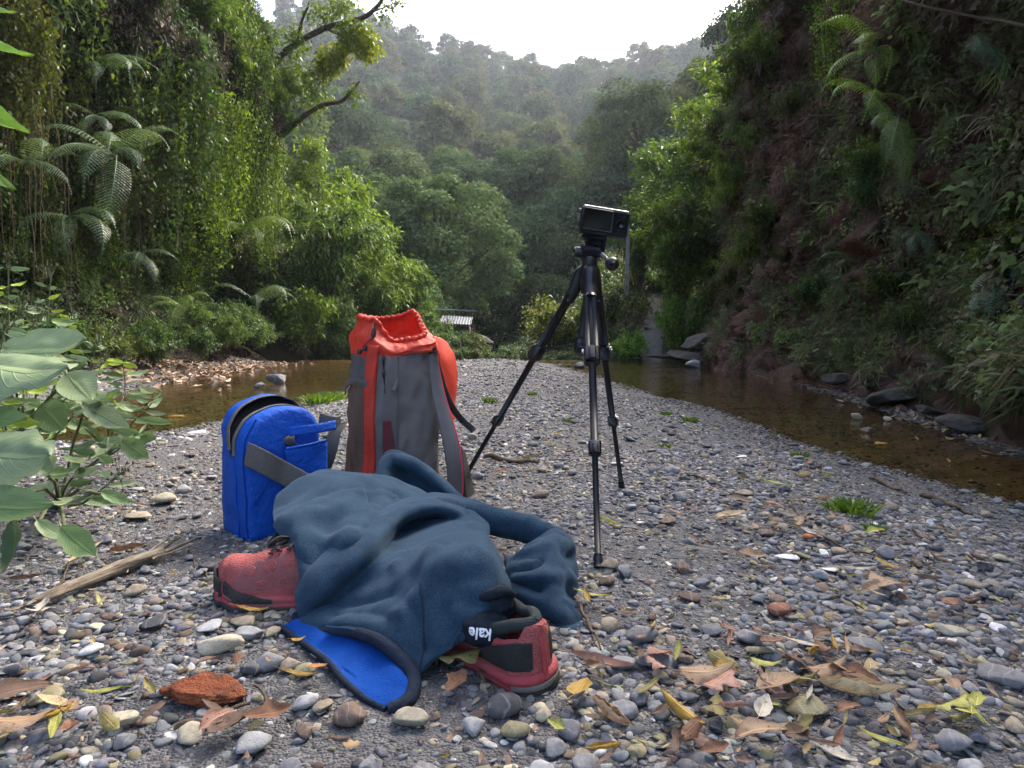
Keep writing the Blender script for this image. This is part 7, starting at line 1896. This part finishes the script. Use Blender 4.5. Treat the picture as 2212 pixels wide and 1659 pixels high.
def stemmed(name, label, cat, base, stems, big=(), group=None):
    """stems: (points [(X,Y,d)...], number of leaf pairs, leaf length m, colour choice, bud?)"""
    root = thing(name, label, cat, tuple(base), group)
    for pts, n, ln, cols, bud in stems:
        c = catmull([tuple(P(*q)) if not isinstance(q, Vector) else tuple(q) for q in pts], 24)
        V, Fc = tube(c, np.linspace(.0032, .0012, 24), 6); part('stem', V, Fc, M['green_stem'], root)
        n = int(n * 1.7)
        for k in range(n):
            f = .25 + .72 * (k + R.uniform(.2, .8)) / n; i = int(f * 23); p = c[i]
            t = unit(c[min(23, i + 1)] - c[max(0, i - 1)]); az = R.uniform(0, 6.28)
            for sgn in (0, math.pi):
                d = np.array([math.cos(az + sgn), math.sin(az + sgn) * .9 - .15, R.uniform(-.25, .45)])
                L = ln * 1.35 * R.uniform(.6, 1.25) * (1.15 - .6 * f)
                live_leaf(root, p + unit(d) * .006, p + unit(d) * L, rnd.choice([1, 2, 2, 4]), rnd.choice(cols), (R.normal() * .3, -.85, .55))
        if bud:
            vf = []
            for k in range(12):
                q = c[-1] + R.normal(size=3) * [.011, .011, .013]; vf.append(tube(np.stack([c[-2], q]), .0007, 4)); vf.append(lathe([(-.003, .0012), (0, .0028), (.004, .001)], q, (0, 0, 1), 6))
            V, Fc = merge(*vf); part('bud', V, Fc, M['green_stem'], root)['kind'] = 'stuff'
    for a, b, me, col, nrm, wk in big:
        live_leaf(root, P(*a), P(*b), me, col, nrm, wk)
        V, Fc = tube(np.stack([np.array(P(*a)), np.array(P(*a)) * .55 + np.array(base) * .45 + [0, 0, .02], np.array(base)]), [.003, .0035, .004], 6); part('leaf_stalk', V, Fc, M['green_stem'], root)
    return root
b1 = G(-60, 1080); UPN = (.05, -.55, .83)
stemmed('broad_leaved_plant', 'plant with very large pale grey-green leaves at the left frame edge', 'plant', b1, [], [
    ((-110, 800, 1.22), (170, 838, 1.16), 3, GREY, (.1, -.6, .8), .72), ((-90, 985, 1.05), (138, 1000, 1.02), 3, GREY, (.1, -.6, .8), .75), ((-90, 1095, .98), (128, 1100, .98), 0, MIDG, (.1, -.6, .8), .8),
    ((40, 1128, 1.0), (20, 1242, .94), 1, DARKG, (0, -.9, .35), 1.15), ((148, 815, 1.25), (203, 872, 1.2), 0, GREY, (.2, -.75, .6), 1.2), ((20, 770, 1.4), (200, 752, 1.3), 0, GREY, UPN, .9), ((-40, 905, 1.15), (72, 918, 1.1), 1, MIDG, UPN, 1.0), ((95, 880, 1.3), (145, 935, 1.25), 0, MIDG, (0, -.8, .5), 1.1)])
b2 = G(130, 1085)
stemmed('serrated_plant', 'serrated-leaf plant leaning toward the driftwood stick', 'plant', b2, [([Vector(b2), (150, 1040, 1.45), (200, 1000, 1.45), (250, 960, 1.5)], 4, .075, [MIDG, GREY, DARKG], False), ([Vector(b2), (170, 1090, 1.3), (215, 1060, 1.3), (265, 1020, 1.32)], 3, .06, [MIDG, GREY], True)], [
    ((140, 1150, 1.05), (216, 1212, 1.0), 1, MIDG, (.1, -.6, .8), 1.1), ((82, 1132, 1.08), (148, 1172, 1.05), 2, GREY, UPN, 1.0), ((218, 1068, 1.2), (292, 1092, 1.2), 1, MIDG, UPN, 1.0), ((105, 1030, 1.2), (178, 1012, 1.22), 1, MIDG, UPN, .9), ((62, 1065, 1.15), (30, 1120, 1.1), 1, MIDG, (0, -.8, .5), 1.0), ((270, 955, 1.7), (328, 998, 1.65), 1, MIDG, (.1, -.7, .7), 1.2), ((185, 878, 1.6), (288, 936, 1.55), 1, GREY, (.1, -.65, .75), .9), ((110, 985, 1.3), (122, 1030, 1.25), 1, GREY, (0, -.9, .4), 1.1)])
b3 = G(60, 1020)
stemmed('flowering_weed', 'tall weed with budding tops in front of the dark left hollow', 'plant', b3, [
    ([Vector(b3), (70, 900, 1.6), (95, 760, 1.6), (112, 575, 1.62)], 10, .065, [MIDG, GREY, MIDG, LIME], True), ([Vector(b3), (40, 880, 1.5), (20, 720, 1.5), (18, 560, 1.5)], 10, .06, [MIDG, GREY, LIME], True), ([Vector(b3), (100, 880, 1.7), (140, 780, 1.7), (158, 665, 1.72)], 8, .06, [MIDG, GREY, LIME], True),
    ([Vector(b3), (130, 930, 1.6), (180, 880, 1.6), (240, 850, 1.65)], 7, .06, [GREY, MIDG], False), ([Vector(b3), (10, 920, 1.3), (-10, 850, 1.3), (10, 700, 1.3)], 9, .06, [GREY, MIDG, LIME], True),
    ([Vector(b3), (90, 920, 1.6), (180, 820, 1.65), (215, 730, 1.7)], 8, .055, [MIDG, GREY, MIDG], True), ([Vector(b3), (20, 960, 1.4), (-20, 800, 1.4), (55, 655, 1.42)], 8, .07, [MIDG, GREY, LIME], True), ([Vector(b3), (50, 930, 1.5), (55, 800, 1.5), (75, 690, 1.5)], 7, .06, [MIDG, LIME], True)])
b4 = G(235, 985)
stemmed('waterside_weed', 'sparse weed with pale leaves between the leafy plants and the left stream', 'plant', b4, [
    ([Vector(b4), (250, 900, 1.95), (270, 840, 2.0), (262, 765, 2.0)], 6, .075, [GREY, MIDG, LIME], True), ([Vector(b4), (280, 920, 1.9), (320, 880, 1.9), (345, 845, 1.9)], 5, .085, [GREY, MIDG], False), ([Vector(b4), (230, 900, 1.9), (205, 830, 1.9), (228, 770, 1.95)], 6, .07, [MIDG, GREY, LIME], True), ([Vector(b4), (290, 950, 1.8), (330, 935, 1.75)], 3, .08, [GREY, MIDG], False), ([Vector(b4), (210, 950, 1.8), (160, 900, 1.8), (150, 850, 1.8)], 5, .07, [MIDG, GREY], False)])
b5 = Vector((-1.25, .85, 0))
stemmed('lime_leaved_shrub', 'lime leaf tips hanging in from the left frame edge', 'plant', b5, [], [((-95, 70, .95), (74, 138, .98), 1, (.20, .36, .03), (.1, -.45, .88), .8), ((-80, 205, .95), (66, 302, .97), 1, (.20, .36, .03), (.2, -.5, .8), .8), ((-60, 10, 1.0), (40, 40, 1.0), 1, (.18, .3, .05), UPN, .8), ((-60, 350, 1.05), (38, 420, 1.05), 2, (.16, .28, .04), UPN, .8)])

# ------------------------------------------------------------------ sticks
def wood_mat():
    m, nt, nd, lk = new_mat('driftwood'); out = N(nd, 'OutputMaterial'); b = N(nd, 'BsdfPrincipled', Roughness=.85); b.inputs['Specular IOR Level'].default_value = .2
    tc = N(nd, 'TexCoord'); m0 = N(nd, 'Mapping'); m0.inputs['Rotation'].default_value = (0, 0, -STA); mp = N(nd, 'Mapping'); mp.inputs['Scale'].default_value = (9, 190, 150)
    lk.new(tc.outputs['Object'], m0.inputs[0]); lk.new(m0.outputs[0], mp.inputs[0]); n = N(nd, 'TexNoise', Scale=1., Detail=5., Roughness=.7); lk.new(mp.outputs[0], n.inputs['Vector'])
    r = ramp(nd, [(.34, (.04, .032, .022)), (.47, (.20, .165, .12)), (.66, (.36, .31, .235))]); lk.new(n.outputs[0], r.inputs[0]); lk.new(r.outputs[0], b.inputs['Base Color'])
    bp = N(nd, 'Bump', Strength=.8, Distance=.004); lk.new(n.outputs[0], bp.inputs['Height']); lk.new(bp.outputs[0], b.inputs['Normal']); lk.new(b.outputs[0], out.inputs[0]); return m
s0, s1 = np.array(G(58, 1338)), np.array(G(418, 1186)); STA = math.atan2(s1[1] - s0[1], s1[0] - s0[0])
M['wood'] = wood_mat()
drift = thing('driftwood_stick', 'split weathered driftwood stick lying left of the coral shoe', 'stick', tuple(s0))
ax_ = (s1 - s0); sd_ = unit(np.array([-ax_[1], ax_[0], 0]))
t = np.linspace(0, .76, 40); c = s0 + ax_ * t[:, None] + sd_ * (.006 * np.sin(t * 5))[:, None]; c[:, 2] = H(c[:, 0], c[:, 1], False) + .016
V, Fc = tube(c, np.interp(t, [0, .05, .3, .6, .76], [.002, .007, .0115, .0125, .010]), 20)
Vl = np.stack([(V - s0) @ unit(ax_), (V - s0) @ sd_, V[:, 2]], 1); V = V + (unit(V - np.repeat(c, 20, 0)[:len(V)]) * .004) * (-np.abs(vnoise(Vl * [.08, 1, 1], 130, 2, 3)))[:, None] + (sd_ * .002) * (np.sin(vnoise(V, 9, 1, 5) * 9))[:, None]
part('shaft', V, Fc, M['wood'], drift)
for o1, e, h, r in ((.004, .93, .012, .006), (-.004, 1.0, .005, .0055), (.010, .88, .020, .0035), (-.010, .97, .0, .003)):
    t = np.linspace(.66, e, 14); c = s0 + ax_ * t[:, None] + sd_ * (o1 * (1 + (t - .6) * 4))[:, None]; c[:, 2] = H(c[:, 0], c[:, 1], False) + .014 + h * (t - .66) / .3
    V, Fc = tube(c + .0015 * vnoise(c, 40, 2, 7)[:, None], np.linspace(r, r * .3, 14), 6); part('splinter', V, Fc, M['wood'], drift)
def twig(name, label, pts, r, mat='twig', cat='twig', lift=.006):
    q = np.array([tuple(G(X, Y)) for X, Y in pts]); c = catmull(q, 26); c[:, 2] = H(c[:, 0], c[:, 1]) + lift + .004 * np.sin(np.linspace(0, 9, 26))
    c = c + .003 * vnoise(c, 30, 2, len(label))[:, None]
    V, Fc = tube(c, np.interp(np.linspace(0, 1, 26), [0, .2, 1], [r * .6, r, r * .45]), 6)
    tag(obj(name, mesh_np(name, V, Fc, M[mat])), label, cat, 'twigs lying on the gravel bar' if cat == 'twig' else None)
twig('dark_stick', 'smooth dark stick lying between the backpack and the tripod', [(1045, 998), (1100, 1003), (1165, 1006)], .010, 'twig', 'stick', .010)
for i, (lab, pts, r) in enumerate([('thin twig beside the orange-red ball stone', [(1762, 1168), (1820, 1188), (1905, 1212)], .003), ('bent twig under the big leaf pile', [(1640, 1450), (1660, 1500), (1700, 1545)], .003), ('twig arching left of the beige curled leaf', [(1690, 1490), (1720, 1540), (1745, 1600)], .0035), ('pale twig below the right shoe', [(1030, 1475), (1050, 1500), (1062, 1530)], .002), ('twig hoop in front of the brick lump', [(500, 1590), (560, 1560), (570, 1530), (545, 1510)], .003), ('olive twig in front of the brick lump', [(380, 1590), (450, 1580), (540, 1545)], .004),
                                    ('long twig beside the sleeve end', [(1252, 1320), (1270, 1370), (1300, 1420)], .003), ('twig by the small white flake', [(1480, 1030), (1540, 1050), (1600, 1075)], .003), ('pale twig left of the coral shoe', [(405, 1195), (425, 1230), (450, 1265)], .002), ('twig at the left end of the driftwood', [(150, 1225), (135, 1265), (105, 1300)], .002), ('dark twig at the right shoreline', [(1990, 1040), (2050, 1058), (2100, 1085)], .008), ('short dark twig at the right shoreline', [(1880, 1005), (1930, 1025), (1960, 1036)], .007), ('brown twig right of the tan crumpled leaf', [(1700, 1085), (1725, 1120), (1745, 1150)], .002), ('long root-like twig near the brown cupped leaf', [(1690, 1430), (1760, 1470), (1800, 1500)], .003)]):
    twig('twig', lab, pts, r)

# ------------------------------------------------------------------ boulders and stream stones
BM = []
M['rock_dark'] = plain('dark_wet_rock', (.030, .028, .026), .85, .25, (.10, .092, .082), 3.5, 18, 1.0, dirt=((.035, .042, .02, 1), 3))
for i in range(5):
    m_ = stone_me('boulder', 500 + i, [6, 10, 4, 8, 5][i], [.7, .6, .5, .8, .6][i], 1.3, 4); V_ = np.empty(len(m_.vertices) * 3); m_.vertices.foreach_get('co', V_); V_ = V_.reshape(-1, 3)
    V_ = V_ * (1 + .06 * vnoise(V_, 4, 3, i) + .05 * np.abs(vnoise(V_ * [1, 1, 3], 2.2, 2, i + 9)))[:, None]; m_.vertices.foreach_set('co', V_.astype(np.float32).ravel()); m_.materials.append(M['rock_dark']); m_.update(); BM.append(m_)
for k, (X, Y, d, hw, sq, lab) in enumerate([(1545, 742, 10.6, .55, .7, 'pale sloping boulder at the foot of the right cliff end'), (1600, 752, 9.6, .42, .6, 'grey boulder right of the pale sloping boulder'), (1650, 785, 8.2, .25, .4, 'low wet ledge rock at the far right shore'), (1500, 770, 11.4, .5, .25, 'flat grey rock shelf at the path foot'), (1440, 772, 12.0, .45, .2, 'flat pale rock at the start of the path'), (1925, 858, 4.35, .20, .6, 'mossy grey boulder beside the right stream'), (2010, 888, 3.75, .10, .7, 'rounded boulder right of the mossy grey boulder'), (2090, 915, 3.2, .14, .7, 'dark wet boulder at the right frame edge stream'), (1815, 815, 5.6, .15, .6, 'brown rock half under the right cliff'), (2180, 885, 3.0, .12, .9, 'brown rock block at the right frame edge')]):
    p = P(X, Y, d); o = obj('boulder', BM[k % 5], loc=(p.x, p.y, p.z), rot=(R.uniform(-.2, .2), R.uniform(-.2, .2), R.uniform(0, 6)), scl=(hw, hw, hw * sq)); tag(o, lab, 'boulder', 'boulders at the foot of the right cliff')
for k, (X, Y, w, tone, lab) in enumerate([(1850, 905, 34, 'cream', 'pale stone standing out of the right stream'), (1917, 909, 24, 'cream', 'small pale stone in the right stream beside the yellow leaf'), (2085, 919, 26, 'cream', 'pale disc-shaped stone by the wet boulder'), (1875, 935, 30, 'brown', 'brown stone under water in the right stream'), (1700, 800, 40, 'blue-grey', 'pale stone at the far right waterline'), (600, 828, 46, 'dark grey', 'dark wet stone breaking the left stream'), (560, 838, 30, 'dark grey', 'flat dark stone in the left stream'), (1500, 795, 40, 'pale grey', 'pale stone in the riffle at the far right'), (1255, 795, 30, 'dark grey', 'dark stone at the head of the right stream')]):
    q = G(X, Y, WZ); dd = q.y; put_stone((q.x, q.y), w / F * dd * .55, tone, 'angular', None, .2, 0, lab, 'stones standing in the shallow stream')
    o = bpy.context.scene.collection.objects[-1]; o.location.z = WZ + .2 * w / F * dd
# small floating leaves
for X, Y, tone, lab in [(1905, 932, 'mustard', 'yellow leaves caught on a stone in the right stream'), (1850, 1000, 'brown', 'brown leaf drifting in the right stream'), (470, 832, 'brown', 'brown leaf patch drifting in the left stream'), (380, 880, 'mustard', 'yellow leaf at the left stream edge behind the weed')]:
    o = put_leaf(X, Y, 36, tone, 'broad', R.uniform(0, 6), lab); o.location.z = WZ + .004; o.rotation_euler = (0, 0, R.uniform(0, 6)); o['group'] = 'leaves floating on the stream'

# ------------------------------------------------------------------ shed roof and slab seen between the trees
shed = thing('shed', 'small shed with pale sheet roof half hidden by trees behind the backpack', 'shed', tuple(P(990, 735, 21)))
c = np.array(P(985, 692, 21)); 
V = []; nxr = 24
for i in range(nxr):
    u = i / (nxr - 1); z = .02 * math.sin(i * math.pi)
    V += [c + [-.5 + 1.0 * u, -.5, -.10 + .03 * (i % 2) - .06 * u], c + [-.5 + 1.0 * u, .5, .16 + .03 * (i % 2) - .06 * u]]
M['tin'] = plain('pale_sheet_roof', (.22, .23, .26), .7, .3, (.10, .105, .11), 3, None, .1)
ro = part('roof', V, [(2 * i, 2 * i + 2, 2 * i + 3, 2 * i + 1) for i in range(nxr - 1)], M['tin'], shed, smooth=False); m_ = ro.modifiers.new('thick', 'SOLIDIFY'); m_.thickness = .02
V, Fc = box(c + [0, .05, -.62], [.9, 0, 0], [0, .8, 0], [0, 0, .9], .05); part('wall', V, Fc, M['bark'], shed)
V, Fc = tube(np.stack([np.array(P(930, 668, 20.5)), np.array(P(1030, 672, 20.5))]), .025, 6); part('roof_beam', V, Fc, M['tin'], shed)
q = np.array(P(1040, 735, 18.5)); sl = obj('rock_slab', BM[1], loc=tuple(q), rot=(.5, .25, .4), scl=(.42, .3, .40)); tag(sl, 'lilac-grey rock slab below the shed at the far end of the bar', 'rock')

for X, yt, d, tn, lab in [(955, 660, 18, 'grey-green', 'grey-green bush hiding the left side of the shed'), (1030, 690, 17.6, 'olive', 'olive bush hiding the right side of the shed'), (985, 700, 17, 'grey-green', 'low bush in front of the shed wall')]:
    bush_at(X, yt, 785, d, tn, lab, None, .9)
